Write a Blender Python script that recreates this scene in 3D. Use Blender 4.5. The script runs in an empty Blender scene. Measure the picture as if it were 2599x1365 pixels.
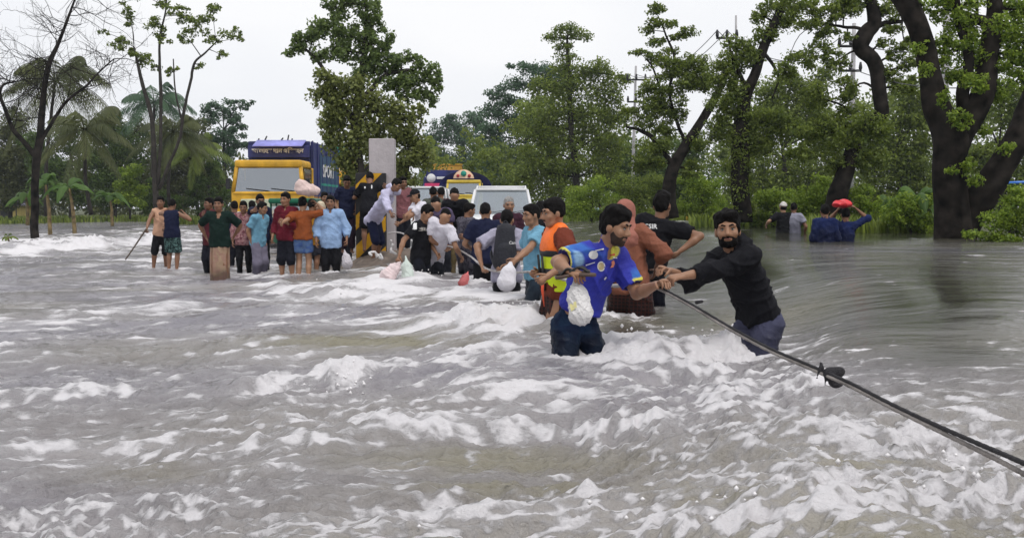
import bpy, bmesh, math, random
import numpy as np
from mathutils import Vector, Matrix
from mathutils.bvhtree import BVHTree

# ------------------------------------------------------------------ camera, sky, light
SC = bpy.context.scene
COL = SC.collection
FPX, CX, CY, HOR = 2599.0, 1299.5, 682.5, 525.0
CAMZ = 1.35
PITCH = math.atan((CY - HOR) / FPX)
cam_d = bpy.data.cameras.new('camera'); cam_d.sensor_width = 36; cam_d.lens = 36.0
cam_d.clip_start = 0.05; cam_d.clip_end = 3000
cam = bpy.data.objects.new('camera', cam_d); COL.objects.link(cam)
cam.location = (0, 0, CAMZ); cam.rotation_euler = (math.pi / 2 - PITCH, 0, 0)
SC.camera = cam

SUN_EL, SUN_AZ = math.radians(62), math.radians(150)
W = bpy.data.worlds.new('World'); SC.world = W; W.use_nodes = True
nt = W.node_tree; nt.nodes.clear()
wo = nt.nodes.new('ShaderNodeOutputWorld'); bg = nt.nodes.new('ShaderNodeBackground')
sky = nt.nodes.new('ShaderNodeTexSky'); sky.sky_type = 'NISHITA'; sky.sun_disc = False
sky.sun_elevation = SUN_EL; sky.sun_rotation = SUN_AZ; sky.air_density = 1.0; sky.dust_density = 3.0
tc = nt.nodes.new('ShaderNodeTexCoord'); mp = nt.nodes.new('ShaderNodeMapping')
mp.inputs['Scale'].default_value = (1.0, 1.0, 2.6)
cl = nt.nodes.new('ShaderNodeTexNoise'); cl.inputs['Scale'].default_value = 1.7; cl.inputs['Detail'].default_value = 4
cr = nt.nodes.new('ShaderNodeValToRGB')
cr.color_ramp.elements[0].position = 0.34; cr.color_ramp.elements[0].color = (8.2, 8.45, 9.1, 1)
cr.color_ramp.elements[1].position = 0.66; cr.color_ramp.elements[1].color = (10.0, 10.0, 10.1, 1)
mx = nt.nodes.new('ShaderNodeMixRGB'); mx.inputs['Fac'].default_value = 0.93
nt.links.new(tc.outputs['Generated'], mp.inputs['Vector']); nt.links.new(mp.outputs['Vector'], cl.inputs['Vector'])
nt.links.new(cl.outputs['Fac'], cr.inputs['Fac']); nt.links.new(sky.outputs['Color'], mx.inputs['Color1'])
nt.links.new(cr.outputs['Color'], mx.inputs['Color2']); nt.links.new(mx.outputs['Color'], bg.inputs['Color'])
nt.links.new(bg.outputs['Background'], wo.inputs['Surface'])
bg.inputs['Strength'].default_value = 0.105
sd = bpy.data.lights.new('sun', 'SUN'); sd.energy = 1.5; sd.angle = math.radians(22); sd.color = (1, .97, .93)
sun = bpy.data.objects.new('sun', sd); COL.objects.link(sun)
# direction the light comes from: behind the camera's right shoulder, high
sdir = Vector((math.cos(SUN_EL) * math.sin(SUN_AZ), math.cos(SUN_EL) * math.cos(SUN_AZ), math.sin(SUN_EL)))
sun.rotation_euler = (-sdir).to_track_quat('-Z', 'Y').to_euler(); sun.location = sdir * 60
vs = SC.view_settings; vs.view_transform = 'Standard'; vs.look = 'None'; vs.exposure = 0.0; vs.gamma = 1.0
vs.use_curve_mapping = False
SC.cycles.max_bounces = 6; SC.cycles.transparent_max_bounces = 12
SC.cycles.caustics_reflective = False; SC.cycles.caustics_refractive = False
random.seed(7); RNG = np.random.default_rng(7)

# ------------------------------------------------------------------ helpers
V = np.array
def P(px, py, d):
    """world point seen at photograph pixel (px, py) at forward distance d metres"""
    x = (px - CX) / FPX; yv = -(py - CY) / FPX
    c, s = math.cos(PITCH), math.sin(PITCH)
    dy = c + yv * s; dz = -s + yv * c
    return np.array([x / dy * d, d, CAMZ + dz / dy * d])
def nrm(v):
    v = np.asarray(v, float); return v / (np.linalg.norm(v) + 1e-12)
UP = V([0, 0, 1.0])

def tag(o, label=None, cat=None, group=None, kind=None):
    if label: o['label'] = label
    if cat: o['category'] = cat
    if group: o['group'] = group
    if kind: o['kind'] = kind
    return o
def empty(name, loc, label, cat, group=None):
    o = bpy.data.objects.new(name, None); COL.objects.link(o); o.location = tuple(map(float, loc)); o.empty_display_size = .1
    return tag(o, label, cat, group)
def np_mesh(name, verts, faces, smooth=True):
    """faces: (n,4) or (n,3) int array, or list of arrays of those"""
    me = bpy.data.meshes.new(name)
    fl = faces if isinstance(faces, list) else [faces]
    fl = [np.asarray(f, np.int32) for f in fl if len(f)]
    verts = np.asarray(verts, np.float32)
    me.vertices.add(len(verts)); me.vertices.foreach_set('co', verts.ravel())
    nl = sum(f.size for f in fl); npoly = sum(len(f) for f in fl)
    me.loops.add(nl); me.polygons.add(npoly)
    me.loops.foreach_set('vertex_index', np.concatenate([f.ravel() for f in fl]))
    ls = []; st = 0
    for f in fl:
        k = f.shape[1]; ls.append(st + np.arange(len(f)) * k); st += f.size
    me.polygons.foreach_set('loop_start', np.concatenate(ls).astype(np.int32))
    me.update(calc_edges=True)
    if smooth: me.polygons.foreach_set('use_smooth', np.ones(npoly, bool))
    me.validate(verbose=False)
    return me
def mk(name, verts, faces, mat, parent=None, smooth=True):
    me = np_mesh(name, verts, faces, smooth)
    return link(name, me, mat, parent)
def link(name, me, mat, parent=None):
    o = bpy.data.objects.new(name, me); COL.objects.link(o)
    if mat is not None and len(me.materials) == 0: me.materials.append(mat)
    if parent is not None:
        o.parent = parent
        o.matrix_parent_inverse = Matrix.Translation(parent.location).inverted() if parent.rotation_euler.z == 0 and not parent.parent else Matrix.Identity(4)
    return o
def part(o, parent):
    """parent an object whose mesh is in world coordinates under a thing"""
    o.parent = parent
    return o
def fattr(me, name, arr):
    a = me.attributes.new(name, 'FLOAT', 'POINT'); a.data.foreach_set('value', np.asarray(arr, np.float32).ravel())
def cattr(me, name, arr):
    a = me.attributes.new(name, 'FLOAT_COLOR', 'POINT')
    arr = np.asarray(arr, np.float32)
    if arr.shape[1] == 3: arr = np.concatenate([arr, np.ones((len(arr), 1), np.float32)], 1)
    a.data.foreach_set('color', arr.ravel())

def tube(pts, rad, n=8, caps=True):
    """tapered tube through points -> (verts, [quads, tris])"""
    pts = np.asarray(pts, float); m = len(pts)
    rad = np.full(m, rad, float) if np.isscalar(rad) else np.asarray(rad, float)
    t = np.gradient(pts, axis=0); t /= np.linalg.norm(t, axis=1)[:, None] + 1e-12
    ref = UP if abs(t[0][2]) < .9 else V([1.0, 0, 0])
    u = np.zeros_like(pts); u[0] = nrm(np.cross(t[0], ref))
    for i in range(1, m):
        w = u[i - 1] - t[i] * np.dot(u[i - 1], t[i]); u[i] = nrm(w)
    v = np.cross(t, u)
    a = np.arange(n) / n * 2 * math.pi
    ring = u[:, None, :] * np.cos(a)[None, :, None] + v[:, None, :] * np.sin(a)[None, :, None]
    vs_ = (pts[:, None, :] + ring * rad[:, None, None]).reshape(-1, 3)
    i = np.arange(m - 1)[:, None] * n; j = np.arange(n)[None, :]; k = (j + 1) % n
    q = np.stack([i + j, i + k, i + n + k, i + n + j], -1).reshape(-1, 4)
    tr = np.zeros((0, 3), int)
    if caps:
        vs_ = np.concatenate([vs_, pts[:1], pts[-1:]]); c0, c1 = m * n, m * n + 1
        jj = np.arange(n); kk = (jj + 1) % n; b = (m - 1) * n
        tr = np.concatenate([np.stack([kk, jj, np.full(n, c0)], 1), np.stack([b + jj, b + kk, np.full(n, c1)], 1)])
    return vs_, q, tr
class MB:
    """collects shapes into one mesh"""
    def __init__(s): s.v = []; s.q = []; s.t = []; s.n = 0
    def add(s, v, q=None, t=None):
        s.v.append(np.asarray(v, float))
        if q is not None and len(q): s.q.append(np.asarray(q) + s.n)
        if t is not None and len(t): s.t.append(np.asarray(t) + s.n)
        s.n += len(v); return s
    def tube(s, pts, rad, n=8): return s.add(*tube(pts, rad, n))
    def data(s):
        f = []
        if s.q: f.append(np.concatenate(s.q))
        if s.t: f.append(np.concatenate(s.t))
        return np.concatenate(s.v), f
    def build(s, name, mat, parent=None, smooth=True):
        v, f = s.data(); return mk(name, v, f, mat, parent, smooth)
def spline(pts, n=6):
    """Catmull-Rom through rows (any number of columns)"""
    p = np.asarray(pts, float)
    if len(p) < 3:
        return np.concatenate([p[:1] + (p[1:] - p[:1]) * t for t in np.linspace(0, 1, n + 1)[:, None]]).reshape(-1, p.shape[1])
    q = np.concatenate([2 * p[:1] - p[1:2], p, 2 * p[-1:] - p[-2:-1]])
    out = []
    for i in range(len(p) - 1):
        a, b, c, d = q[i:i + 4]
        for t in np.arange(n) / n:
            out.append(.5 * (2 * b + (c - a) * t + (2 * a - 5 * b + 4 * c - d) * t * t + (3 * b - a - 3 * c + d) * t ** 3))
    out.append(p[-1]); return np.array(out)

# ---- noise
_rt = np.random.default_rng(3); _PERM = _rt.permutation(4096).astype(np.int64); _ANG = _rt.random(4096) * 2 * math.pi
_GX, _GY = np.cos(_ANG), np.sin(_ANG)
def pn(x, y, seed=0):
    xi = np.floor(x).astype(np.int64); yi = np.floor(y).astype(np.int64); xf = x - xi; yf = y - yi
    def g(ix, iy, dx, dy):
        h = _PERM[(_PERM[(ix + seed * 131) & 4095] + iy) & 4095]
        return _GX[h] * dx + _GY[h] * dy
    u = xf * xf * xf * (xf * (xf * 6 - 15) + 10); v = yf * yf * yf * (yf * (yf * 6 - 15) + 10)
    a = g(xi, yi, xf, yf); b = g(xi + 1, yi, xf - 1, yf); c = g(xi, yi + 1, xf, yf - 1); d = g(xi + 1, yi + 1, xf - 1, yf - 1)
    return ((a + (b - a) * u) + ((c + (d - c) * u) - (a + (b - a) * u)) * v) * 1.5
def ridge(x, y, seed=0): return 1 - np.abs(pn(x, y, seed)) * 1.6
def sstep(a, b, x):
    t = np.clip((x - a) / (b - a), 0, 1); return t * t * (3 - 2 * t)
def wob(p, freq, seed=0, n=6):
    """cheap smooth 3-D noise, about -1..1"""
    r = np.random.default_rng(seed); s = 0
    for i in range(n):
        k = r.normal(size=3); k = k / np.linalg.norm(k) * freq * r.uniform(.6, 1.7)
        s = s + np.sin(p @ k + r.uniform(0, 6.28))
    return s / n * 1.7

# ---- materials
MATS = {}
def nmat(name):
    m = bpy.data.materials.new(name); m.use_nodes = True; n = m.node_tree; b = n.nodes['Principled BSDF']
    return m, n, b
def mat(name, col, rough=.6, bump=0, bscale=40, var=.12, spec=.4, metal=0, vscale=6):
    """plain procedural surface: colour with soft variation and fine relief"""
    if name in MATS: return MATS[name]
    m, n, b = nmat(name)
    t = n.nodes.new('ShaderNodeTexCoord'); no = n.nodes.new('ShaderNodeTexNoise')
    no.inputs['Scale'].default_value = vscale; no.inputs['Detail'].default_value = 5
    n.links.new(t.outputs['Object'], no.inputs['Vector'])
    r = n.nodes.new('ShaderNodeValToRGB')
    c0 = [max(0, c * (1 - var * 1.6)) for c in col]; c1 = [min(1, c * (1 + var)) for c in col]
    r.color_ramp.elements[0].position = .3; r.color_ramp.elements[0].color = (*c0, 1)
    r.color_ramp.elements[1].position = .7; r.color_ramp.elements[1].color = (*c1, 1)
    n.links.new(no.outputs['Fac'], r.inputs['Fac']); n.links.new(r.outputs['Color'], b.inputs['Base Color'])
    b.inputs['Roughness'].default_value = rough; b.inputs['Metallic'].default_value = metal
    b.inputs['Specular IOR Level'].default_value = spec
    if bump:
        n2 = n.nodes.new('ShaderNodeTexNoise'); n2.inputs['Scale'].default_value = bscale; n2.inputs['Detail'].default_value = 4
        n.links.new(t.outputs['Object'], n2.inputs['Vector'])
        bp = n.nodes.new('ShaderNodeBump'); bp.inputs['Strength'].default_value = bump; bp.inputs['Distance'].default_value = .02
        n.links.new(n2.outputs['Fac'], bp.inputs['Height']); n.links.new(bp.outputs['Normal'], b.inputs['Normal'])
    MATS[name] = m; return m
def leafmat(name, dark, light, trans=.35):
    if name in MATS: return MATS[name]
    m, n, b = nmat(name)
    a = n.nodes.new('ShaderNodeAttribute'); a.attribute_name = 'tint'
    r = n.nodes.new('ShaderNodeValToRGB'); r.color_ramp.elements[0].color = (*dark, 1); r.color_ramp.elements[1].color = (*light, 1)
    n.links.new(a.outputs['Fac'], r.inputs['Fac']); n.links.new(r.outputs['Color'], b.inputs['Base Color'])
    b.inputs['Roughness'].default_value = .5; b.inputs['Specular IOR Level'].default_value = .35
    tr = n.nodes.new('ShaderNodeBsdfTranslucent'); n.links.new(r.outputs['Color'], tr.inputs['Color'])
    ms = n.nodes.new('ShaderNodeMixShader'); ms.inputs[0].default_value = trans
    n.links.new(b.outputs[0], ms.inputs[1]); n.links.new(tr.outputs[0], ms.inputs[2])
    n.links.new(ms.outputs[0], n.nodes['Material Output'].inputs['Surface'])
    MATS[name] = m; return m
def glassmat(name, tint=(.75, .82, .85), refl=.45):
    if name in MATS: return MATS[name]
    m, n, b = nmat(name)
    tr = n.nodes.new('ShaderNodeBsdfTransparent'); tr.inputs[0].default_value = (*tint, 1)
    gl = n.nodes.new('ShaderNodeBsdfGlossy'); gl.inputs['Roughness'].default_value = .08; gl.inputs[0].default_value = (.8, .85, .9, 1)
    ms = n.nodes.new('ShaderNodeMixShader'); ms.inputs[0].default_value = refl
    n.links.new(tr.outputs[0], ms.inputs[1]); n.links.new(gl.outputs[0], ms.inputs[2])
    n.links.new(ms.outputs[0], n.nodes['Material Output'].inputs['Surface'])
    MATS[name] = m; return m

def box_bm(cx, cy, cz, sx, sy, sz, bev=.02, seg=1):
    bm = bmesh.new(); bmesh.ops.create_cube(bm, size=1)
    bmesh.ops.scale(bm, vec=(sx, sy, sz), verts=bm.verts)
    if bev > 0: bmesh.ops.bevel(bm, geom=bm.edges[:], offset=min(bev, .45 * min(sx, sy, sz)), segments=seg, affect='EDGES', profile=.6)
    bmesh.ops.translate(bm, vec=(cx, cy, cz), verts=bm.verts); return bm
def bmobj(name, bm, m, parent=None, smooth=False):
    me = bpy.data.meshes.new(name); bm.to_mesh(me); bm.free()
    if smooth: me.polygons.foreach_set('use_smooth', np.ones(len(me.polygons), bool))
    o = bpy.data.objects.new(name, me); COL.objects.link(o)
    if m is not None: me.materials.append(m)
    if parent is not None: o.parent = parent
    return o
def lbox(name, parent, m, x0, x1, y0, y1, z0, z1, bev=.02, seg=1):
    """box part in its parent's local frame"""
    return bmobj(name, box_bm((x0 + x1) / 2, (y0 + y1) / 2, (z0 + z1) / 2, abs(x1 - x0), abs(y1 - y0), abs(z1 - z0), bev, seg), m, parent)
# ------------------------------------------------------------------ flood water level
# (pixel x, pixel y of the waterline, distance) of places where the photograph shows how high the water stands
WCTL = [(1460, 918, 7.2), (1890, 902, 7.4), (1400, 802, 9.0), (1545, 806, 9.5), (1640, 780, 10.4), (1330, 752, 11.8), (1280, 745, 13),
        (1215, 738, 14.8), (1055, 698, 15.7), (1100, 690, 16.5), (1185, 716, 15.5), (560, 711, 18.2), (617, 704, 20), (650, 704, 20), (722, 694, 19),
        (765, 693, 19), (840, 682, 18.8), (430, 690, 22.4), (390, 660, 24), (2090, 616, 18.6), (2140, 613, 18.6), (1985, 593, 24.7),
        (2010, 592, 24.7), (2400, 606, 21), (1600, 557, 52), (1750, 562, 45), (2250, 588, 28), (88, 610, 40), (180, 592, 48), (300, 562, 80), (30, 556, 100), (500, 562, 80),
        (680, 630, 33), (1270, 632, 29), (1100, 600, 45), (1000, 570, 75)]
WC = np.array([P(*c) for c in WCTL])
WC = np.concatenate([WC, [[0, 4, .14], [-2.0, 4, .06], [2.0, 4, .26], [0, 2.6, .12], [-3.5, 8, .06], [-1.5, 8, .17], [-1.7, 12, .2], [-5, 12, .05], [2.6, 7, .5], [4.2, 9, .6],
                          [5, 13, .66], [1.8, 5.2, .34], [3.2, 6, .45], [2.6, 4, .3], [-9, 18, 0], [-12, 22, -.04], [8, 60, .7], [20, 60, .7], [30, 40, .7], [-20, 40, 0], [-40, 80, 0]]])
_cu, _cl = WC[:, 0] / WC[:, 1], np.log(WC[:, 1])
def zbase(x, y):
    u = x / np.maximum(y, .5); l = np.log(np.maximum(y, .5)); num = 0; den = 0
    for k in range(len(WC)):
        q = ((u - _cu[k]) / .075) ** 2 + ((l - _cl[k]) / .21) ** 2
        w = 1 / (1 + q) ** 2.2
        num = num + w * WC[k, 2]; den = den + w
    return num / den
def topx(x, y, z):
    c, s = math.cos(PITCH), math.sin(PITCH); zz = z - CAMZ
    f = y * c - zz * s; v = y * s + zz * c
    return CX + FPX * x / f, CY - FPX * v / f
# rough water patches in the photograph: (px, py, half width, half height, strength)
HOT = [(1620, 905, 210, 34, 1.0), (1860, 895, 90, 30, 1.0), (1760, 950, 240, 40, .55), (1950, 990, 200, 50, .45), (1200, 822, 170, 30, .95), (1340, 805, 70, 22, .8), (900, 742, 230, 26, .75), (1180, 742, 130, 26, .55), (1060, 715, 70, 14, .7),
       (180, 622, 260, 24, 1.0), (420, 600, 150, 26, .8), (60, 640, 110, 16, .7), (640, 726, 300, 12, .3), (880, 965, 80, 22, .8), (690, 985, 110, 18, .6), (1330, 1000, 220, 40, .4), (1250, 905, 120, 25, .45),
       (1100, 1075, 330, 34, .5), (1500, 1080, 300, 40, .45), (700, 1000, 300, 40, .1), (2050, 1060, 330, 46, .5), (2350, 1120, 300, 70, .62), (2100, 1230, 420, 80, .6), (2450, 1290, 260, 80, .75), (1850, 1150, 200, 40, .4),
       (1300, 1330, 900, 42, .5), (300, 1345, 420, 40, .35), (780, 1200, 300, 22, .3), (300, 1130, 330, 14, .3), (1000, 690, 120, 22, .7), (1590, 790, 60, 16, .7), (1400, 770, 60, 16, .4), (920, 660, 70, 16, .5),
       (700, 905, 110, 22, .25), (480, 660, 200, 12, .35), (1120, 960, 200, 24, .3), (780, 790, 160, 18, .35), (1800, 1330, 500, 60, .65), (640, 690, 130, 10, .35), (430, 690, 70, 8, .4)]
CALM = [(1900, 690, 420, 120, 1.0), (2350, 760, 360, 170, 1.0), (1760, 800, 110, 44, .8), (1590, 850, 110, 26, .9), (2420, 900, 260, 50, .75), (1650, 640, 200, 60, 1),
        (2100, 600, 600, 40, 1)]
SILT = [(1250, 1165, 430, 46, 1.0), (1300, 1255, 300, 26, .8), (1000, 868, 330, 13, .9), (930, 685, 120, 12, .7), (430, 1200, 330, 36, .5), (2200, 1180, 260, 24, .5), (1900, 1250, 240, 30, .5), (300, 900, 300, 40, .3)]
def patch(px, py, L):
    s = np.zeros_like(px)
    for (a, b, w, h, k) in L:
        s = np.maximum(s, k * np.exp(-(((px - a) / w) ** 2 + ((py - b) / h) ** 2) * 1.1))
    return s
NR, NC = 620, 720
ty = np.linspace(2.35 ** -.5, 110 ** -.5, NR); Yr = ty ** -2
ur = np.linspace(-.63, .63, NC)
Yg, Ug = np.meshgrid(Yr, ur, indexing='ij')
def widen(y): return 1 + .4 * np.exp(-(y - 2.35) / 2.2)      # the sheet reaches further sideways close by
Xg = Ug * Yg * widen(Yg)
z0 = zbase(Xg, Yg)
pxg, pyg = topx(Xg, Yg, z0)
hot = patch(pxg, pyg, HOT); calm = patch(pxg, pyg, CALM)
silt = patch(pxg, pyg, SILT)
turb = np.clip(.42 + .75 * hot - .55 * calm, .02, 1)
turb *= sstep(95, 40, Yg)
left = sstep(1500, 300, pxg) * sstep(1365, 700, pyg)       # smoother, streakier water on the downstream side
# coordinates along (a) and across (b) the streaks
ca, sa = math.cos(math.radians(7)), math.sin(math.radians(7))
A = Xg * ca + Yg * sa; B = -Xg * sa + Yg * ca
wx = pn(A * .5, B * .7, 11) * .55; wy = pn(A * .6 + 9, B * .8, 12) * .4
A2, B2 = A + wx, B + wy
sc_ = np.clip(Yg / 7, .55, 3) ** .55                       # nearer water resolves finer chop
def anis(fa, fb, seed, fn=pn): return fn(A2 * fa, B2 * fb, seed)
swell = anis(.42, .9, 1) * .34 + anis(.9, 2.1, 2) * .34 + anis(2.1, 4.6, 3) * .20
res = np.maximum(2 * Yg ** 1.5 * (ty[0] - ty[1]), .001)              # mesh spacing across the streaks
def band(f): return sstep(.75, .28, f * res)                          # drop detail the mesh cannot carry
chop = ((anis(1.6, 2.8, 4, ridge) - .55) * .44 + (anis(4.0, 6.0, 5, ridge) - .55) * .36 * band(6) + (anis(8.5, 12, 6, ridge) - .55) * .24 * band(12)
        + (anis(17, 22, 16, ridge) - .55) * .14 * band(22) + pn(A2 * 34, B2 * 44, 17) * .06 * band(44))
amp = (.045 + .17 * turb)
zw_ = z0 + amp * swell * np.clip(.4 + turb, 0, 1.2) * .9 * (1 - .72 * np.clip(calm, 0, 1)) + (.10 + .10 * turb) * chop * np.clip(.30 + turb - .4 * calm, .04, 1.2) * .62
# where people stand: water piled on the upstream side and a wake of froth
STAND = [(1432, 7.2, 1), (1500, 7.25, 1), (1900, 7.4, 1), (1825, 7.5, 1), (1395, 9, .9), (1545, 9.5, 1), (1605, 9.6, .8), (1635, 10.4, .7), (1345, 11.8, .9), (1275, 13, .9), (1225, 14.8, .9), (1062, 15.7, 1), (1100, 16.1, .9), (1185, 15.8, .8), (560, 18.2, .8), (608, 20, .7), (628, 20, .6), (648, 19.8, .8), (722, 18.7, .7), (760, 18.7, .7), (775, 18.7, .7), (828, 18.7, .9), (848, 18.7, .9),
         (430, 22, .8), (443, 22, .8), (388, 22.4, .8), (2098, 18.6, .45), (2140, 18.7, .45), (1988, 25, .4), (2015, 25, .4), (88, 40, 1), (128, 47, .8), (190, 47, .8), (2420, 21, .35)]
wake = np.zeros_like(Xg); ring = np.zeros_like(Xg)
for (px_, d_, k_) in STAND:
    x_0 = (px_ - CX) / FPX * d_; dx, dy = Xg - x_0, Yg - d_
    sz = .16 + .012 * d_
    ring = np.maximum(ring, k_ * np.exp(-((dx / sz) ** 2 + (dy / (sz * 1.3)) ** 2)))
    wake = np.maximum(wake, k_ * np.exp(-((dy + .25 * dx) / (sz * 1.1 + .18 * np.abs(dx))) ** 2) * sstep(.35, -.05, dx) * sstep(-2.2 - .05 * d_, -.1, dx))
zw_ += ring * (.010 + .045 * np.clip(anis(7, 9, 51, ridge) - .3, 0, 1)) * np.clip(Yg / 9, .6, 1.4)
# long standing ridges across the current: (px0, py0, px1, py1, half width px, height m)
RIDGE = [(560, 990, 1010, 955, 15, .045), (820, 1096, 1720, 1074, 20, .055), (930, 1282, 1560, 1262, 22, .055), (-60, 648, 500, 600, 9, .12), (990, 836, 1420, 802, 12, .07), (1530, 936, 2010, 884, 15, .07), (1780, 1085, 2680, 1190, 20, .05), (240, 1160, 900, 1118, 18, .04),
         (640, 752, 1180, 722, 9, .07), (-60, 1010, 420, 985, 15, .035), (60, 800, 560, 770, 9, .035), (1900, 1330, 2680, 1270, 26, .055), (-60, 1310, 620, 1275, 22, .045), (560, 880, 1000, 850, 11, .04)]
rid = np.zeros_like(Xg)
for (xa, ya, xb, yb, hw_, hh_) in RIDGE:
    tq = (pxg - xa) / (xb - xa); ly = ya + (yb - ya) * tq + 14 * pn(pxg / 130, pxg * 0 + xa, 71) + 5 * pn(pxg / 38, pxg * 0 + ya, 72); dyp = (pyg - ly) / hw_
    along = sstep(-.02, .18, tq) * sstep(1.02, .82, tq) * (.65 + .7 * np.clip(pn(pxg / 90, pxg * 0 + 3 * xa, 73) + .3, 0, 1))
    zw_ += hh_ * along * np.exp(-np.where(dyp < 0, dyp * .8, dyp * 1.7) ** 2)
    rid = np.maximum(rid, along * np.exp(-((dyp - .55) / .8) ** 2))
# broken, spiky crests where the current piles up
spk = np.clip(anis(5.5, 7.5, 7, ridge) - .52, 0, 1) * 1.6 * np.clip(pn(A2 * 2, B2 * 2, 8) + .35, 0, 1)
spk += np.clip(pn(A2 * 14, B2 * 12, 9) - .05, 0, 1) * .40 + np.clip(pn(A2 * 30, B2 * 26, 19), 0, 1) * .22
hs = sstep(.5, 1.0, hot)
zw_ += hs * (.02 + spk * .12) * np.clip(Yg / 9, .5, 1.5)
# foam: laced streaks whose visible scale follows the distance
lace = np.zeros_like(Xg); mot = np.zeros_like(Xg); wsum = np.zeros_like(Xg); w2 = np.zeros_like(Xg)
for i_, fb in enumerate((1.1, 2.2, 4.4, 8.8, 17.6, 35, 70)):
    lg = np.log2(fb * Yg ** 1.7 / 180); bnd = band(fb * .62)
    rn = pn(A2 * fb * .42 + 3.1 * i_, B2 * fb, 21 + i_); wob_ = pn(A2 * fb * .5, B2 * fb * .6, 61 + i_) * .5
    w_ = np.exp(-(lg / 1.15) ** 2) * bnd + .01
    lace += w_ * np.clip(1 - np.abs(rn + wob_ * .5) * 2.2, 0, 1) ** 2.0; wsum += w_
    w_ = np.exp(-((lg - .3) / 1.5) ** 2) * bnd; mo = pn(A2 * fb * .50 + 7.7 * i_, B2 * fb * 1.05 + 1.3, 81 + i_)
    mot += w_ * mo; w2 += w_ * w_
lace = lace / wsum ** .9; mot = mot / np.sqrt(w2 + 1e-4) * 2.2
patchy = pn(A2 * .30, B2 * .8, 31) * .50 + pn(A2 * .8, B2 * 2.0, 32) * .42 + pn(A2 * 2.0, B2 * 5, 33) * .30
crest = np.clip(swell * 1.2 + chop * .9, -1, 1)
mask = -.30 - .22 * sstep(11, 18, Yg) * sstep(1300, 1000, pxg) + .55 * turb + .85 * hot - 1.0 * calm - .62 * silt + .62 * patchy + .25 * crest - .10 * left + .75 * np.maximum(ring, wake * .7) + .55 * rid
foam = np.clip((mot * .50 + lace * 1.08 + mask * .95 - .235) / 1.22, 0, 1) ** 1.12
far = sstep(14, 40, Yg)
zw_ += (mot * .5 + lace) * np.clip(foam, 0, 1) * .005 * np.clip(Yg / 8, .5, 1.6)
foam = np.clip(foam, 0, 1)
aer = np.clip(.5 * hot + .5 * turb + .4 * patchy + .1 + .12 * mot + .3 * wake - .7 * calm - .5 * silt, 0, 1)
def grid_faces(nr, nc):
    i = np.arange(nr - 1)[:, None] * nc; j = np.arange(nc - 1)[None, :]
    return np.stack([i + j, i + j + 1, i + nc + j + 1, i + nc + j], -1).reshape(-1, 4)
wv = np.stack([Xg, Yg, zw_], -1).reshape(-1, 3)
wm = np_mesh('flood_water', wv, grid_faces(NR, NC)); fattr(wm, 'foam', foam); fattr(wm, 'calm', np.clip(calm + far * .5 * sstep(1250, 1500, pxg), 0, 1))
fattr(wm, 'aerated', aer); fattr(wm, 'mud', np.clip(.42 + pn(A * .3, B * .5, 41) * .6 - .35 * left + .6 * silt, 0, 1))
def zwat(x, y):
    """water surface height incl. waves (bilinear lookup)"""
    x = np.asarray(x, float); y = np.asarray(y, float)
    ti = (y ** -.5 - ty[0]) / (ty[1] - ty[0]); ui = (x / y / widen(y) - ur[0]) / (ur[1] - ur[0])
    ti = np.clip(ti, 0, NR - 1.001); ui = np.clip(ui, 0, NC - 1.001)
    i = ti.astype(int); j = ui.astype(int); a = ti - i; b = ui - j
    return (zw_[i, j] * (1 - a) * (1 - b) + zw_[i + 1, j] * a * (1 - b) + zw_[i, j + 1] * (1 - a) * b + zw_[i + 1, j + 1] * a * b)

m, n, b = nmat('flood_water')
N = n.nodes.new; Lk = n.links.new
tcw = N('ShaderNodeTexCoord')
def mapn(scale, rot=0):
    q = N('ShaderNodeMapping'); q.inputs['Scale'].default_value = scale; q.inputs['Rotation'].default_value = (0, 0, rot)
    Lk(tcw.outputs['Object'], q.inputs['Vector']); return q
def noise(sc, det, mpn, rough=.55):
    q = N('ShaderNodeTexNoise'); q.inputs['Scale'].default_value = sc; q.inputs['Detail'].default_value = det; q.inputs['Roughness'].default_value = rough
    Lk(mpn.outputs['Vector'], q.inputs['Vector']); return q
def math_(op, a, b_=None, clamp=False):
    q = N('ShaderNodeMath'); q.operation = op; q.use_clamp = clamp
    for i, v_ in enumerate((a, b_)):
        if v_ is None: continue
        if isinstance(v_, (int, float)): q.inputs[i].default_value = v_
        else: Lk(v_, q.inputs[i])
    return q.outputs[0]
fa = N('ShaderNodeAttribute'); fa.attribute_name = 'foam'
ca_ = N('ShaderNodeAttribute'); ca_.attribute_name = 'calm'
mu = N('ShaderNodeAttribute'); mu.attribute_name = 'mud'
# foam edge broken up by fine bubbles
m1 = mapn((8, 17, 9), math.radians(-7)); n1 = noise(2.2, 7, m1, .78)
fsum = math_('ADD', fa.outputs['Fac'], math_('MULTIPLY', math_('MULTIPLY', math_('SUBTRACT', n1.outputs['Fac'], .47), 1.25), math_('MULTIPLY', fa.outputs['Fac'], 3.5, True)))
fr = N('ShaderNodeMapRange'); fr.inputs['From Min'].default_value = .09; fr.inputs['From Max'].default_value = .80; Lk(fsum, fr.inputs['Value'])
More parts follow.
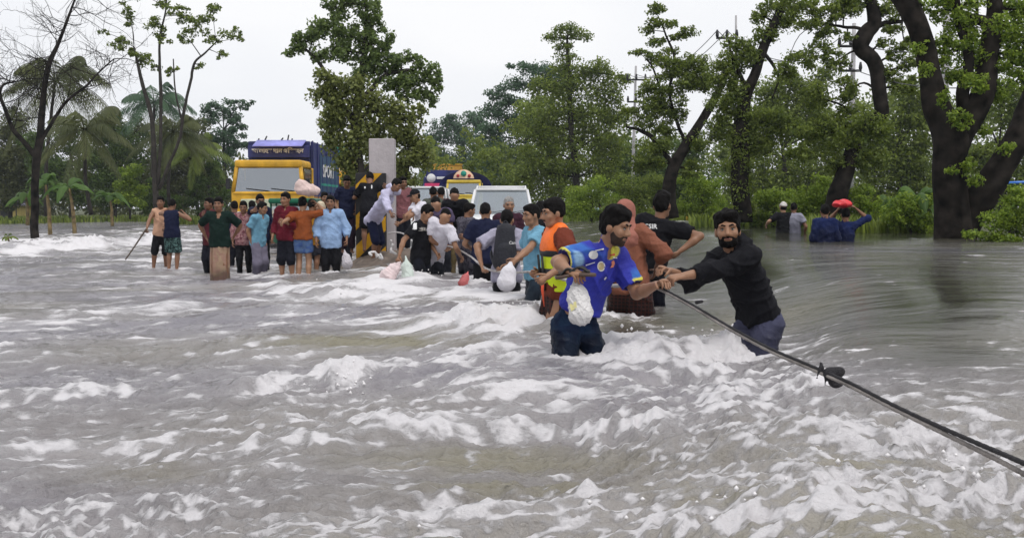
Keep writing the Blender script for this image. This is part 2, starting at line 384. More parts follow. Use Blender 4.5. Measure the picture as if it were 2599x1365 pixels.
# crisp froth on top of the milky film
m4 = mapn((2.4, 6.0, 3), math.radians(-7)); n4 = noise(2.2, 6, m4, .72)
cs = math_('ADD', fa.outputs['Fac'], math_('MULTIPLY', math_('SUBTRACT', math_('ADD', math_('MULTIPLY', n1.outputs['Fac'], .55), math_('MULTIPLY', n4.outputs['Fac'], .45)), .5), 2.6))
cg = N('ShaderNodeMapRange'); cg.inputs['From Min'].default_value = .30; cg.inputs['From Max'].default_value = .56; Lk(cs, cg.inputs['Value'])
crisp = math_('MULTIPLY', cg.outputs['Result'], math_('MULTIPLY', fa.outputs['Fac'], 5.0, True))
foamf = math_('ADD', math_('MULTIPLY', fr.outputs['Result'], .62), math_('MULTIPLY', crisp, .38), True)
wc = N('ShaderNodeMixRGB'); wc.inputs[1].default_value = (.186, .175, .200, 1); wc.inputs[2].default_value = (.225, .206, .142, 1); Lk(mu.outputs['Fac'], wc.inputs[0])
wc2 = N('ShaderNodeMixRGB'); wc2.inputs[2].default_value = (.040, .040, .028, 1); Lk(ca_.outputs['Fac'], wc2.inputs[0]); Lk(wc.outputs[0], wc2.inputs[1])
ae = N('ShaderNodeAttribute'); ae.attribute_name = 'aerated'
wa = N('ShaderNodeMixRGB'); wa.inputs[2].default_value = (.48, .455, .46, 1); Lk(math_('MULTIPLY', ae.outputs['Fac'], .66), wa.inputs[0]); Lk(wc.outputs[0], wa.inputs[1]); Lk(wa.outputs[0], wc2.inputs[1])
fc = N('ShaderNodeMixRGB'); fc.inputs[2].default_value = (.86, .835, .85, 1); Lk(foamf, fc.inputs[0]); Lk(wc2.outputs[0], fc.inputs[1])
Lk(fc.outputs[0], b.inputs['Base Color'])
rr = N('ShaderNodeMapRange'); rr.inputs['To Min'].default_value = .10; rr.inputs['To Max'].default_value = .6; Lk(foamf, rr.inputs['Value']); Lk(rr.outputs['Result'], b.inputs['Roughness'])
b.inputs['IOR'].default_value = 1.33; b.inputs['Specular IOR Level'].default_value = .5
m2 = mapn((1.6, 4.0, 1), math.radians(-6)); n2 = noise(1.0, 5, m2, .6)
m3 = mapn((7, 13, 5), math.radians(-8)); n3 = noise(1.6, 5, m3, .65)
hh = math_('ADD', math_('MULTIPLY', n2.outputs['Fac'], 1.0), math_('MULTIPLY', n3.outputs['Fac'], .42))
hh2 = math_('ADD', hh, math_('MULTIPLY', math_('MULTIPLY', n1.outputs['Fac'], foamf), .40))
m5 = mapn((.55, 1.7, 1), math.radians(-3)); n5 = noise(1.0, 3, m5, .5)
hh2 = math_('ADD', hh2, math_('MULTIPLY', math_('MULTIPLY', n5.outputs['Fac'], ca_.outputs['Fac']), 5.5))
bp = N('ShaderNodeBump'); bp.inputs['Distance'].default_value = .13; bs_ = N('ShaderNodeMapRange'); bs_.inputs['To Min'].default_value = .75; bs_.inputs['To Max'].default_value = .06; Lk(ca_.outputs['Fac'], bs_.inputs['Value']); Lk(bs_.outputs['Result'], bp.inputs['Strength'])
Lk(hh2, bp.inputs['Height']); Lk(bp.outputs['Normal'], b.inputs['Normal'])
M_WATER = m
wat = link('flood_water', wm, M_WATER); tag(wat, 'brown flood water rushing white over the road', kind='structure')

# ------------------------------------------------------------------ ground under and beyond the water
def shore(px):
    return np.interp(px, [-900, 0, 300, 520, 700, 1050, 1300, 1450, 1750, 1900, 2050, 2250, 2400, 2480, 2599, 3200], [95, 92, 80, 72, 90, 100, 75, 55, 45, 38, 33, 28, 25, 20.5, 19, 17])
gy = np.concatenate([np.linspace(-30, 0, 5), np.linspace(1, 60, 90), np.geomspace(62, 420, 30)])
gu = np.concatenate([np.linspace(-900, 900, 181)])
GX, GY = np.meshgrid(gu, gy); s_ = np.maximum(np.abs(GY), 8) / 90
GX = GX * np.clip(s_, .12, .5)
gpx = CX + FPX * GX / np.maximum(GY, 1.0)
sh = shore(gpx); zb = zbase(np.clip(GX, -60, 60), np.maximum(GY, 3))
over = sstep(-3, 3.5, GY - sh) * (GY > 5)
gz = zb - .95 + over * 1.25 + .12 * pn(GX * .3, GY * .3, 5) * over
gz = np.where(GY < 4, -.8, gz)
gm = mat('wet_earth', (.075, .085, .035), .85, .5, 3, .3)
go = mk('ground', np.stack([GX, GY, gz], -1).reshape(-1, 3), grid_faces(*GX.shape)[:, ::1], gm); tag(go, kind='structure')
# ------------------------------------------------------------------ trees and plants
BARK = mat('bark', (.032, .027, .022), .9, .9, 9, .35, vscale=4)
BARK_D = mat('dark_bark', (.024, .020, .017), .95, 1.0, 5, .6, .1, vscale=3.5)
LEAF_DEEP = leafmat('leaf_deep', (.046, .086, .022), (.180, .270, .055), .45)
LEAF_OLIVE = leafmat('leaf_olive', (.068, .112, .018), (.30, .37, .060), .45)
LEAF_LIGHT = leafmat('leaf_light', (.090, .165, .018), (.40, .52, .065), .5)
LEAF_BLUE = leafmat('leaf_blue_green', (.044, .092, .052), (.140, .245, .120), .45)
LEAF_BROWN = leafmat('leaf_brown_green', (.055, .070, .024), (.17, .19, .055), .45)
LEAF_MID = leafmat('leaf_mid', (.066, .108, .036), (.27, .36, .100), .45)
LEAF_PALE = leafmat('leaf_pale_olive', (.085, .110, .030), (.34, .38, .11), .45)
LEAF_BANANA = leafmat('banana_leaf', (.055, .120, .020), (.150, .260, .050), .45)

def leaves(centres, radii, n, size, rng, flat=.7, up=.5, shape=1.9):
    """n leaf blades scattered in balls; returns verts, quads, tint"""
    k = rng.integers(0, len(centres), n)
    d = rng.normal(size=(n, 3)); d /= np.linalg.norm(d, axis=1)[:, None]
    rr = rng.random(n) ** .45
    p = centres[k] + d * rr[:, None] * radii[k][:, None] * V([1, 1, flat])
    nn = rng.normal(size=(n, 3)) * .8 + d * .5; nn[:, 2] += up; nn /= np.linalg.norm(nn, axis=1)[:, None]
    a = rng.normal(size=(n, 3)); a[:, 2] -= .35
    a -= nn * (a * nn).sum(1)[:, None]; a /= np.linalg.norm(a, axis=1)[:, None] + 1e-9
    b = np.cross(nn, a)
    s = size * rng.uniform(.6, 1.35, n)[:, None]
    fold = nn * s * .12
    v = np.stack([p - a * s * .5, p + b * s * .5 / shape + fold, p + a * s * .5 - fold * .6, p - b * s * .5 / shape + fold], 1).reshape(-1, 3)
    q = np.arange(4 * n).reshape(-1, 4)
    ct = rng.random(len(centres))
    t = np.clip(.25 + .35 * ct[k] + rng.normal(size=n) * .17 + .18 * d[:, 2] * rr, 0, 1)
    return v, q, np.repeat(t, 4)

def limb(path, d, dd=0, n=6, sides=8, seed=0):
    """path rows (px, py, width px[, depth offset]) -> 3-D polyline and radii"""
    rows = []
    for r in path:
        off = r[3] if len(r) > 3 else dd
        p = P(r[0], r[1], d + off); rows.append([*p, r[2] / FPX * (d + off) / 2])
    q = spline(rows, n); rng = np.random.default_rng(seed + 5)
    w = q[:, 3:4]
    q[:, :3] += wob(q[:, :3], 2.2 / max(.2, w.mean() * 4), seed)[:, None] * rng.normal(size=3) * w * .25
    return q[:, :3], np.maximum(q[:, 3], .004)

LS = .56
def tree(name, label, d, trunks, clumps, lsize, dens, lmat, seed, group=None, cat='tree', bark=None, subs=1.0, flat=.7, dthick=.8, twig=.02, shape=1.9, up=.5, base=None, fill=1.0):
    """trunks: list of pixel paths; clumps: (px, py, rx, ry[, depth offset m])"""
    rng = np.random.default_rng(seed); bark = bark or BARK; lsize *= LS
    mb = MB(); anchor = []
    for i, t in enumerate(trunks):
        p, r = limb(t, d, n=6, seed=seed + i); anchor.append(np.concatenate([p, r[:, None]], 1))
        sides = 12 if r.max() > .15 else 7
        v, q, tr = tube(p, r, sides)
        if r.max() > .1:
            ring = np.repeat(p, sides, 0); vv = v[:len(ring)] - ring
            f = 1 + .13 * wob(np.concatenate([vv * 3, ], 1) / (r.max()) + ring * 1.2, 1.6, seed + 3) + .06 * wob(v[:len(ring)], 9, seed + 4)
            v[:len(ring)] = ring + vv * f[:, None]
        mb.add(v, q, tr)
    b0 = anchor[0][0, :3] if base is None else base
    root = empty(name, b0, label, cat, group)
    allp = np.concatenate(anchor)
    cs, rs, wgt = [], [], []
    for c in clumps:
        off = c[4] if len(c) > 4 else 0
        o = P(c[0], c[1], d + off); k = (d + off) / FPX; rx, ry = c[2] * k, c[3] * k
        rm = (rx * ry) ** .5
        ns = max(3, int(subs * (8 + 9 * rng.random())))
        dv = rng.normal(size=(ns, 3)); dv /= np.linalg.norm(dv, axis=1)[:, None]
        rad = rng.random(ns) ** .4
        sub = o + dv * rad[:, None] * V([rx * .82, rx * dthick * .82, ry * .82])
        sr = rm * rng.uniform(.26, .50, ns) * fill
        cs.append(sub); rs.append(sr); wgt.append(np.full(ns, c[2] * c[3] / ns))
        # a branch to the clump and twigs into it
        j = np.argmin(np.linalg.norm(allp[:, :3] - o, axis=1) + np.clip(allp[:, 2] - o[2], 0, 9) * .5)
        a = allp[j, :3]; r0 = min(allp[j, 3] * .55, .012 + .02 * rm + twig)
        mid = (a + o) / 2 + V([0, 0, .12 * np.linalg.norm(o - a)]) + rng.normal(size=3) * .06 * np.linalg.norm(o - a)
        pth = spline(np.array([[*a, r0], [*mid, r0 * .75], [*o, r0 * .45]]), 4)
        mb.tube(pth[:, :3], pth[:, 3], 6)
        for q_ in sub[:6]:
            m2 = (o + q_) / 2 + rng.normal(size=3) * .08 * rm
            mb.tube(np.array([o, m2, q_]), [r0 * .4, r0 * .3, r0 * .15], 4)
    mb.build('trunk', bark, root)
    cs = np.concatenate(cs); rs = np.concatenate(rs); w = np.concatenate(wgt)
    area = sum(c[2] * c[3] for c in clumps) * math.pi * (1024 / 2599) ** 2
    lp = (lsize * 1024 / d) ** 2 / shape * .5
    n = int(np.clip(dens * area / max(lp, 2.2) * 3.4, 60, 30000))
    # repeat centres in proportion to the clump's area
    rep = np.maximum(1, np.round(w / w.min()).astype(int)).clip(1, 30)
    idx = np.repeat(np.arange(len(cs)), rep)
    v, q, t = leaves(cs[idx], rs[idx], n, lsize, rng, flat, up, shape)
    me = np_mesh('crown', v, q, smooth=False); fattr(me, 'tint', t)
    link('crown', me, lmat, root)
    return root

def frond(o, direction, length, droop, rng, width=.5, nleaf=26, lw=.05):
    """feather palm leaf: midrib + leaflets; returns arrays"""
    dirh = nrm(direction); ts = np.linspace(0, 1, 12)
    pts = np.array([o + dirh * length * t * (1 - .18 * t) - V([0, 0, 1]) * droop * length * t ** 2.2 for t in ts])
    mid = tube(pts, np.linspace(.035, .008, 12), 5)
    sidev = nrm(np.cross(dirh, UP)); vs_, qs, k = [], [], 0
    for i in range(nleaf):
        t = .12 + .87 * i / nleaf; p = np.array([np.interp(t, ts, pts[:, c]) for c in range(3)])
        tg = nrm(np.array([np.interp(min(1, t + .05), ts, pts[:, c]) for c in range(3)]) - p)
        L = width * length * (.25 + math.sin(math.pi * min(1, t * .95 + .08)) ** .7) * rng.uniform(.85, 1.1) * .38
        for s in (-1, 1):
            out = nrm(sidev * s * .75 + tg * .65 - V([0, 0, .55 + .3 * rng.random()]))
            tip = p + out * L - V([0, 0, .25 * L]); md = p + out * L * .5; wv_ = tg * lw * .5
            vs_ += [p - wv_ * .4, p + wv_ * .4, md + wv_, md - wv_, tip]
            qs.append((k, k + 1, k + 2, k + 3)); qs.append((k + 3, k + 2, k + 4, k + 4)); k += 5
    q = np.array([x for x in qs if x[2] != x[3]]); t3 = np.array([x[:3] for x in qs if x[2] == x[3]])
    return mid, (np.array(vs_), q, t3)

def palm(label, d, top, basepx, wpx, nf, flen, seed, lmat, group, droopy=()):
    rng = np.random.default_rng(seed); o = P(top[0], top[1], d)
    path = [(basepx[0], basepx[1], wpx * 1.3), ((top[0] * .4 + basepx[0] * .6) - 8, basepx[1] * .6 + top[1] * .4, wpx), (top[0], top[1], wpx * .8)]
    p, r = limb(path, d, seed=seed)
    root = empty('coconut_palm', p[0], label, 'palm tree', group)
    MB().tube(p, r, 9).build('trunk', BARK, root)
    for i in range(nf):
        az = 2 * math.pi * (i * .382) + rng.uniform(-.2, .2); el = 1.1 - 1.75 * (i / nf) + rng.uniform(-.15, .15)
        dr = V([math.cos(az) * math.cos(el), math.sin(az) * math.cos(el) * .9, math.sin(el)])
        mid, lf = frond(o, dr, flen * rng.uniform(.85, 1.1), .38 + .22 * (i / nf), rng, .55, 30, .085)
        mb = MB().add(*mid).add(*lf); v, f = mb.data()
        me = np_mesh('frond', v, f, False); fattr(me, 'tint', np.clip(rng.random() * .5 + rng.normal(size=len(v)) * .12 + .15, 0, 1)); link('frond', me, lmat, root)
    return root

def blade(o, direction, length, width, droop, rng, torn=.25):
    """broad banana leaf"""
    n = 11; ts = np.linspace(0, 1, n); dirh = nrm(direction)
    pts = np.array([o + dirh * length * t * (1 - .2 * t) - UP * droop * length * t ** 2.1 for t in ts])
    side = nrm(np.cross(dirh, UP)); w = width * np.sin(np.pi * np.clip(ts * .93 + .06, 0, 1)) ** .6; w[ts < .14] *= .12
    vs_ = []
    for i in range(n):
        tg = nrm(pts[min(n - 1, i + 1)] - pts[max(0, i - 1)]); nn = nrm(np.cross(side, tg))
        if nn[2] < 0: nn = -nn
        for s in (-1, -.5, 0, .5, 1):
            tear = 1 - (torn * rng.random() if abs(s) == 1 else 0)
            vs_.append(pts[i] + side * s * w[i] * .5 * tear - nn * abs(s) * w[i] * (.16 + .18 * rng.random() * (abs(s) == 1)) + nn * .015 * (s == 0))
    return np.array(vs_), grid_faces(n, 5)
def banana(label, d, basepx, toppx, wpx, nl, llen, seed, group, cat='banana plant', name='banana_plant', lmat=None):
    rng = np.random.default_rng(seed)
    p, r = limb([(basepx[0], basepx[1] + 12, wpx * 1.2), ((basepx[0] + toppx[0]) / 2 + 2, (basepx[1] + toppx[1]) / 2, wpx), (toppx[0], toppx[1], wpx * .55)], d, seed=seed)
    root = empty(name, p[0], label, cat, group)
    MB().tube(p, r, 9).build('stem', mat('banana_stem', (.22, .16, .07), .7, .4, 14, .4), root)
    o = p[-1]
    for i in range(nl):
        az = 2 * math.pi * i * .382 + rng.uniform(-.3, .3); el = rng.uniform(.35, 1.25)
        dr = V([math.cos(az) * math.cos(el), math.sin(az) * math.cos(el), math.sin(el)])
        v, q = blade(o - UP * .1 * rng.random(), dr, llen * rng.uniform(.7, 1.1), llen * .27, rng.uniform(.45, .85), rng)
        me = np_mesh('leaf', v, q); fattr(me, 'tint', np.clip(rng.random() * .7 + rng.normal(size=len(v)) * .05, 0, 1)); link('leaf', me, lmat or LEAF_BANANA, root)
    return root

# ---------------- left side
# bare dark tree standing in the water
bt = [[(88, 640, 22), (88, 560, 20), (90, 450, 19), (96, 385, 20), (106, 300, 17), (112, 230, 14), (126, 160, 13), (148, 110, 9), (168, 60, 7), (190, 0, 5), (200, -30, 4)],
      [(92, 400, 14), (62, 362, 12), (34, 330, 11), (12, 275, 9), (0, 240, 8), (10, 215, 6), (40, 208, 4)],
      [(98, 372, 11), (112, 345, 10), (165, 262, 7), (215, 222, 6), (255, 180, 4), (290, 150, 3)]]
rng = np.random.default_rng(21); mb = MB(); dB = 41
pp, rr_ = [], []
for i, t in enumerate(bt):
    p, r = limb(t, dB, seed=40 + i); mb.tube(p, r, 9); pp.append(p); rr_.append(r)
def twigs(o, dirv, L, r, lev):
    n = 5; pts = [o]; dv = nrm(dirv)
    for i in range(n):
        dv = nrm(dv + rng.normal(size=3) * .22 + UP * .05); pts.append(pts[-1] + dv * L / n)
    mb.tube(np.array(pts), np.linspace(r, r * .4, n + 1), 4)
    if lev > 0:
        for k in range(4):
            j = rng.integers(1, n + 1); dd = nrm(nrm(pts[j] - pts[j - 1]) + rng.normal(size=3) * .75)
            twigs(pts[j], dd, L * rng.uniform(.4, .7), r * .5, lev - 1)
for p, r, lo in zip(pp, rr_, (22, 12, 12)):
    for k in range(lo, len(p), 2):
        for _ in range(2):
            dv = nrm(rng.normal(size=3) * V([1, .6, .5]) + UP * .35)
            twigs(p[k], dv, rng.uniform(1.0, 2.3), .018, 2)
root = empty('bare_tree', pp[0][0], 'leafless dark tree standing in the flood at the far left edge', 'tree')
mb.build('trunk', BARK_D, root)

palm('coconut palm with dark drooping fronds behind the leafless tree', 60, (140, 205), (118, 548), 9, 22, 4.4, 51, LEAF_BROWN, 'coconut palms on the left bank')
palm('low coconut palm with old hanging fronds, right of the leafless tree', 56, (215, 330), (232, 545), 9, 16, 3.6, 56, LEAF_BROWN, 'coconut palms on the left bank')
palm('coconut palm rising behind the three thin trunks left of the blue truck', 78, (392, 262), (396, 545), 8, 20, 4.2, 53, LEAF_BLUE, 'coconut palms on the left bank')
palm('shaggy coconut palm with yellow ribs below the three thin trunks', 66, (440, 335), (432, 545), 8, 18, 3.3, 54, LEAF_BROWN, 'coconut palms on the left bank')
palm('coconut palm partly hidden beside the dark thicket on the left bank', 70, (500, 380), (505, 548), 8, 16, 3.2, 55, LEAF_OLIVE, 'coconut palms on the left bank')

tree('tall_tree', 'tall sparse tree with three thin trunks and airy crown, left of the blue truck', 52,
     [[(398, 560, 16), (392, 420, 13), (384, 300, 11), (362, 215, 9), (350, 165, 7), (340, 120, 4)], [(402, 470, 10), (408, 330, 9), (408, 230, 8), (405, 110, 6), (420, 30, 4), (425, -30, 3)],
      [(404, 480, 10), (452, 360, 8), (462, 310, 8), (478, 235, 7), (492, 165, 6), (520, 135, 5), (548, 108, 3)], [(462, 310, 5), (445, 230, 4), (440, 150, 3)]],
     [(325, 30, 26, 22), (300, 105, 34, 22), (335, 130, 40, 28), (365, 150, 30, 22), (262, 82, 20, 9), (395, 60, 34, 30), (420, 95, 30, 24), (432, 20, 34, 24), (410, 5, 24, 18), (480, 40, 44, 32), (500, 65, 40, 30),
      (540, 30, 36, 24), (545, 90, 38, 26), (590, 85, 34, 20), (615, 96, 16, 12), (560, 140, 30, 14), (470, 95, 32, 26), (440, 185, 26, 18), (505, 165, 18, 14), (395, 170, 18, 18), (330, 60, 20, 18), (350, -12, 40, 22), (520, -15, 60, 25), (310, 8, 12, 12)],
     .30, .46, LEAF_OLIVE, 61, subs=.8, flat=.6)
tree('round_tree', 'dark blue-green round tree just left of the blue cargo box', 88, [[(575, 552, 10), (570, 420, 9), (568, 330, 7)]],
     [(560, 275, 50, 26), (605, 270, 34, 18), (530, 300, 36, 26), (590, 310, 50, 34), (560, 350, 60, 34), (520, 375, 40, 34), (600, 365, 40, 34), (570, 410, 60, 40), (640, 262, 10, 8)], .42, .9, LEAF_BLUE, 62)
lw = [('dense dark thicket tree at the far left behind the hut', 25, 430, [(20, 330, 60, 60), (60, 400, 70, 60), (10, 430, 60, 70), (-60, 380, 60, 90), (60, 480, 60, 50), (10, 500, 60, 40)], LEAF_BROWN, 84),
      ('dark green tree between the two coconut palms on the left', 290, 470, [(290, 340, 50, 60), (330, 390, 60, 60), (270, 420, 60, 60), (250, 330, 40, 40), (300, 470, 70, 50), (290, 500, 70, 40)], LEAF_DEEP, 80),
      ('shadowy tree mass behind the banana plants on the left', 180, 480, [(170, 440, 60, 50), (120, 430, 60, 50), (220, 470, 70, 50), (150, 490, 80, 40), (90, 370, 40, 50), (180, 350, 50, 50), (235, 400, 50, 50)], LEAF_DEEP, 82),
      ('grey-green tree filling the bank under the three thin trunks', 420, 480, [(400, 420, 50, 60), (450, 440, 60, 60), (380, 480, 60, 50), (450, 500, 60, 40), (350, 330, 40, 50), (480, 410, 50, 50), (520, 460, 60, 60), (560, 490, 50, 50), (500, 340, 40, 40), (430, 350, 40, 50)], LEAF_BROWN, 86)]
for i, (lab, bx, by, cl_, lm, dd) in enumerate(lw):
    tree('thicket_tree', lab, dd, [[(bx, 560, 12), (bx + 4, by, 10), (bx, by - 90, 7)]], cl_, .42, 1.15, lm, 70 + i, 'dark trees on the left bank', dthick=.6, fill=1.4, subs=1.4)
bush_l = [('light green bush below the grey-green tree on the left bank', 330, 440, [(330, 440, 40, 40), (310, 480, 40, 40), (350, 500, 40, 36)], LEAF_LIGHT, 66),
          ('round bush left of the blue truck at the waterline', 530, 450, [(520, 430, 44, 34), (500, 470, 50, 40), (545, 475, 44, 44), (520, 510, 60, 36)], LEAF_DEEP, 70),
          ('leafy bush behind the stick carrier on the left bank', 400, 500, [(390, 490, 50, 40), (430, 515, 50, 30), (380, 525, 40, 24)], LEAF_DEEP, 68)]
for i, (lab, bx, by, cl_, lm, dd) in enumerate(bush_l):
    tree('bush', lab, dd, [[(bx, 556, 6), (bx, by + 20, 5)]], cl_, .34, .9, lm, 80 + i, 'bushes on the left bank', 'bush')
banana('banana plant with torn leaves just right of the bare trunk', 47, (128, 592), (116, 470), 9, 9, 1.9, 91, 'banana plants in the flood')
banana('banana plant with brown stem, middle one of the flooded row', 47, (190, 590), (176, 478), 9, 10, 1.8, 92, 'banana plants in the flood')
banana('smaller bright banana plant, rightmost of the flooded row', 60, (284, 562), (278, 500), 7, 9, 1.9, 93, 'banana plants in the flood')
banana('banana plant half hidden behind the bare trunk, far left', 62, (70, 560), (66, 500), 8, 10, 2.0, 94, 'banana plants in the flood')
banana('small drowned banana shoot poking out of the flood far left', 38, (20, 615), (20, 600), 4, 7, .55, 95, None, 'shoot', 'plant_shoot', LEAF_OLIVE)
# grass tufts along both banks
def grass(name, lab, spots, lmat, seed, hgt=.5):
    r = np.random.default_rng(seed); vv, tt = [], []
    for (px0, px1, d0, d1, n, zoff) in spots:
        px = r.uniform(px0, px1, n); d = r.uniform(d0, d1, n); x = (px - CX) / FPX * d
        z = zbase(x, d) + zoff; h = hgt * r.uniform(.5, 1.3, n); az = r.uniform(0, 6.28, n); w = .03 * d / 40 + .015
        o = np.stack([x, d, z], 1); dv = np.stack([np.cos(az), np.sin(az), np.zeros(n)], 1); ln = r.uniform(.1, .6, n)[:, None]
        sd_ = np.stack([-np.sin(az), np.cos(az), np.zeros(n)], 1) * w[:, None] if not np.isscalar(w) else 0
        mid = o + UP * h[:, None] * .6 + dv * h[:, None] * ln * .3; tip = o + UP * h[:, None] + dv * h[:, None] * ln
        vv.append(np.stack([o - sd_, o + sd_, mid + sd_ * .8, tip, mid - sd_ * .8], 1).reshape(-1, 3)); tt.append(np.repeat(r.random(n), 5))
    v = np.concatenate(vv); k = len(v) // 5; b_ = np.arange(k) * 5
    me = np_mesh(name, v, [np.stack([b_, b_ + 1, b_ + 2, b_ + 4], 1), np.stack([b_ + 4, b_ + 2, b_ + 3], 1)], False); fattr(me, 'tint', np.concatenate(tt))
    o = link(name, me, lmat); tag(o, lab, kind='stuff'); return o
grass('bank_grass', 'rough grass along the flooded banks', [(-100, 420, 78, 96, 3500, .0), (455, 515, 66, 72, 1200, .0), (380, 640, 70, 90, 2000, .0), (1430, 1760, 48, 60, 2600, 0), (1750, 2100, 34, 46, 2600, 0), (2050, 2420, 26, 34, 2600, 0)], LEAF_OLIVE, 5, .4)

# ---------------- median tree behind the concrete post
tree('median_tree', 'big broad-leaved tree with light lower crown behind the concrete post', 27,
     [[(930, 640, 40), (925, 520, 34), (910, 430, 28), (905, 330, 22), (915, 220, 18), (925, 120, 14), (930, 20, 9)], [(905, 330, 16), (850, 230, 12), (810, 160, 9), (770, 120, 6)], [(912, 260, 15), (980, 190, 12), (1040, 180, 10), (1085, 190, 6)], [(920, 440, 16), (990, 360, 12), (1040, 330, 8)]],
     [(855, 20, 40, 36), (835, 70, 46, 36), (790, 90, 46, 34), (760, 115, 32, 24), (735, 135, 18, 14), (880, 90, 50, 40), (935, 30, 46, 40), (960, 60, 36, 34), (940, 110, 50, 40), (870, 135, 60, 34), (980, 110, 34, 30), (820, 140, 40, 22), (960, 160, 50, 36), (1010, 150, 40, 30),
      (1050, 160, 34, 26), (1090, 190, 36, 30), (1110, 215, 18, 26), (1095, 250, 22, 26), (1040, 210, 44, 36), (1000, 210, 44, 34), (930, 190, 50, 30), (1070, 235, 30, 26), (900, -15, 70, 26), (1030, 245, 34, 22)],
     .19, 1.05, LEAF_MID, 101, flat=.85, shape=1.7, up=.2, dthick=.7, fill=1.15, subs=1.3)
tree('creeper_tree', 'pale green bushy tree wrapped in creeper, lower half around the concrete post', 25.5,
     [[(930, 640, 30), (925, 540, 28), (915, 430, 24), (900, 320, 16)], [(940, 600, 20), (1010, 500, 14), (1040, 400, 9)]],
     [(820, 200, 34, 28), (860, 215, 44, 34), (905, 225, 44, 34), (825, 250, 40, 40), (880, 270, 60, 46), (950, 265, 50, 38), (1000, 280, 44, 34), (850, 310, 46, 46), (920, 320, 60, 46), (990, 325, 50, 40), (1040, 300, 36, 30), (1070, 285, 16, 20), (840, 355, 36, 36), (890, 370, 50, 44),
      (1030, 350, 46, 44), (1060, 390, 44, 40), (880, 420, 44, 40), (1030, 420, 50, 44), (1075, 410, 34, 26), (1010, 460, 40, 30), (890, 455, 34, 24), (1040, 455, 30, 26), (960, 380, 50, 44, 1.2), (950, 440, 50, 50, 1.2)],
     .19, 1.15, LEAF_PALE, 102, flat=.9, shape=1.6, up=.25, dthick=.5, fill=1.4, subs=1.6)

# ---------------- far woods that close the view behind both banks
def wood(name, lab, d0, d1, boxes, lmat, seed, size, n):
    r = np.random.default_rng(seed); cs, rs = [], []
    for (xa, xb, ya, yb) in boxes:
        m_ = int((xb - xa) * (yb - ya) / 420)
        for _ in range(m_):
            px = r.uniform(xa, xb); dd = r.uniform(d0, d1); top = ya + 26 * math.sin(px * .021 + seed) + 16 * math.sin(px * .057) + r.uniform(0, 10)
            cs.append(P(px, r.uniform(top, yb), dd)); rs.append(dd / FPX * r.uniform(16, 34))
    v, q, t = leaves(np.array(cs), np.array(rs), n, size, r, .8, .4, 1.7)
    me = np_mesh(name, v, q, smooth=False); fattr(me, 'tint', t); tag(link(name, me, lmat), lab, kind='stuff')
wood('far_wood', 'distant woodland behind the right bank', 72, 84, [(1060, 1200, 380, 550), (1180, 1340, 320, 550), (1320, 1600, 250, 550), (1600, 1850, 350, 550), (1830, 2130, 250, 550), (2120, 2380, 235, 550), (2380, 2800, 240, 550)], LEAF_OLIVE, 7, .30, 60000)
wood('far_wood', 'distant woodland behind the left bank', 100, 112, [(-250, 120, 370, 552), (100, 330, 400, 552), (300, 660, 400, 552)], LEAF_BROWN, 9, .46, 16000)
# ---------------- trees on the right bank, far to near
G_R = 'trees along the right bank'
tree('distant_tree', 'distant bluish tree line directly behind the blue truck and yellow container', 130, [[(1180, 545, 10), (1180, 440, 9), (1175, 340, 6)]],
     [(1120, 330, 44, 34), (1105, 370, 40, 40), (1150, 315, 40, 26), (1180, 350, 60, 44), (1210, 310, 50, 30), (1130, 410, 60, 50), (1200, 420, 70, 60), (1160, 470, 80, 50), (1100, 440, 40, 60), (1240, 460, 60, 70), (1080, 380, 16, 20), (1150, 520, 90, 40)], .6, 1.0, LEAF_BLUE, 111, G_R, dthick=.5, fill=1.4, subs=1.5)
tree('umbrella_tree', 'flat-topped distant tree with open branches above the white car', 85, [[(1330, 550, 14), (1335, 400, 12), (1345, 300, 9), (1380, 200, 6)]],
     [(1260, 240, 32, 18), (1300, 215, 46, 20), (1345, 215, 50, 24), (1290, 255, 50, 26), (1375, 180, 70, 22), (1330, 172, 50, 14), (1245, 285, 40, 30), (1410, 200, 70, 30), (1280, 320, 60, 50), (1350, 290, 70, 50), (1240, 360, 50, 50), (1260, 420, 60, 60), (1320, 400, 70, 60), (1290, 480, 80, 60)], .42, .85, LEAF_BLUE, 112, G_R, flat=.55, fill=1.5, subs=1.7)
tree('tall_tree', 'tallest green tree right of the white car with a tufted top', 58, [[(1460, 556, 20), (1462, 450, 17), (1450, 330, 14), (1445, 220, 11), (1440, 130, 8), (1440, 90, 5)]],
     [(1440, 80, 56, 20), (1410, 95, 34, 16), (1475, 90, 34, 16), (1430, 118, 34, 14), (1440, 145, 40, 16), (1440, 175, 60, 26), (1500, 175, 50, 28), (1550, 190, 50, 26), (1390, 220, 60, 34), (1470, 220, 70, 40), (1540, 230, 60, 40), (1420, 280, 70, 46), (1500, 290, 70, 50), (1350, 320, 60, 50),
      (1400, 350, 70, 50), (1480, 360, 70, 50), (1560, 300, 44, 46), (1550, 370, 50, 50), (1370, 400, 60, 50), (1430, 430, 70, 50), (1500, 440, 70, 50), (1330, 450, 50, 50), (1400, 480, 70, 50), (1560, 440, 40, 44), (1470, 510, 80, 34), (1590, 200, 30, 14)],
     .30, 1.25, LEAF_OLIVE, 113, G_R, flat=.75, fill=1.55, subs=1.7)
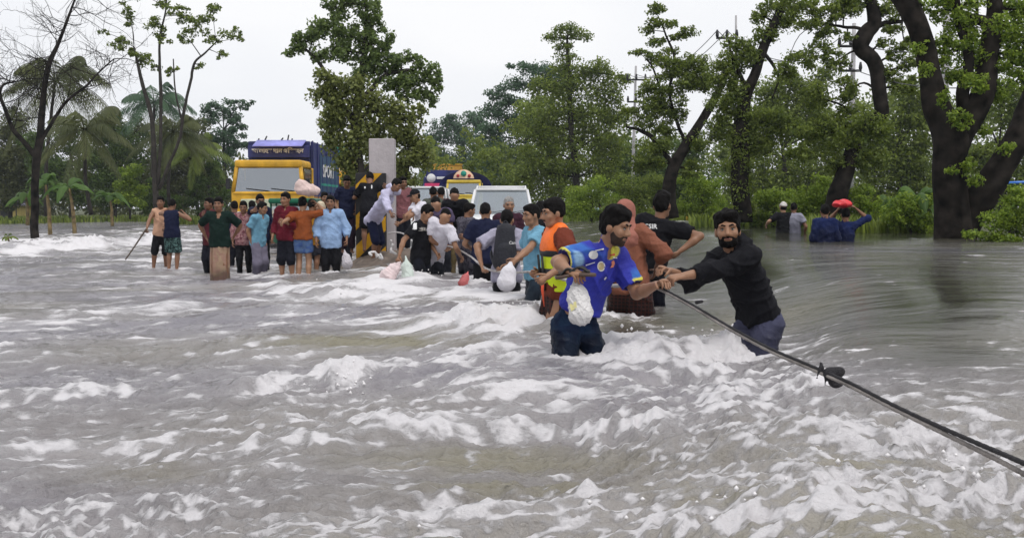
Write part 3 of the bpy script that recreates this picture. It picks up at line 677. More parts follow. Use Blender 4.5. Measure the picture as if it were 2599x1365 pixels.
for i, (lab, dd, bx, cl_, lm) in enumerate([
    ('background tree mass behind the leaning dark trunk on the right bank', 66, 1660, [(1600, 440, 60, 60), (1660, 420, 60, 60), (1720, 440, 60, 60), (1640, 480, 80, 50), (1560, 490, 60, 50), (1740, 390, 50, 50), (1700, 500, 80, 40), (1600, 390, 34, 34), (1780, 470, 60, 60)], LEAF_DEEP),
    ('background tree mass between the ivy column and the middle trunk', 60, 1990, [(1990, 290, 70, 60), (2060, 300, 70, 60), (2040, 240, 60, 40), (1960, 240, 60, 50), (2090, 200, 50, 40), (2000, 200, 50, 30), (2100, 360, 70, 50), (1950, 430, 50, 60), (2040, 440, 70, 50), (1990, 490, 80, 50), (2100, 460, 70, 60), (1900, 480, 60, 60), (1880, 400, 40, 60)], LEAF_OLIVE),
    ('background tree mass between the middle trunk and the forked trunk', 54, 2280, [(2240, 330, 60, 60), (2300, 300, 60, 60), (2270, 390, 70, 60), (2330, 370, 60, 70), (2220, 440, 70, 60), (2300, 450, 70, 60), (2350, 460, 60, 60), (2200, 380, 50, 50), (2260, 500, 90, 40), (2320, 240, 50, 40), (2180, 500, 60, 40), (2350, 300, 40, 50)], LEAF_OLIVE),
    ('background tree mass behind the forked trunk at the right edge', 50, 2540, [(2540, 240, 70, 50), (2580, 300, 70, 60), (2490, 400, 50, 50), (2560, 440, 70, 50), (2470, 300, 34, 40), (2600, 380, 60, 60), (2530, 490, 80, 50), (2640, 460, 60, 60), (2640, 250, 60, 60), (2440, 470, 50, 50)], LEAF_OLIVE)]):
    tree('backdrop_tree', lab, dd, [[(bx, 556, 16), (bx + 5, 460, 13), (bx - 4, 380, 9)]], cl_, .36, .95, lm, 120 + i, G_R, dthick=.5, flat=.75, fill=1.45, subs=1.5)
tree('leaning_tree', 'tree with dark trunk leaning right, behind the man in the black tee', 36, [[(1702, 556, 42), (1696, 500, 36), (1704, 440, 32), (1728, 390, 28), (1765, 330, 25), (1795, 280, 22), (1822, 235, 18), (1840, 180, 12)], [(1712, 425, 14), (1680, 380, 12), (1650, 345, 12), (1620, 330, 9), (1590, 322, 5)], [(1740, 370, 10), (1700, 250, 8), (1712, 150, 7), (1690, 90, 5), (1670, 40, 3)], [(1700, 300, 7), (1660, 180, 5), (1640, 150, 4)]],
     [(1665, 25, 26, 18), (1660, 60, 30, 16), (1700, 62, 30, 14), (1745, 82, 34, 14), (1640, 80, 26, 12), (1665, 105, 34, 12), (1720, 95, 26, 12), (1620, 135, 30, 10), (1660, 145, 34, 14), (1700, 130, 26, 12), (1690, 170, 60, 28), (1750, 160, 60, 28), (1720, 215, 70, 36), (1660, 225, 50, 34),
      (1780, 205, 50, 40), (1650, 270, 44, 34), (1700, 270, 50, 36), (1640, 310, 34, 24), (1690, 330, 36, 30), (1660, 380, 50, 34), (1720, 300, 34, 26), (1770, 360, 40, 30), (1640, 420, 50, 34), (1755, 430, 30, 30), (1600, 280, 26, 20)], .20, 1.1, LEAF_OLIVE, 131, G_R, bark=BARK_D, flat=.65, fill=1.3, subs=1.4)
tree('ivy_tree', 'tree column smothered in ivy with one dark bough rising to the top edge', 32, [[(1884, 566, 50), (1880, 450, 46), (1880, 330, 40), (1895, 240, 30), (1915, 190, 26), (1935, 130, 24), (1965, 60, 22), (2000, -20, 18)], [(1898, 230, 12), (1860, 150, 8), (1850, 100, 5)], [(1935, 130, 10), (1965, 170, 8), (1975, 205, 5), (1960, 250, 3)]],
     [(1870, 230, 34, 40), (1890, 290, 36, 44), (1880, 350, 40, 44), (1875, 410, 44, 44), (1880, 470, 44, 44), (1885, 530, 40, 34), (1860, 160, 50, 40), (1900, 140, 40, 34), (1870, 110, 40, 26), (1940, 90, 36, 26), (1985, 60, 44, 24), (1930, 40, 30, 24), (1960, 15, 40, 18), (2010, 30, 40, 24), (1830, 190, 40, 40), (1840, 260, 44, 40), (1820, 320, 40, 40), (1930, 300, 40, 36), (1950, 350, 44, 40), (1970, 300, 40, 30), (2000, 330, 50, 26), (1925, 370, 40, 34)],
     .18, 1.2, LEAF_OLIVE, 132, G_R, bark=BARK_D, flat=.85, fill=1.35, subs=1.5)
tree('middle_tree', 'tree with a dark kinked bough between the ivy column and the forked trunk', 29, [[(2128, 566, 60), (2130, 500, 52), (2148, 420, 44), (2172, 350, 38), (2205, 300, 30), (2240, 288, 34), (2230, 225, 36), (2212, 160, 38), (2184, 122, 40), (2200, 82, 40), (2222, 55, 34), (2212, 10, 28), (2195, -30, 24)], [(2205, 78, 16), (2245, 60, 14), (2290, 55, 9)], [(2195, 75, 9), (2150, 70, 8), (2090, 62, 5)]],
     [(2060, 20, 50, 20), (2010, 5, 50, 24), (2170, 0, 50, 24), (2130, 10, 44, 26), (2090, 120, 44, 26), (2040, 150, 50, 30), (2120, 160, 40, 30), (2300, 220, 40, 34), (2260, 190, 34, 26), (2080, 250, 60, 40), (2150, 230, 44, 40), (1990, 180, 40, 30), (2110, 40, 50, 26), (2060, 62, 50, 24), (2150, 30, 40, 26), (2110, 80, 50, 20), (2240, 20, 40, 26), (2260, 60, 40, 30), (2295, 110, 34, 26), (2240, 110, 30, 16), (2150, 95, 30, 14), (2290, 30, 30, 30), (2270, 140, 34, 20), (2300, 165, 30, 24), (2160, 300, 44, 40), (2210, 345, 44, 30), (2195, 315, 50, 34, -1.4), (2225, 330, 44, 30, -1.2), (2160, 350, 44, 34, -1.2), (2130, 360, 50, 40), (2180, 400, 44, 36), (2120, 420, 44, 34), (2240, 400, 40, 30), (2100, 310, 50, 34), (2060, 340, 50, 34), (2030, 390, 50, 30)],
     .18, .95, LEAF_OLIVE, 133, G_R, bark=BARK_D, flat=.7, fill=1.25, subs=1.4)
tree('forked_tree', 'huge dark forked trunk standing in the water at the right edge', 21, [
     [(2425, 640, 109), (2420, 590, 99), (2416, 540, 91), (2412, 480, 84), (2408, 420, 81), (2412, 370, 87), (2400, 320, 77), (2376, 262, 66), (2362, 200, 57), (2350, 130, 54), (2326, 60, 52), (2290, 0, 52), (2250, -50, 50)],
     [(2420, 400, 59), (2440, 340, 66), (2470, 285, 62), (2495, 225, 57), (2510, 160, 52), (2520, 90, 44), (2522, 20, 35), (2515, -40, 32)], [(2445, 330, 34), (2440, 250, 34), (2450, 180, 29), (2450, 100, 25), (2430, 30, 25), (2415, -40, 24)],
     [(2440, 610, 84), (2468, 545, 81), (2505, 480, 74), (2545, 410, 67), (2585, 335, 64), (2620, 260, 59), (2660, 170, 50)], [(2520, 60, 34), (2490, 50, 29), (2460, 56, 22), (2440, 70, 15)]],
     [(2420, 60, 40, 34), (2390, 0, 40, 34), (2560, 20, 60, 34), (2480, 10, 40, 30), (2470, 70, 40, 30), (2600, 160, 50, 40), (2380, 220, 30, 34), (2540, 230, 40, 34), (2330, 120, 24, 30, -.3), (2390, 110, 30, 34), (2420, 130, 44, 36), (2460, 110, 40, 30), (2470, 150, 50, 34), (2550, 90, 50, 34), (2580, 60, 44, 34), (2560, 140, 50, 34), (2600, 110, 40, 40), (2520, 170, 50, 26), (2390, 160, 30, 26), (2430, 185, 40, 26), (2590, 30, 30, 26), (2380, 30, 26, 34), (2640, 90, 50, 60), (2410, 200, 26, 20),
      (2455, 420, 24, 26, -.4), (2440, 300, 40, 30, -.6), (2475, 210, 50, 34, -.6), (2530, 60, 40, 30, -.6), (2400, 250, 24, 24, -.5), (2350, 180, 20, 24, -.4), (2585, 200, 40, 34), (2440, 20, 50, 30), (2340, 10, 40, 26), (2500, 330, 20, 20), (2560, 380, 26, 26, -.6), (2415, 430, 20, 14, -.6), (2475, 460, 24, 20, -.5)],
     .15, .8, LEAF_LIGHT, 134, G_R, bark=BARK_D, flat=.75, fill=1.2, subs=1.4)
# bushes at the right waterline
bush_r = [('yellow-green bush at the waterline behind the jersey man', 46, 1500, [(1480, 500, 60, 44), (1530, 480, 50, 40), (1450, 530, 60, 24), (1560, 520, 60, 34), (1500, 545, 80, 18)], LEAF_LIGHT),
          ('tall light bush between the tallest tree and the leaning trunk', 44, 1620, [(1600, 480, 50, 50), (1640, 500, 50, 44), (1580, 530, 60, 30), (1630, 540, 70, 22), (1660, 460, 34, 34)], LEAF_OLIVE),
          ('light green bush right of the leaning trunk above the yellow drum', 40, 1780, [(1760, 470, 50, 40), (1810, 480, 50, 44), (1780, 520, 70, 34), (1820, 540, 60, 24), (1740, 530, 40, 24)], LEAF_LIGHT),
          ('bush with arching stems at the waterline behind the cap wearer', 34, 1960, [(1930, 520, 60, 34), (1980, 500, 60, 34), (1900, 550, 60, 22), (1960, 555, 60, 20), (2020, 520, 50, 34)], LEAF_LIGHT),
          ('bright bush left of the middle trunk at the waterline', 32, 2070, [(2060, 500, 50, 34), (2040, 530, 60, 34), (2090, 520, 40, 40), (2050, 560, 60, 20), (2085, 470, 30, 30)], LEAF_LIGHT),
          ('bush right of the red bundle at the waterline', 29, 2190, [(2180, 510, 44, 44), (2210, 540, 54, 38), (2170, 560, 44, 20), (2240, 560, 50, 24)], LEAF_LIGHT),
          ('broad bright bush in front of the leaning concrete post', 26, 2310, [(2300, 520, 54, 34), (2340, 550, 54, 34), (2270, 550, 50, 26), (2330, 575, 50, 18), (2360, 520, 30, 30)], LEAF_LIGHT),
          ('fresh green shoreline bush right of the forked trunk', 19.5, 2560, [(2540, 560, 50, 34), (2590, 540, 50, 50), (2490, 600, 46, 18), (2540, 605, 60, 20), (2610, 590, 50, 34), (2580, 500, 40, 34), (2650, 560, 60, 50)], LEAF_LIGHT)]
for i, (lab, dd, bx, cl_, lm) in enumerate(bush_r):
    by = cl_[0][1]
    zsh = topx(0, dd, float(zbase((bx - CX) / FPX * dd, dd)))[1]
    tree('bush', lab, dd, [[(bx, zsh + 4, 8), (bx + 4, by + 8, 6)]], cl_, .17 if dd > 25 else .12, 1.1, lm, 140 + i, 'bushes on the right bank', 'bush', shape=1.7, fill=1.3, subs=1.4)
banana('broad-leaved banana clump in front of the concrete power pole', 26.5, (2325, 580), (2330, 505), 9, 11, 1.5, 161, None)
banana('banana clump with pale leaves deep in the right bank bushes', 31, (2250, 575), (2262, 520), 9, 9, 1.3, 162, None)
# ------------------------------------------------------------------ bodies: smooth implicit surfaces meshed with surface nets
class Field:
    def __init__(s): s.p = []
    def cone(s, a, b, r1, r2, k=.03, flat=None, cuts=(), op='+'):
        s.p.append(('c', V(a, float), V(b, float), r1, r2, k, flat, cuts, op)); return s
    def ell(s, c, ax, r, k=.02, cuts=(), op='+'):
        s.p.append(('e', V(c, float), V(ax, float), V(r, float), None, k, None, cuts, op)); return s
    def bounds(s):
        lo = V([9e9] * 3); hi = -lo
        for q in s.p:
            if q[8] == '-': continue
            if q[0] == 'c':
                m = max(q[3], q[4]); lo = np.minimum(lo, np.minimum(q[1], q[2]) - m); hi = np.maximum(hi, np.maximum(q[1], q[2]) + m)
            else:
                m = max(q[3]); lo = np.minimum(lo, q[1] - m); hi = np.maximum(hi, q[1] + m)
        return lo - .05, hi + .05
    def mesh(s, h, fine=None, hf=None, clip=None, gcut=None):
        lo, hi = s.bounds(); axs = []
        if clip is not None: lo, hi = np.maximum(lo, clip[0]), np.minimum(hi, clip[1])
        for i in range(3):
            if fine is None: axs.append(np.arange(lo[i], hi[i] + h, h))
            else:
                f0, f1 = fine[0][i], fine[1][i]
                axs.append(np.concatenate([np.arange(lo[i], max(lo[i], f0) + 1e-6, h)[:-1] if f0 > lo[i] + h else np.zeros(0), np.arange(max(lo[i], f0), min(hi[i], f1), hf), np.arange(min(hi[i], f1), hi[i] + h, h)]))
        X, Y, Z = [a.astype(np.float32) for a in axs]
        F = np.full((len(X), len(Y), len(Z)), .25, np.float32)
        for (ty_, a, b, r1, r2, k, flat, cuts, op) in s.p:
            if ty_ == 'c': m = max(r1, r2) + k + .05; l0 = np.minimum(a, b) - m; h0 = np.maximum(a, b) + m
            else: m = max(r1) + k + .05; l0 = a - m; h0 = a + m
            sl = tuple(slice(max(0, np.searchsorted(A_, l0[i]) - 1), np.searchsorted(A_, h0[i]) + 1) for i, A_ in enumerate((X, Y, Z)))
            x = X[sl[0]][:, None, None]; y = Y[sl[1]][None, :, None]; z = Z[sl[2]][None, None, :]
            if x.size == 0 or y.size == 0 or z.size == 0: continue
            if ty_ == 'c':
                dx, dy, dz = x - a[0], y - a[1], z - a[2]; ba = b - a; bb = max(1e-9, float(ba @ ba))
                t = np.clip((dx * ba[0] + dy * ba[1] + dz * ba[2]) / bb, 0, 1)
                ex, ey, ez = dx - t * ba[0], dy - t * ba[1], dz - t * ba[2]
                if flat is not None:
                    f, kf = flat; e = (ex * f[0] + ey * f[1] + ez * f[2]); q2 = ex * ex + ey * ey + ez * ez + e * e * (kf * kf - 1)
                    ln = np.sqrt(np.maximum(q2, 1e-12)); rad = r1 + (r2 - r1) * t
                    g = np.sqrt(np.maximum(q2 + e * e * (kf ** 4 - kf * kf) , 1e-12)) / ln   # gradient length
                    d = (ln - rad) / np.maximum(g, 1)
                else: d = np.sqrt(ex * ex + ey * ey + ez * ez) - (r1 + (r2 - r1) * t)
            else:
                dx, dy, dz = x - a[0], y - a[1], z - a[2]
                c = [(dx * b[i][0] + dy * b[i][1] + dz * b[i][2]) for i in range(3)]
                k0 = np.sqrt(sum((c[i] / r1[i]) ** 2 for i in range(3))); k1 = np.sqrt(sum((c[i] / r1[i] ** 2) ** 2 for i in range(3)))
                d = k0 * (k0 - 1) / np.maximum(k1, 1e-6)
            for (cp, cn) in cuts:
                d = np.maximum(d, (x - cp[0]) * cn[0] + (y - cp[1]) * cn[1] + (z - cp[2]) * cn[2])
            G = F[sl]
            if op == '+':
                hh_ = np.clip(.5 + .5 * (G - d) / k, 0, 1); F[sl] = G * (1 - hh_) + d * hh_ - k * hh_ * (1 - hh_)
            else:
                hh_ = np.clip(.5 - .5 * (G + d) / k, 0, 1); F[sl] = G * (1 - hh_) - d * hh_ + k * hh_ * (1 - hh_)
        if gcut is not None:
            cp, R_, sg_ = gcut; D_ = np.sqrt((X[:, None, None] - cp[0]) ** 2 + (Y[None, :, None] - cp[1]) ** 2 + (Z[None, None, :] - cp[2]) ** 2); F = np.maximum(F, ((D_ - R_) * sg_).astype(np.float32))
        return snets(F, X, Y, Z)
_CO = np.array([(i, j, k) for i in (0, 1) for j in (0, 1) for k in (0, 1)])
_ED = [(a, b) for a in range(8) for b in range(a + 1, 8) if np.abs(_CO[a] - _CO[b]).sum() == 1]
def snets(F, X, Y, Z):
    ins = F < 0; n0, n1, n2 = F.shape
    c = ins[:-1, :-1, :-1].astype(np.int8)
    for o in _CO[1:]: c = c + ins[o[0]:n0 - 1 + o[0], o[1]:n1 - 1 + o[1], o[2]:n2 - 1 + o[2]]
    act = (c > 0) & (c < 8); idx = np.argwhere(act); m = len(idx)
    if m == 0: return np.zeros((0, 3)), np.zeros((0, 4), int)
    vid = np.full(act.shape, -1, np.int64); vid[act] = np.arange(m)
    cv = np.stack([F[idx[:, 0] + o[0], idx[:, 1] + o[1], idx[:, 2] + o[2]] for o in _CO], 1)
    sm = np.zeros((m, 3)); ct = np.zeros(m)
    for a, b in _ED:
        mk_ = (cv[:, a] < 0) != (cv[:, b] < 0); t = np.where(mk_, cv[:, a] / np.where(mk_, cv[:, a] - cv[:, b], 1), 0)
        pt = _CO[a] + t[:, None] * (_CO[b] - _CO[a]); sm += pt * mk_[:, None]; ct += mk_
    g = idx + sm / ct[:, None]
    vtx = np.stack([np.interp(g[:, i], np.arange(len(A_)), A_) for i, A_ in enumerate((X, Y, Z))], 1)
    qs = []
    for ax in range(3):
        u, v = (ax + 1) % 3, (ax + 2) % 3
        sl0 = [slice(None)] * 3; sl1 = [slice(None)] * 3; sl0[ax] = slice(0, -1); sl1[ax] = slice(1, None)
        a, b = ins[tuple(sl0)], ins[tuple(sl1)]; e = np.argwhere(a != b)
        e = e[(e[:, u] > 0) & (e[:, v] > 0) & (e[:, u] < F.shape[u] - 1) & (e[:, v] < F.shape[v] - 1)]
        if not len(e): continue
        fl = a[tuple(e.T)]
        def cell(du, dv):
            k = e.copy(); k[:, u] -= du; k[:, v] -= dv; return vid[tuple(k.T)]
        q = np.stack([cell(1, 1), cell(0, 1), cell(0, 0), cell(1, 0)], 1)
        q[~fl] = q[~fl][:, ::-1]; qs.append(q)
    q = np.concatenate(qs); q = q[(q >= 0).all(1)]
    us = np.unique(q); mp_ = np.full(m, -1, np.int64); mp_[us] = np.arange(len(us))
    return vtx[us], mp_[q]
def vnormals(v, q):
    n = np.cross(v[q[:, 2]] - v[q[:, 0]], v[q[:, 3]] - v[q[:, 1]]); o = np.zeros_like(v)
    for i in range(4): np.add.at(o, q[:, i], n)
    return o / (np.linalg.norm(o, axis=1)[:, None] + 1e-12)
def relax(v, q, it=1, f=.5):
    for _ in range(it):
        s = np.zeros_like(v); c = np.zeros(len(v))
        for i in range(4):
            np.add.at(s, q[:, i], v[q[:, (i + 1) % 4]]); np.add.at(c, q[:, i], 1)
            np.add.at(s, q[:, i], v[q[:, (i + 3) % 4]]); np.add.at(c, q[:, i], 1)
        v = v + (s / np.maximum(c, 1)[:, None] - v) * f
    return v

# ---- cloth, skin and hair materials
def skinmat(i):
    cols = [(.30, .155, .088), (.24, .118, .066), (.36, .20, .120), (.19, .092, .052)]
    nm = 'skin_%d' % i
    if nm in MATS: return MATS[nm]
    m = mat(nm, cols[i], .48, .15, 60, .10, .45, vscale=14); return m
HAIR = mat('black_hair', (.006, .005, .005), .75, .5, 90, .3, .12, vscale=60)
HAIR_G = mat('grey_hair', (.30, .29, .28), .6, .9, 90, .3, .4, vscale=60)
def cloth(name, col, pattern=None, col2=None, sc=14, rough=.82):
    if name in MATS: return MATS[name]
    m, n, b = nmat(name); N_, L_ = n.nodes.new, n.links.new
    t = N_('ShaderNodeTexCoord'); no = N_('ShaderNodeTexNoise'); no.inputs['Scale'].default_value = 9; no.inputs['Detail'].default_value = 5; L_(t.outputs['Object'], no.inputs['Vector'])
    r = N_('ShaderNodeValToRGB'); r.color_ramp.elements[0].position = .3; r.color_ramp.elements[0].color = (*[c * .80 for c in col], 1)
    r.color_ramp.elements[1].position = .72; r.color_ramp.elements[1].color = (*[min(1, c * 1.1) for c in col], 1); L_(no.outputs['Fac'], r.inputs['Fac'])
    out = r.outputs['Color']
    if pattern:
        mxr = N_('ShaderNodeMixRGB'); mxr.inputs[2].default_value = (*col2, 1); L_(out, mxr.inputs[1])
        if pattern == 'plaid':
            fs = []
            for ax in ('X', 'Z', 'Y'):
                w = N_('ShaderNodeTexWave'); w.bands_direction = ax; w.inputs['Scale'].default_value = sc; w.inputs['Distortion'].default_value = 1.2; w.inputs['Detail'].default_value = 1
                L_(t.outputs['Object'], w.inputs['Vector']); fs.append(w.outputs['Fac'])
            a = N_('ShaderNodeMath'); a.operation = 'MAXIMUM'; L_(fs[0], a.inputs[0]); L_(fs[1], a.inputs[1])
            rp = N_('ShaderNodeMapRange'); rp.inputs[1].default_value = .72; rp.inputs[2].default_value = .9; L_(a.outputs[0], rp.inputs[0]); L_(rp.outputs[0], mxr.inputs[0])
        elif pattern == 'stripe':
            w = N_('ShaderNodeTexWave'); w.bands_direction = 'Z'; w.inputs['Scale'].default_value = sc; w.inputs['Distortion'].default_value = .4
            L_(t.outputs['Object'], w.inputs['Vector']); rp = N_('ShaderNodeMapRange'); rp.inputs[1].default_value = .6; rp.inputs[2].default_value = .75; L_(w.outputs['Fac'], rp.inputs[0]); L_(rp.outputs[0], mxr.inputs[0])
        else:
            vo = N_('ShaderNodeTexNoise'); vo.inputs['Scale'].default_value = sc; vo.inputs['Detail'].default_value = 2.5; vo.inputs['Distortion'].default_value = 1.5
            L_(t.outputs['Object'], vo.inputs['Vector']); rp = N_('ShaderNodeMapRange'); rp.inputs[1].default_value = .48; rp.inputs[2].default_value = .56; L_(vo.outputs['Fac'], rp.inputs[0]); L_(rp.outputs[0], mxr.inputs[0])
        out = mxr.outputs[0]
    wt = N_('ShaderNodeAttribute'); wt.attribute_name = 'wet'; ml = N_('ShaderNodeMixRGB'); ml.name = 'wetmix'; ml.blend_type = 'MULTIPLY'; ml.inputs[2].default_value = (.42, .42, .44, 1); L_(wt.outputs['Fac'], ml.inputs[0]); L_(out, ml.inputs[1])
    rg_ = N_('ShaderNodeMapRange'); rg_.inputs['To Min'].default_value = rough; rg_.inputs['To Max'].default_value = .38; L_(wt.outputs['Fac'], rg_.inputs['Value']); L_(rg_.outputs['Result'], b.inputs['Roughness'])
    L_(ml.outputs[0], b.inputs['Base Color']); b.inputs['Specular IOR Level'].default_value = .14
    n2 = N_('ShaderNodeTexNoise'); n2.inputs['Scale'].default_value = 17; n2.inputs['Detail'].default_value = 4; n2.inputs['Distortion'].default_value = .8; L_(t.outputs['Object'], n2.inputs['Vector'])
    bp = N_('ShaderNodeBump'); bp.inputs['Strength'].default_value = .55; bp.inputs['Distance'].default_value = .03; L_(n2.outputs['Fac'], bp.inputs['Height']); L_(bp.outputs['Normal'], b.inputs['Normal'])
    MATS[name] = m; return m
def printcloth(name, rough=.7):
    """cloth whose dyed colours are carried by the mesh"""
    if name in MATS: return MATS[name]
    m = cloth(name, (.5, .5, .5), rough=rough); n = m.node_tree; a = n.nodes.new('ShaderNodeAttribute'); a.attribute_name = 'dye'
    n.links.new(a.outputs['Color'], n.nodes['wetmix'].inputs[1]); return m
WHITE_EYE = mat('eye_white', (.34, .30, .27), .3); IRIS = mat('eye_dark', (.015, .010, .008), .2)
LIPS = mat('lips', (.20, .075, .06), .5)

def ik(a, t, l1, l2, pole):
    d = t - a; L = np.linalg.norm(d); L2 = min(L, (l1 + l2) * .996); dn = d / (L + 1e-9)
    c = (l1 * l1 + L2 * L2 - l2 * l2) / (2 * l1 * L2); c = max(-1, min(1, c)); s = math.sqrt(1 - c * c)
    p = pole - dn * np.dot(pole, dn); p = nrm(p)
    return a + dn * l1 * c + p * l1 * s, a + dn * L2

def fingers(wrist, hd, pn_, sc, curl, thumb=1, splay=.05):
    """four fingers and a thumb; hd hand direction, pn_ palm side"""
    mb = MB(); lat = nrm(np.cross(hd, pn_)) * thumb   # towards the thumb
    for i, (o, L) in enumerate(((.030, .070), (.010, .080), (-.010, .074), (-.029, .058))):
        b = wrist + hd * .082 * sc + lat * o * sc; d = nrm(hd + lat * splay * (1.5 - i)); pts = [b - d * .02 * sc, b]
        for seg, f in enumerate((.45, .32, .26)):
            ang = curl * (.75 if seg == 0 else 1.0) * (1 + .08 * i)
            d = nrm(d * math.cos(ang) + nrm(pn_ - d * np.dot(pn_, d)) * math.sin(ang)); pts.append(pts[-1] + d * L * f * sc)
        mb.tube(np.array(pts), np.array([.009, .0098, .0090, .0080, .0062]) * sc, 6)
    b = wrist + hd * .028 * sc + lat * .028 * sc; d = nrm(hd * .75 + lat * .65 + pn_ * .25); pts = [b - d * .01 * sc, b]
    for f, ang in ((.042, .15), (.030, .35 * curl + .1), (.024, .5 * curl + .1)):
        d = nrm(d * math.cos(ang) + nrm(pn_ * .7 - lat * .5 - d * np.dot(pn_ * .7 - lat * .5, d)) * math.sin(ang)); pts.append(pts[-1] + d * f * sc)
    mb.tube(np.array(pts), np.array([.013, .0125, .011, .0095, .0068]) * sc, 6)
    return mb.data()

PEOPLE = {}
def wetness(v, p0):
    """how soaked the cloth is: up to a ragged tide line above the water"""
    return sstep(.30, .10, v[:, 2] - float(zbase(p0[0], p0[1])) + .07 * wob(v, 9, 77) + .03 * wob(v, 30, 78))
def person(label, key, px=None, py=None, s=140, yaw=0, h=1.68, lean=(0, 0), pel=None, neck=None, twist=0, head=(0, 0, 0), la=None, ra=None, ll=None, rl=None,
           top=None, bot=None, hair='short', hairm=None, skin=0, beard=0, wide=1.0, res=None, group='people wading along the rope', hat=None, beardm=None):
    """yaw 0 faces the camera, 90 faces the picture's right.  la/ra: left and right arm, dict(at=(out,fwd,up) from shoulder | px=(x,y,d), pole=, curl=, palm=).
    ll/rl: ankle (out,fwd,up) from the hip.  top/bot: garment dicts"""
    k = h / 1.70; yr = math.radians(yaw); wide = wide * .94
    F = V([math.sin(yr), -math.cos(yr), 0]); L = V([math.cos(yr), math.sin(yr), 0])
    d = FPX / s
    if pel is not None:
        p0 = P(*pel); nb = P(*neck); sp = nrm(nb - p0); torso = np.linalg.norm(nb - p0); k = min(max(torso / .52, .8), 1.15) if h is None else k
    else:
        sp = nrm(UP + F * math.tan(math.radians(lean[0])) + L * math.tan(math.radians(lean[1]))); torso = .52 * k; p0 = V([0, 0, 0.]); nb = p0 + sp * torso
    Lc = nrm(L - sp * np.dot(L, sp)); tw = math.radians(twist)
    Fc = nrm(np.cross(Lc, sp)) ; Fc = Fc if np.dot(Fc, F) > 0 else -Fc
    Lc = nrm(Lc * math.cos(tw) - Fc * math.sin(tw)); Fc = nrm(Fc - Lc * np.dot(Fc, Lc))
    hy = yr + math.radians(head[0]); hp = math.radians(head[1]); hr = math.radians(head[2] if len(head) > 2 else 0)
    hf0 = V([math.sin(hy), -math.cos(hy), 0]); hl = V([math.cos(hy), math.sin(hy), 0])
    hf = hf0 * math.cos(hp) - UP * math.sin(hp); hu = UP * math.cos(hp) + hf0 * math.sin(hp)
    hu, hl = nrm(hu * math.cos(hr) + hl * math.sin(hr)), nrm(hl * math.cos(hr) - hu * math.sin(hr))
    nd = nrm(sp * .55 + hu * .6 + hf * .06)
    hc = nb + nd * .135 * k + hf * .022 * k
    topv = hc + hu * .126 * k
    if pel is None:
        sh_ = P(px, py, d) - topv; p0, nb, hc, topv = p0 + sh_, nb + sh_, hc + sh_, topv + sh_
    shl = {1: p0 + sp * (torso - .070 * k) + Lc * .168 * k * wide, -1: p0 + sp * (torso - .070 * k) - Lc * .168 * k * wide}
    hipj = {1: p0 - UP * .02 * k + L * .078 * k, -1: p0 - UP * .02 * k - L * .078 * k}
    chest = p0 + sp * torso * .66
    arms, legs = {}, {}
    for sgn, spec in ((1, la), (-1, ra)):
        spec = spec or {}
        a = shl[sgn]
        if 'px' in spec: t = P(*spec['px'])
        elif 'w' in spec: t = V(spec['w'])
        else:
            o = spec.get('at', (.07, .06, -.53)); t = a + L * sgn * o[0] * k + F * o[1] * k + UP * o[2] * k
        pole = spec.get('pole', (.5, -.8, -.3)); pole = L * sgn * pole[0] + F * pole[1] + UP * pole[2]
        e, w = (P(*spec['epx']), t) if 'epx' in spec else ik(a, t, .295 * k, .255 * k, pole)
        fd = nrm(w - e); hd = nrm(fd + V(spec.get('bend', (0, 0, 0))))
        pm = spec.get('palm'); pm = -L * sgn if pm is None else nrm(V(pm, float)); pm = nrm(pm - hd * np.dot(pm, hd))
        arms[sgn] = (a, e, w, hd, pm, spec.get('curl', .45))
    for sgn, spec in ((1, ll), (-1, rl)):
        o = spec or (.02, 0, -.82); a = hipj[sgn]
        t = a + L * sgn * o[0] * k + F * o[1] * k + UP * o[2] * k if len(o) == 3 else P(*o[1:])
        kn, an = ik(a, t, .425 * k, .405 * k, F + L * sgn * .12)
        legs[sgn] = (a, kn, an)
    near = d < 8.5; mid = d < 14
    h1, h2 = res or ((.0105, .0058) if near else (.015, .0085) if mid else (.019, .0115))
    fine = (hc - .16 * k, hc + .16 * k)
    root = empty('person', (p0[0], p0[1], min(legs[1][2][2], legs[-1][2][2]) - .06), label, 'person', group)
    ax = V([hl, hf, hu])
    def H(l, f, u): return hc + hl * l * k + hf * f * k + hu * u * k
    # ---- body
    B_ = Field()
    fl = (Fc, 1.42)
    B_.cone(p0, p0 + sp * torso * .35, .150 * k * wide, .138 * k * wide, .05, fl).cone(p0 + sp * torso * .3, chest, .138 * k * wide, .158 * k * wide, .05, fl)
    B_.cone(shl[1] - Lc * .02, shl[-1] + Lc * .02, .052 * k, .052 * k, .05).cone(nb - sp * .07 * k, shl[1] * .7 + nb * .3 - sp * .02, .05 * k, .045 * k, .05).cone(nb - sp * .07 * k, shl[-1] * .7 + nb * .3 - sp * .02, .05 * k, .045 * k, .05)
    B_.cone(nb - sp * .05 * k, hc - hu * .06 * k - hf * .02 * k, .058 * k, .054 * k, .025)
    for sgn in (1, -1):
        a, e, w, hd, pm, cu = arms[sgn]
        B_.cone(a, a * .5 + e * .5, .054 * k, .049 * k, .03).cone(a * .5 + e * .5, e, .049 * k, .040 * k, .03)
        B_.cone(e, e * .65 + w * .35, .041 * k, .043 * k, .02).cone(e * .65 + w * .35, w, .043 * k, .027 * k, .02)
        B_.cone(w, w + hd * .075 * k, .030 * k, .040 * k, .015, (pm, 2.1))
        a, kn, an = legs[sgn]
        B_.cone(a, kn, .082 * k, .056 * k, .04); c1 = kn * .68 + an * .32 - F * .012 * k
        B_.cone(kn, c1, .056 * k, .058 * k, .025).cone(c1, an, .058 * k, .036 * k, .02)
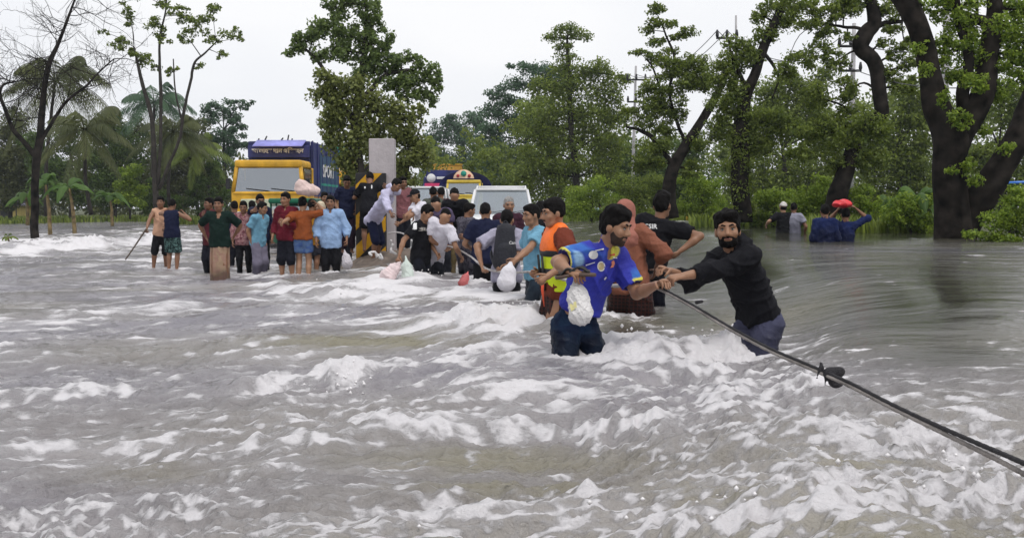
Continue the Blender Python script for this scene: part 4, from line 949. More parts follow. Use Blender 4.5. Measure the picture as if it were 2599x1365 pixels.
        B_.cone(an - UP * .035 * k - F * .03 * k, an - UP * .05 * k + F * .13 * k, .036 * k, .028 * k, .02)
    B_.ell(H(0, -.012, .022), ax, V([.076, .094, .100]) * k, .02)
    B_.ell(H(0, .018, -.025), ax, V([.066, .076, .088]) * k, .025)
    B_.cone(H(-.030, .040, -.085), H(.030, .040, -.085), .030 * k, .030 * k, .025).ell(H(0, .066, -.096), ax, V([.024, .022, .022]) * k, .015)
    B_.cone(H(-.045, .074, .030), H(.045, .074, .030), .016 * k, .016 * k, .012)
    B_.cone(H(0, .088, .012), H(0, .106, -.028), .010 * k, .0155 * k, .010).cone(H(-.013, .092, -.034), H(.013, .092, -.034), .011 * k, .011 * k, .008)
    B_.cone(H(-.018, .082, -.064), H(.018, .082, -.064), .011 * k, .011 * k, .008)
    for sg in (1, -1):
        B_.ell(H(.036 * sg, .096, .006), ax, V([.019, .014, .013]) * k, .008, op='-')
        B_.ell(H(.080 * sg, -.008, -.012), ax, V([.011, .022, .033]) * k, .008)
        B_.ell(H(.046 * sg, .062, -.028), ax, V([.022, .022, .024]) * k, .02)
    v, q = B_.mesh(h1 * (1.2 if mid else 1.4), gcut=(hc, .142 * k, -1)); mb = MB().add(relax(v, q, 1, .4), q)
    v, q = B_.mesh(h2, clip=(hc - .19 * k, hc + .19 * k), gcut=(hc, .156 * k, 1)); v = relax(v, q, 1, .4); mb.add(v, q)
    for sgn in (1, -1):
        a, e, w, hd, pm, cu = arms[sgn]
        vv, ff = fingers(w, hd, pm, k, cu, thumb=1 if np.dot(np.cross(hd, pm), nrm(F + UP * .6 - L * sgn * .4)) > 0 else -1)
        mb.add(vv, ff[0], ff[1])
    vv, ff = mb.data(); bo = mk('body', vv, ff, skinmat(skin), root)
    # ---- face
    for sg in (1, -1):
        c = H(.034 * sg, .0805, .006); bm = bmesh.new(); bmesh.ops.create_icosphere(bm, subdivisions=2, radius=.0112 * k)
        bmesh.ops.translate(bm, vec=Vector(c), verts=bm.verts); me = bpy.data.meshes.new('eye'); me.materials.append(WHITE_EYE); me.materials.append(IRIS)
        for f in bm.faces:
            f.smooth = True; cc = V(f.calc_center_median()) - c
            f.material_index = 1 if (cc @ hf) > .80 * .0112 * k or (cc @ hu) > .12 * .0112 * k else 0
        bm.to_mesh(me); bm.free(); eo = bpy.data.objects.new('eye', me); COL.objects.link(eo); eo.parent = root; eo.matrix_parent_inverse = Matrix.Translation(root.location).inverted()
    lp = MB().tube(np.array([H(-.026, .083, -.063), H(-.012, .0925, -.061), H(0, .0935, -.062), H(.012, .0925, -.061), H(.026, .083, -.063)]), np.array([.003, .0065, .0065, .0065, .003]) * k, 6)
    lp.build('lips', LIPS, root)
    hm = hairm or HAIR
    for sg in (1, -1):
        MB().tube(np.array([H(.013 * sg, .094, .028), H(.034 * sg, .092, .036), H(.056 * sg, .077, .030)]), np.array([.0048, .0060, .003]) * k, 6).build('eyebrow', hm, root)
    if beard:
        Bd = Field(); o = .0012 + .008 * beard
        cut = [(H(0, 0, -.002), nrm(hu + hf * .50)), (H(0, -.012, 0), -hf)]
        if beard >= .2:
            Bd.ell(H(0, .018, -.025), ax, V([.066 + o, .076 + o, .088 + o]) * k, .02, cuts=cut)
            Bd.cone(H(-.030, .040, -.085), H(.030, .040, -.085), (.030 + o) * k, (.030 + o) * k, .025, cuts=cut).ell(H(0, .066, -.096), ax, V([.024 + o, .022 + o, .022 + o]) * k, .015, cuts=cut)
            Bd.ell(H(0, .100, -.064), ax, V([.024, .034, .011]) * k, .006, op='-')
        Bd.cone(H(-.027, .081, -.054), H(0, .0945, -.049), .0055 * k, .0080 * k, .006).cone(H(.027, .081, -.054), H(0, .0945, -.049), .0055 * k, .0080 * k, .006)
        v, q = Bd.mesh(h2 * .9)
        if len(v): v = v + vnormals(v, q) * (wob(v, 130, 3) * .0022)[:, None]; mk('beard', v, q, beardm or hm, root)
    elif hair != 'woman':
        pass
    if hair != 'none' and hat is None:
        Hr = Field(); vol = {'short': .011, 'thick': .022, 'crop': .006, 'bald': .003}.get(hair, .011)
        pl = nrm(-hu * .72 + hf * .70); lo_ = .004 if hair != 'bald' else -.03
        cut = [(H(0, .043, .040) + pl * .014 * k, pl)]
        Hr.ell(H(0, -.018, .034), ax, V([.0775 + vol * .5, .095 + vol * .55, .094 + vol * 1.2]) * k, .015, cuts=cut)
        if hair == 'thick':
            Hr.ell(H(.01, .045, .098), ax, V([.062, .055, .040]) * k, .02).ell(H(-.03, .0, .105), ax, V([.06, .07, .035]) * k, .02)
        elif hair == 'short': Hr.ell(H(0, .040, .092), ax, V([.060, .050, .032]) * k, .02)
        for sg in (1, -1): Hr.cone(H(.074 * sg, .022, .030), H(.073 * sg, .016, -.012), .011 * k, .006 * k, .012)
        v, q = Hr.mesh(h2 * (1 if near else 1.2))
        v = v + vnormals(v, q) * (wob(v, 95, 5) * .0035 + wob(v, 40, 6) * .004)[:, None] * (1.7 if hair == 'thick' else .9) + hu * (wob(v, 70, 15) * .005)[:, None]
        mk('hair', v, q, hm, root)
    if hat: # (kind, material)
        Ht = Field()
        if hat[0] == 'cap':
            cut = [(H(0, 0, .035), nrm(-hu + hf * .10))]
            Ht.ell(H(0, -.012, .028), ax, V([.090, .108, .112]) * k, .01, cuts=cut).cone(H(-.045, .10, .045), H(.045, .10, .045), .030 * k, .030 * k, .01, (hu, 3.2)).cone(H(-.03, .14, .04), H(.03, .14, .04), .025 * k, .025 * k, .02, (hu, 3.2))
            mk('hair', *Field().ell(H(0, -.02, -.01), ax, V([.080, .088, .080]) * k, .01, cuts=[(H(0, -.01, 0), hf)]).mesh(h2), hm, root)
        else:  # scarf over head and shoulders
            Ht.ell(H(0, -.022, .012), ax, V([.102, .115, .128]) * k, .02, cuts=[(H(0, .058, 0), hf)]).cone(H(0, -.05, -.05), nb - sp * .10 * k - Fc * .04, .085 * k, .16 * k, .06, fl)
        v, q = Ht.mesh(h2 * 1.1); v = v + vnormals(v, q) * (wob(v, 45, 9) * .004)[:, None]; mk('headwear', v, q, hat[1], root)
    # ---- clothes
    J = dict(p0=p0, nb=nb, sp=sp, torso=torso, shl=shl, hip=hipj, arms=arms, legs=legs, F=F, L=L, Fc=Fc, Lc=Lc, k=k, root=root, hc=hc, H=H, hf=hf, hu=hu, hl=hl, chest=chest, h1=h1, wide=wide)
    if top:
        S = Field(); ease = top.get('ease', .018) + .004; hem = top.get('hem', .10) * k; lo = p0 - sp * hem
        wr = wide * top.get('wide', 1)
        cutt = [(lo, -sp)]
        S.cone(p0 - sp * (max(hem, .03) + .03), p0 - sp * .02 * k, .172 * k * wr + ease, .172 * k * wr + ease, .04, (Fc, 1.30), cutt).cone(p0 - sp * .02 * k, p0 + sp * torso * .42, .172 * k * wr + ease, .146 * k * wr + ease, .05, (Fc, 1.36), cutt).cone(p0 + sp * torso * .3, chest, .146 * k * wr + ease, .160 * k * wr + ease, .05, fl, cutt)
        cutn = [(nb + sp * .008 * k, sp)]
        S.cone(shl[1] - Lc * .02, shl[-1] + Lc * .02, .056 * k + ease * .7, .056 * k + ease * .7, .05, None, cutn)
        for sgn in (1, -1): S.cone(nb - sp * .065 * k, shl[sgn] * .7 + nb * .3 - sp * .015, .054 * k + ease * .5, .050 * k + ease * .5, .05, None, cutn)
        sl = top.get('sleeve', .6)
        for sgn in (1, -1):
            a, e, w, hd, pm, cu = arms[sgn]
            if sl <= 0: continue
            f1 = min(1, sl); en = a + (e - a) * f1; dn_ = nrm(e - a)
            S.cone(a, en + dn_ * .03, .060 * k + ease, .052 * k + ease * (1.25 if sl < 1 else .8), .035, None, [(en, dn_)] if sl < 1 else ())
            if sl > 1:
                f2 = sl - 1; en = e + (w - e) * f2; dn_ = nrm(w - e)
                S.cone(e, en + dn_ * .03, .048 * k + ease * .9, .034 * k + ease * .9, .03, None, [(en, dn_)])
        if top.get('belly'): S.ell(p0 + sp * torso * .28 + Fc * .05 * k, V([Lc, Fc, sp]), V([.15, .115, .17]) * k * top['belly'], .05, cutt)
        nk = top.get('neck', 'round')
        if nk == 'collar':
            for sg in (1, -1):
                S.cone(nb + Fc * .058 * k - sp * .012 * k + Lc * .012 * sg * k, nb + Lc * .060 * sg * k + sp * .028 * k, .013, .014, .01).cone(nb + Lc * .060 * sg * k + sp * .028 * k, nb - Fc * .058 * k + sp * .035 * k, .014, .014, .01)
            S.ell(nb + Fc * .085 * k - sp * .02 * k, V([Lc, Fc, sp]), V([.022, .04, .055]) * k, .01, op='-')
        elif nk == 'v':
            S.ell(nb + Fc * .09 * k - sp * .035 * k, V([Lc, Fc, sp]), V([.034, .055, .085]) * k, .012, op='-')
        elif nk == 'hood':
            S.cone(nb - Fc * .07 * k + Lc * .07 * k - sp * .0, nb - Fc * .07 * k - Lc * .07 * k, .05 * k, .05 * k, .03).cone(nb - Fc * .085 * k + sp * .03, nb - Fc * .12 * k - sp * .10, .055 * k, .065 * k, .03)
            for sg in (1, -1): S.cone(nb - Fc * .04 * k + Lc * .07 * sg * k + sp * .02 * k, nb + Fc * .07 * k + Lc * .02 * sg * k - sp * .03 * k, .030, .024, .02)
        else: S.ell(nb + Fc * .05 * k + sp * .0 * k, V([Lc, Fc, sp]), V([.062, .06, .045]) * k, .012, op='-')
        v, q = S.mesh(h1 * (1 if near else 1.12)); v = relax(v, q, 1, .4); n_ = vnormals(v, q)
        sd_ = abs(hash(key)) % 997 if False else sum(map(ord, key))
        t_ = (v - p0) @ sp
        w1 = wob(v, 10, sd_ + 1); crease = 1 - np.abs(np.sin(t_ * 21 + ((v - p0) @ Lc) * 9 + 3.2 * w1)); cr2 = 1 - np.abs(np.sin(((v - p0) @ Lc) * 30 - t_ * 12 + 2.6 * wob(v, 13, sd_ + 7)))
        fold = wob(v, 22, sd_) * .008 + (crease ** 3 - .3) * .0135 + (cr2 ** 3 - .3) * .009 * (wob(v, 7, sd_ + 9) > -.3) + wob(v, 60, sd_ + 2) * .0020
        v = v + n_ * (fold * top.get('fold', 1.0))[:, None]
        me = np_mesh(top.get('name', 'shirt'), v, q)
        fattr(me, 'wet', wetness(v, p0))
        if 'dye' in top: cattr(me, 'dye', top['dye'](v, n_, J))
        J['shirt'] = link(top.get('name', 'shirt'), me, top['m'], root); J['shirt_vq'] = (v, q)
    if bot:
        T = Field(); ease = bot.get('ease', .016); ty = bot.get('type', 'trousers'); wl = bot.get('waist', .06)
        up_ = p0 + sp * wl * k; cutw = [(up_, sp)]
        T.cone(p0 - sp * .03, up_, .152 * k * wide + ease * .5, .140 * k * wide + ease * .3, .04, fl, cutw)
        ln = bot.get('len', 1.9)
        if ty == 'lungi':
            lo = (legs[1][2] + legs[-1][2]) / 2; hp_ = (hipj[1] + hipj[-1]) / 2
            en = hp_ + (lo - hp_) * ln; dn_ = nrm(lo - hp_)
            T.cone(hp_ - dn_ * .06, en + dn_ * .05, .152 * k * wide + ease, .150 * k * wide + ease, .05, (F, 1.2), [(en, dn_)])
        else:
            for sgn in (1, -1):
                a, kn, an = legs[sgn]; f1 = min(1, ln); en = a + (kn - a) * f1; dn_ = nrm(kn - a)
                T.cone(a, en + dn_ * .03, .084 * k + ease, .066 * k + ease * (1.9 if ln < 1 else 1.1), .035, None, [(en, dn_)] if ln < 1 else ())
                if ln > 1:
                    en = kn + (an - kn) * (ln - 1); dn_ = nrm(an - kn)
                    T.cone(kn, en + dn_ * .03, .066 * k + ease * 1.1, .048 * k + ease * 1.3, .03, None, [(en, dn_)])
        v, q = T.mesh(h1 * (1.15 if mid else 1.3)); v = relax(v, q, 1, .4); n_ = vnormals(v, q); sd_ = sum(map(ord, key)) + 50
        if ty == 'lungi':
            az = np.arctan2((v - p0) @ L, (v - p0) @ F); fold = np.sin(az * 8 + 2.2 * wob(v, 5, sd_)) * .013 * sstep(.0, -.2, (v - p0) @ UP) + np.sin(az * 17 + 2 * wob(v, 8, sd_ + 3)) * .006 + wob(v, 18, sd_) * .006
        else: fold = wob(v, 30, sd_) * .005 + ((1 - np.abs(np.sin(v[:, 2] * 34 + v[:, 0] * 14 + 3 * wob(v, 12, sd_)))) ** 3 - .3) * .009
        v = v + n_ * fold[:, None]
        tme = np_mesh(bot.get('name', ty), v, q); fattr(tme, 'wet', wetness(v, p0)); link(bot.get('name', ty), tme, bot['m'], root)
    PEOPLE[key] = J
    return J

def decal(J, pts_px, m, name='print', off=.004, grid=None):
    """flat printed patch laid on the shirt: outline in pixels, projected on the cloth"""
    bv = J.setdefault('bvh', BVHTree.FromPolygons([Vector(x) for x in J['shirt_vq'][0]], J['shirt_vq'][1].tolist()))
    o = Vector((0, 0, CAMZ)); pts = np.asarray(pts_px, float); c = pts.mean(0)
    rings = [c + (pts - c) * f for f in (1, .66, .33)]
    vs_ = []
    for p in np.concatenate(rings + [c[None]]):
        w = P(p[0], p[1], 10.0); d = (Vector(w) - o).normalized(); hit = bv.ray_cast(o, d)
        vs_.append(V(hit[0] - d * off) if hit[0] is not None else None)
    ok = [x for x in vs_ if x is not None]
    if len(ok) < 3: return None
    mn = np.mean(ok, 0); vs_ = [mn if x is None else x for x in vs_]
    n = len(pts); f = []; t = []
    for r in range(2):
        for i in range(n): f.append((r * n + i, r * n + (i + 1) % n, (r + 1) * n + (i + 1) % n, (r + 1) * n + i))
    for i in range(n): t.append((2 * n + i, 2 * n + (i + 1) % n, 3 * n))
    ob = mk(name, np.array(vs_), [np.array(f), np.array(t)], m)
    ob.parent = J['shirt']
    return ob
def circ(x, y, r, ry=None, n=14): 
    a = np.arange(n) / n * 2 * math.pi; return [(x + r * math.cos(t), y + (ry or r) * math.sin(t)) for t in a]
def textmesh(txt, size, ext=0, bold=0.0):
    cu = bpy.data.curves.new('t', 'FONT'); cu.body = txt; cu.size = size; cu.align_x = 'CENTER'; cu.align_y = 'CENTER'; cu.extrude = ext; cu.offset = bold; cu.resolution_u = 2
    ob = bpy.data.objects.new('t', cu); COL.objects.link(ob); bpy.context.view_layer.update()
    me = bpy.data.meshes.new_from_object(ob.evaluated_get(bpy.context.evaluated_depsgraph_get())); bpy.data.objects.remove(ob); bpy.data.curves.remove(cu)
    return me
def text_on(J, txt, cx_, cy_, wpx, m, rot=0, bold=.01):
    """lettering laid on a garment round pixel (cx_, cy_)"""
    me = textmesh(txt, 1.0, 0, bold); co = np.array([v.co for v in me.vertices])
    if not len(co): return
    w = co[:, 0].max() - co[:, 0].min(); sc = wpx / w; bv = J.setdefault('bvh', BVHTree.FromPolygons([Vector(x) for x in J['shirt_vq'][0]], J['shirt_vq'][1].tolist()))
    o = Vector((0, 0, CAMZ)); c_, s_ = math.cos(rot), math.sin(rot); last = None
    for v in me.vertices:
        x, y = v.co.x * sc, -v.co.y * sc; X_, Y_ = cx_ + x * c_ - y * s_, cy_ + x * s_ + y * c_
        d = (Vector(P(X_, Y_, 10.)) - o).normalized(); hit = bv.ray_cast(o, d)
        last = hit[0] - d * .005 if hit[0] is not None else last
        v.co = last if last is not None else Vector((0, 0, 0))
    ob = bpy.data.objects.new('lettering', me); COL.objects.link(ob); me.materials.append(m); ob.parent = J['shirt']; return ob
# ------------------------------------------------------------------ the people
def srgb(r, g, b_, f=1.0):
    return tuple(min(1, (((c / 255 + .055) / 1.055) ** 2.4 if c > 10 else c / 255 / 12.92) * f) for c in (r, g, b_))
def cl_(name, r, g, b_, f=1.0, **k):
    m_ = .3 * r + .55 * g + .15 * b_; r, g, b_ = [c * .84 + m_ * .16 for c in (r, g, b_)]
    return cloth('cloth_' + name, srgb(r, g, b_, f * .88), **k)
NAVY = cl_('navy', 28, 34, 66); BLACK = cl_('black', 24, 24, 30); DKTROUSER = cl_('dark_trousers', 30, 32, 44); CHAR = cl_('charcoal', 52, 54, 66)
WHITE = cl_('white', 232, 228, 240); LBLUE = cl_('light_blue', 150, 185, 232); SKY = cl_('sky_blue', 118, 182, 214, .9); GREYV = cl_('grey_violet', 172, 168, 190)
MAROON = cl_('maroon', 118, 26, 44); RUST = cl_('rust', 160, 78, 34); GREEND = cl_('bottle_green', 18, 42, 36); BEIGE = cl_('beige_lungi', 182, 150, 120, pattern='blotch', col2=srgb(160, 128, 112), sc=5)
PEACH = cl_('peach', 226, 172, 138); PINKP = cl_('pink_print', 176, 128, 128, pattern='blotch', col2=srgb(112, 66, 74), sc=16)
DENIM = cl_('denim', 92, 122, 172, pattern='blotch', col2=srgb(70, 96, 150), sc=8); JEAN = cl_('dark_jeans', 22, 44, 74, pattern='blotch', col2=srgb(16, 28, 52), sc=6); GREYT = cl_('grey_trousers', 132, 126, 148)
MUSTARD = cl_('mustard', 186, 126, 24); OLIVE = cl_('olive', 84, 88, 78); CREAM = cl_('cream', 226, 208, 176); CAMO = cl_('grey_camouflage', 96, 92, 104, pattern='blotch', col2=srgb(48, 46, 58), sc=18)
SHORTP = cl_('green_print', 24, 42, 44, pattern='blotch', col2=srgb(90, 120, 116), sc=22); PLAID = cl_('dark_plaid', 46, 38, 38, pattern='plaid', col2=srgb(86, 46, 40), sc=9)
STRIPE = cl_('violet_stripe', 110, 96, 128, pattern='stripe', col2=srgb(66, 56, 86), sc=16); TERRA = cl_('terracotta', 146, 86, 64); SCARFP = cl_('pink_scarf', 176, 108, 92); SLATE = cl_('slate_trousers', 78, 80, 108)
TEALT = cl_('teal_trousers', 42, 58, 74); NAVY2 = cl_('bright_navy', 26, 40, 92); GREYTEE = cl_('grey_tee', 150, 150, 168); REDBR = cl_('red_brown', 122, 52, 34)
CAPW = cl_('cap_white', 222, 216, 208); LAV = cl_('lavender_white', 208, 204, 236)
PRW = mat('print_white', (.75, .75, .75), .6); PRR = mat('print_red', (.6, .06, .05), .6); PRY = mat('print_gold', (.55, .45, .25), .6); PRG = mat('print_grey', (.35, .33, .30), .6)
JERSEY = printcloth('jersey_cloth', .62)
GL = 'people standing by the left edge of the road'; GM = 'people on the muddy median'; GB = 'people wading on the right side'; GR = 'people wading along the rope'
TEE = lambda m, **k: dict(dict(m=m, sleeve=.62, hem=.07, neck='round'), **k)
SHIRT = lambda m, **k: dict(dict(m=m, sleeve=1.8, hem=.10, neck='collar'), **k)
TRO = lambda m, **k: dict(dict(m=m, type='trousers', len=1.92), **k)
SHO = lambda m, **k: dict(dict(m=m, type='shorts', len=.85, ease=.024), **k)

# --- far left pair
person('person in peach sleeveless shirt poking a stick into the flood, far left', 'stick', 407, 499, 116, 12, 1.66, (0, 0), head=(-8, 2), ra=dict(px=(371, 584, 22.0), pole=(.4, -.5, .2), curl=1.1), la=dict(at=(-.02, .20, -.38), curl=.8),
       rl=(.10, .06, -.80), ll=(.0, .0, -.8), top=TEE(PEACH, sleeve=.0, hem=.10), bot=dict(m=BLACK, type='shorts', len=1.15), skin=1, group=GL)
person('person in navy sleeveless top and printed shorts seen from behind, far left', 'navyback', 437, 506, 118, 172, 1.6, (0, 0), head=(8, 8), ra=dict(at=(.06, .16, .02), pole=(1, -.2, -.8), curl=.9), la=dict(at=(.0, .22, .12), pole=(1, -.2, -.6), curl=.9),
       top=TEE(NAVY, sleeve=.0, hem=.10), bot=SHO(SHORTP, len=.98), skin=1, group=GL)
# --- left group
person('person with white collar pointing left, half hidden behind the beige lungi wearer', 'pointer', 530, 502, 126, -28, 1.66, head=(-20, 0), ra=dict(px=(512, 545, 20.0), pole=(.3, -.2, -1), curl=.5), top=SHIRT(cl_('wine_shirt', 96, 34, 44), hem=.2), bot=TRO(DKTROUSER), skin=3, group=GL)
person('stocky person in bottle green v-neck shirt and long beige lungi', 'lungi', 554, 501, 143, 4, 1.66, head=(-6, 3), ra=dict(at=(.10, -.12, -.40), pole=(1, -.4, 0)), la=dict(at=(.05, -.16, -.40), pole=(1, -.4, 0)), top=TEE(GREEND, sleeve=.85, hem=.12, neck='v', belly=1.0), bot=dict(m=BEIGE, type='lungi', len=.98), skin=1, beard=.1, wide=1.06, group=GL)
person('person in dark navy tee seen from behind, between the lungi wearer and the boy', 'behind_a', 595, 511, 112, 190, 1.66, top=TEE(NAVY), bot=TRO(DKTROUSER), skin=1, group=GL)
person('boy in pink printed long-sleeved shirt and wet dark tights', 'boyprint', 617, 511, 130, 6, 1.56, head=(2, 14), top=SHIRT(PINKP, hem=.16, sleeve=1.85), bot=TRO(BLACK, ease=.004), skin=1, group=GL)
person('person mostly hidden behind the boy in printed shirt, dark hair showing', 'behind_b', 640, 510, 110, 175, 1.64, top=TEE(CHAR), bot=TRO(DKTROUSER), skin=1, group=GL)
person('tall person in black clothes holding a hand to the head behind the light blue polo', 'phone', 661, 494, 128, 20, 1.70, head=(10, 12), ra=dict(px=(649, 535, 19.2), pole=(1, .2, -1), curl=.9), top=SHIRT(NAVY, sleeve=1.35, hem=.2), bot=TRO(BLACK), skin=1, group=GL)
person('person in light blue polo and wet grey trousers facing right', 'polo', 668, 513, 131, 62, 1.62, (8, 0), head=(14, 8), la=dict(at=(.0, -.02, -.50)), ra=dict(at=(.02, -.08, -.50)), top=TEE(SKY, sleeve=.75, hem=.12, neck='collar'), bot=TRO(GREYT, ease=.026), skin=0, group=GL)
person('person in maroon long-sleeved shirt and knee-length dark trousers', 'maroon', 723, 489, 139, -12, 1.68, head=(-10, 6), ra=dict(at=(.10, .06, -.50), curl=.7), la=dict(at=(-.08, .24, -.22), curl=.8), top=SHIRT(MAROON, hem=.10, sleeve=1.7), bot=dict(m=DKTROUSER, type='shorts', len=1.3), skin=0, group=GL)
person('barelegged person in orange shirt and denim shorts carrying a pale sack overhead', 'sackman', 768, 500, 139, 176, 1.62, (0, 0), head=(0, -4), ra=dict(at=(.10, .10, .20), pole=(1, -.2, -.6), curl=.5), la=dict(px=(716, 566, 18.2), pole=(.6, -.2, -.6), curl=.6), top=TEE(RUST, sleeve=.85, hem=.02), bot=SHO(DENIM, len=.62), skin=2, group=GL)
person('person in mustard shirt and dark shorts half hidden behind the sack carrier', 'mustard', 792, 506, 128, 160, 1.58, top=TEE(MUSTARD, hem=.2), bot=SHO(CHAR, len=.9), skin=1, group=GL)
person('person in cream head scarf and black clothes beside the light blue shirt', 'scarf', 812, 512, 122, -30, 1.56, top=SHIRT(BLACK, hem=.3), bot=TRO(BLACK), hat=('scarf', CREAM), skin=0, group=GL)
person('dark-haired person peeking over the cream head scarf', 'peek', 824, 488, 116, 30, 1.70, top=TEE(BLACK), bot=TRO(DKTROUSER), skin=1, group=GL)
person('moustached person in light blue long shirt and black trousers, arms down', 'blueshirt', 838, 496, 139, 4, 1.70, head=(-2, 4), ra=dict(at=(.10, .08, -.50)), la=dict(at=(.14, .10, -.48), curl=.9), top=SHIRT(LBLUE, hem=.18, sleeve=1.72, ease=.03), bot=TRO(BLACK), skin=1, beard=.15, group=GL)
person('person in bright blue tee half hidden right of the light blue shirt', 'behind_c', 872, 514, 112, 15, 1.62, top=TEE(cl_('royal', 50, 70, 150)), bot=TRO(DKTROUSER), skin=1, group=GL)
# --- on the median mound
person('thin youth in navy tee looking down, standing on the mud by the striped base', 'youth', 881, 448, 122, 24, 1.64, head=(-10, 30), la=dict(at=(.0, .16, -.44)), ra=dict(at=(.04, .12, -.46)), top=TEE(NAVY, hem=.16, sleeve=.7), bot=TRO(cl_('plum_trousers', 58, 38, 56)), skin=1, group=GM)
person('person in black football shirt leaning on the concrete post, seen from behind', 'leaner', 938, 440, 124, 192, 1.66, (16, -4), head=(0, 30), ra=dict(at=(.14, .36, .05), pole=(1, 0, -.5)), la=dict(at=(.06, .30, -.2)), top=TEE(BLACK, hem=.14, sleeve=.8), bot=SHO(BLACK, len=.95), skin=1, group=GM)
person('person in pale shirt and navy shorts stooping to take the rope by the post', 'whitestoop', pel=(948, 556, 20.2), neck=(996, 482, 19.6), s=126, h=1.62, yaw=58, head=(14, 26), la=dict(px=(972, 470, 20.4), pole=(.4, -.6, .3)), ra=dict(px=(1000, 572, 19.0), pole=(.4, -.4, -.6), curl=1.0), rl=(.02, .06, -.80), ll=(.04, -.02, -.8), top=SHIRT(LAV, hem=.10, sleeve=1.8, ease=.026), bot=SHO(NAVY, len=1.0), skin=1, group=GM)
person('person in pink shirt with grey sleeves behind the stooping pale shirt', 'pinkgrey', 1024, 449, 118, 25, 1.64, head=(5, 10), top=TEE(cl_('dusky_pink', 150, 92, 98), hem=.14), bot=TRO(DKTROUSER), skin=1, group=GM)
person('person in white tee and navy vest reaching left for the rope', 'vestboy', 1048, 482, 136, -58, 1.62, (14, 0), head=(-6, 20), ra=dict(px=(1002, 575, 18.4), pole=(.3, -.3, -.9), curl=1.0), la=dict(px=(1010, 570, 18.9), pole=(.3, -.3, -.9), curl=1.0), top=TEE(WHITE, hem=.10, sleeve=.8), bot=TRO(DKTROUSER), skin=0, hat=('cap', BLACK), group=GR)
person('person in olive tee with cropped hair seen from behind near the blue truck', 'olive', 1100, 474, 122, 168, 1.66, top=TEE(OLIVE), bot=TRO(CHAR), hair='crop', skin=1, group=GR)
person('dark-haired person behind the olive tee near the blue truck', 'behind_d', 1119, 476, 116, 200, 1.66, top=TEE(cl_('dark_wine', 70, 30, 42)), bot=TRO(DKTROUSER), skin=1, group=GR)
person('person bent far forward in black jacket and khaki trousers left of the white car', 'bentblack', pel=(1160, 585, 17.4), neck=(1155, 512, 17.0), s=150, h=1.64, yaw=186, head=(0, 60), la=dict(at=(.0, .20, -.45)), ra=dict(at=(.0, .20, -.45)), top=SHIRT(BLACK, hem=.06, ease=.03), bot=TRO(cl_('khaki', 170, 146, 96)), skin=1, group=GR)
person('person in black tee with grey chest stripe carrying plastic bags, looking down', 'bagman', pel=(1068, 644, 15.7), neck=(1074, 560, 15.6), s=166, h=1.68, yaw=62, head=(10, 26), ra=dict(px=(1013, 648, 15.3), pole=(.5, -.6, -.3), curl=1.1), la=dict(at=(-.02, .16, -.46)), top=TEE(BLACK, hem=.16, sleeve=.72), bot=TRO(DKTROUSER), skin=0, group=GR)
person('person in white tee bent forward so that the head is hidden, dark belt', 'whitebent', pel=(1098, 652, 16.1), neck=(1122, 566, 15.5), s=164, h=1.66, yaw=150, head=(20, 62), ra=dict(at=(.10, .16, -.42), curl=.8), la=dict(at=(.0, .25, -.4)), top=TEE(WHITE, hem=.14, sleeve=.72, ease=.022), bot=TRO(CHAR), skin=0, group=GR)
person('person in violet striped shirt bending behind the white tee', 'stripebent', pel=(1120, 610, 17.2), neck=(1112, 534, 16.6), s=152, h=1.62, yaw=190, head=(10, 55), top=TEE(STRIPE, hem=.1, ease=.028), bot=TRO(CHAR), skin=0, group=GR)
person('boy in grey camouflage shirt gripping the rope beside the navy polo', 'camo', 1194, 516, 158, 128, 1.58, (6, 0), head=(-10, 10), la=dict(px=(1222, 645, 15.8), pole=(.3, -.5, -.8), curl=1.1), ra=dict(px=(1160, 630, 15.4), pole=(1, -.3, -.5), curl=1.1), top=TEE(CAMO, hem=.14, sleeve=.9), bot=SHO(CAMO, len=1.0), skin=1, group=GR)
person('broad person in navy polo and black trousers seen from behind on the rope', 'navypolo', 1232, 515, 172, 178, 1.72, head=(-6, 0), la=dict(at=(.06, .22, -.34), curl=1.0), ra=dict(at=(.05, .22, -.34), curl=1.0), top=TEE(NAVY, hem=.09, sleeve=.75, neck='collar', ease=.026), bot=TRO(BLACK), skin=0, wide=1.08, hair='crop', group=GR)
person('older grey-haired person facing the camera in front of the white car', 'oldman', 1292, 500, 165, 6, 1.68, head=(4, 6), top=SHIRT(cl_('plum_shirt', 74, 40, 56)), bot=TRO(DKTROUSER), hair='crop', hairm=HAIR_G, skin=0, beard=.05, group=GR)
person('person in grey tee wearing a black backpack, seen from behind', 'backpacker', 1287, 534, 203, 176, 1.66, (6, 0), head=(0, 12), la=dict(px=(1222, 672, 12.5), pole=(1, -.6, -.2), curl=1.1), ra=dict(px=(1282, 676, 12.4), pole=(.6, -.3, -.8), curl=1.1), top=TEE(GREYV, hem=.14, sleeve=.85, ease=.026), bot=TRO(BLACK), skin=0, group=GR)
person('dark-haired person half hidden behind the sky blue tee', 'behind_e', 1374, 512, 176, 150, 1.68, top=TEE(BLACK), bot=TRO(BLACK), skin=1, group=GR)
person('person in sky blue tee and dark teal trousers hauling the rope, facing left', 'skytee', 1346, 519, 222, -66, 1.68, (4, 0), head=(6, 6), la=dict(px=(1306, 664, 11.2), pole=(.3, -.9, -.4), curl=1.2), ra=dict(px=(1292, 672, 12.1), pole=(.3, -.8, -.6), curl=1.2), ll=(.04, .10, -.80), rl=(.04, -.06, -.82), top=TEE(SKY, hem=.08, sleeve=.72, ease=.022), bot=TRO(TEALT), skin=0, group=GR)
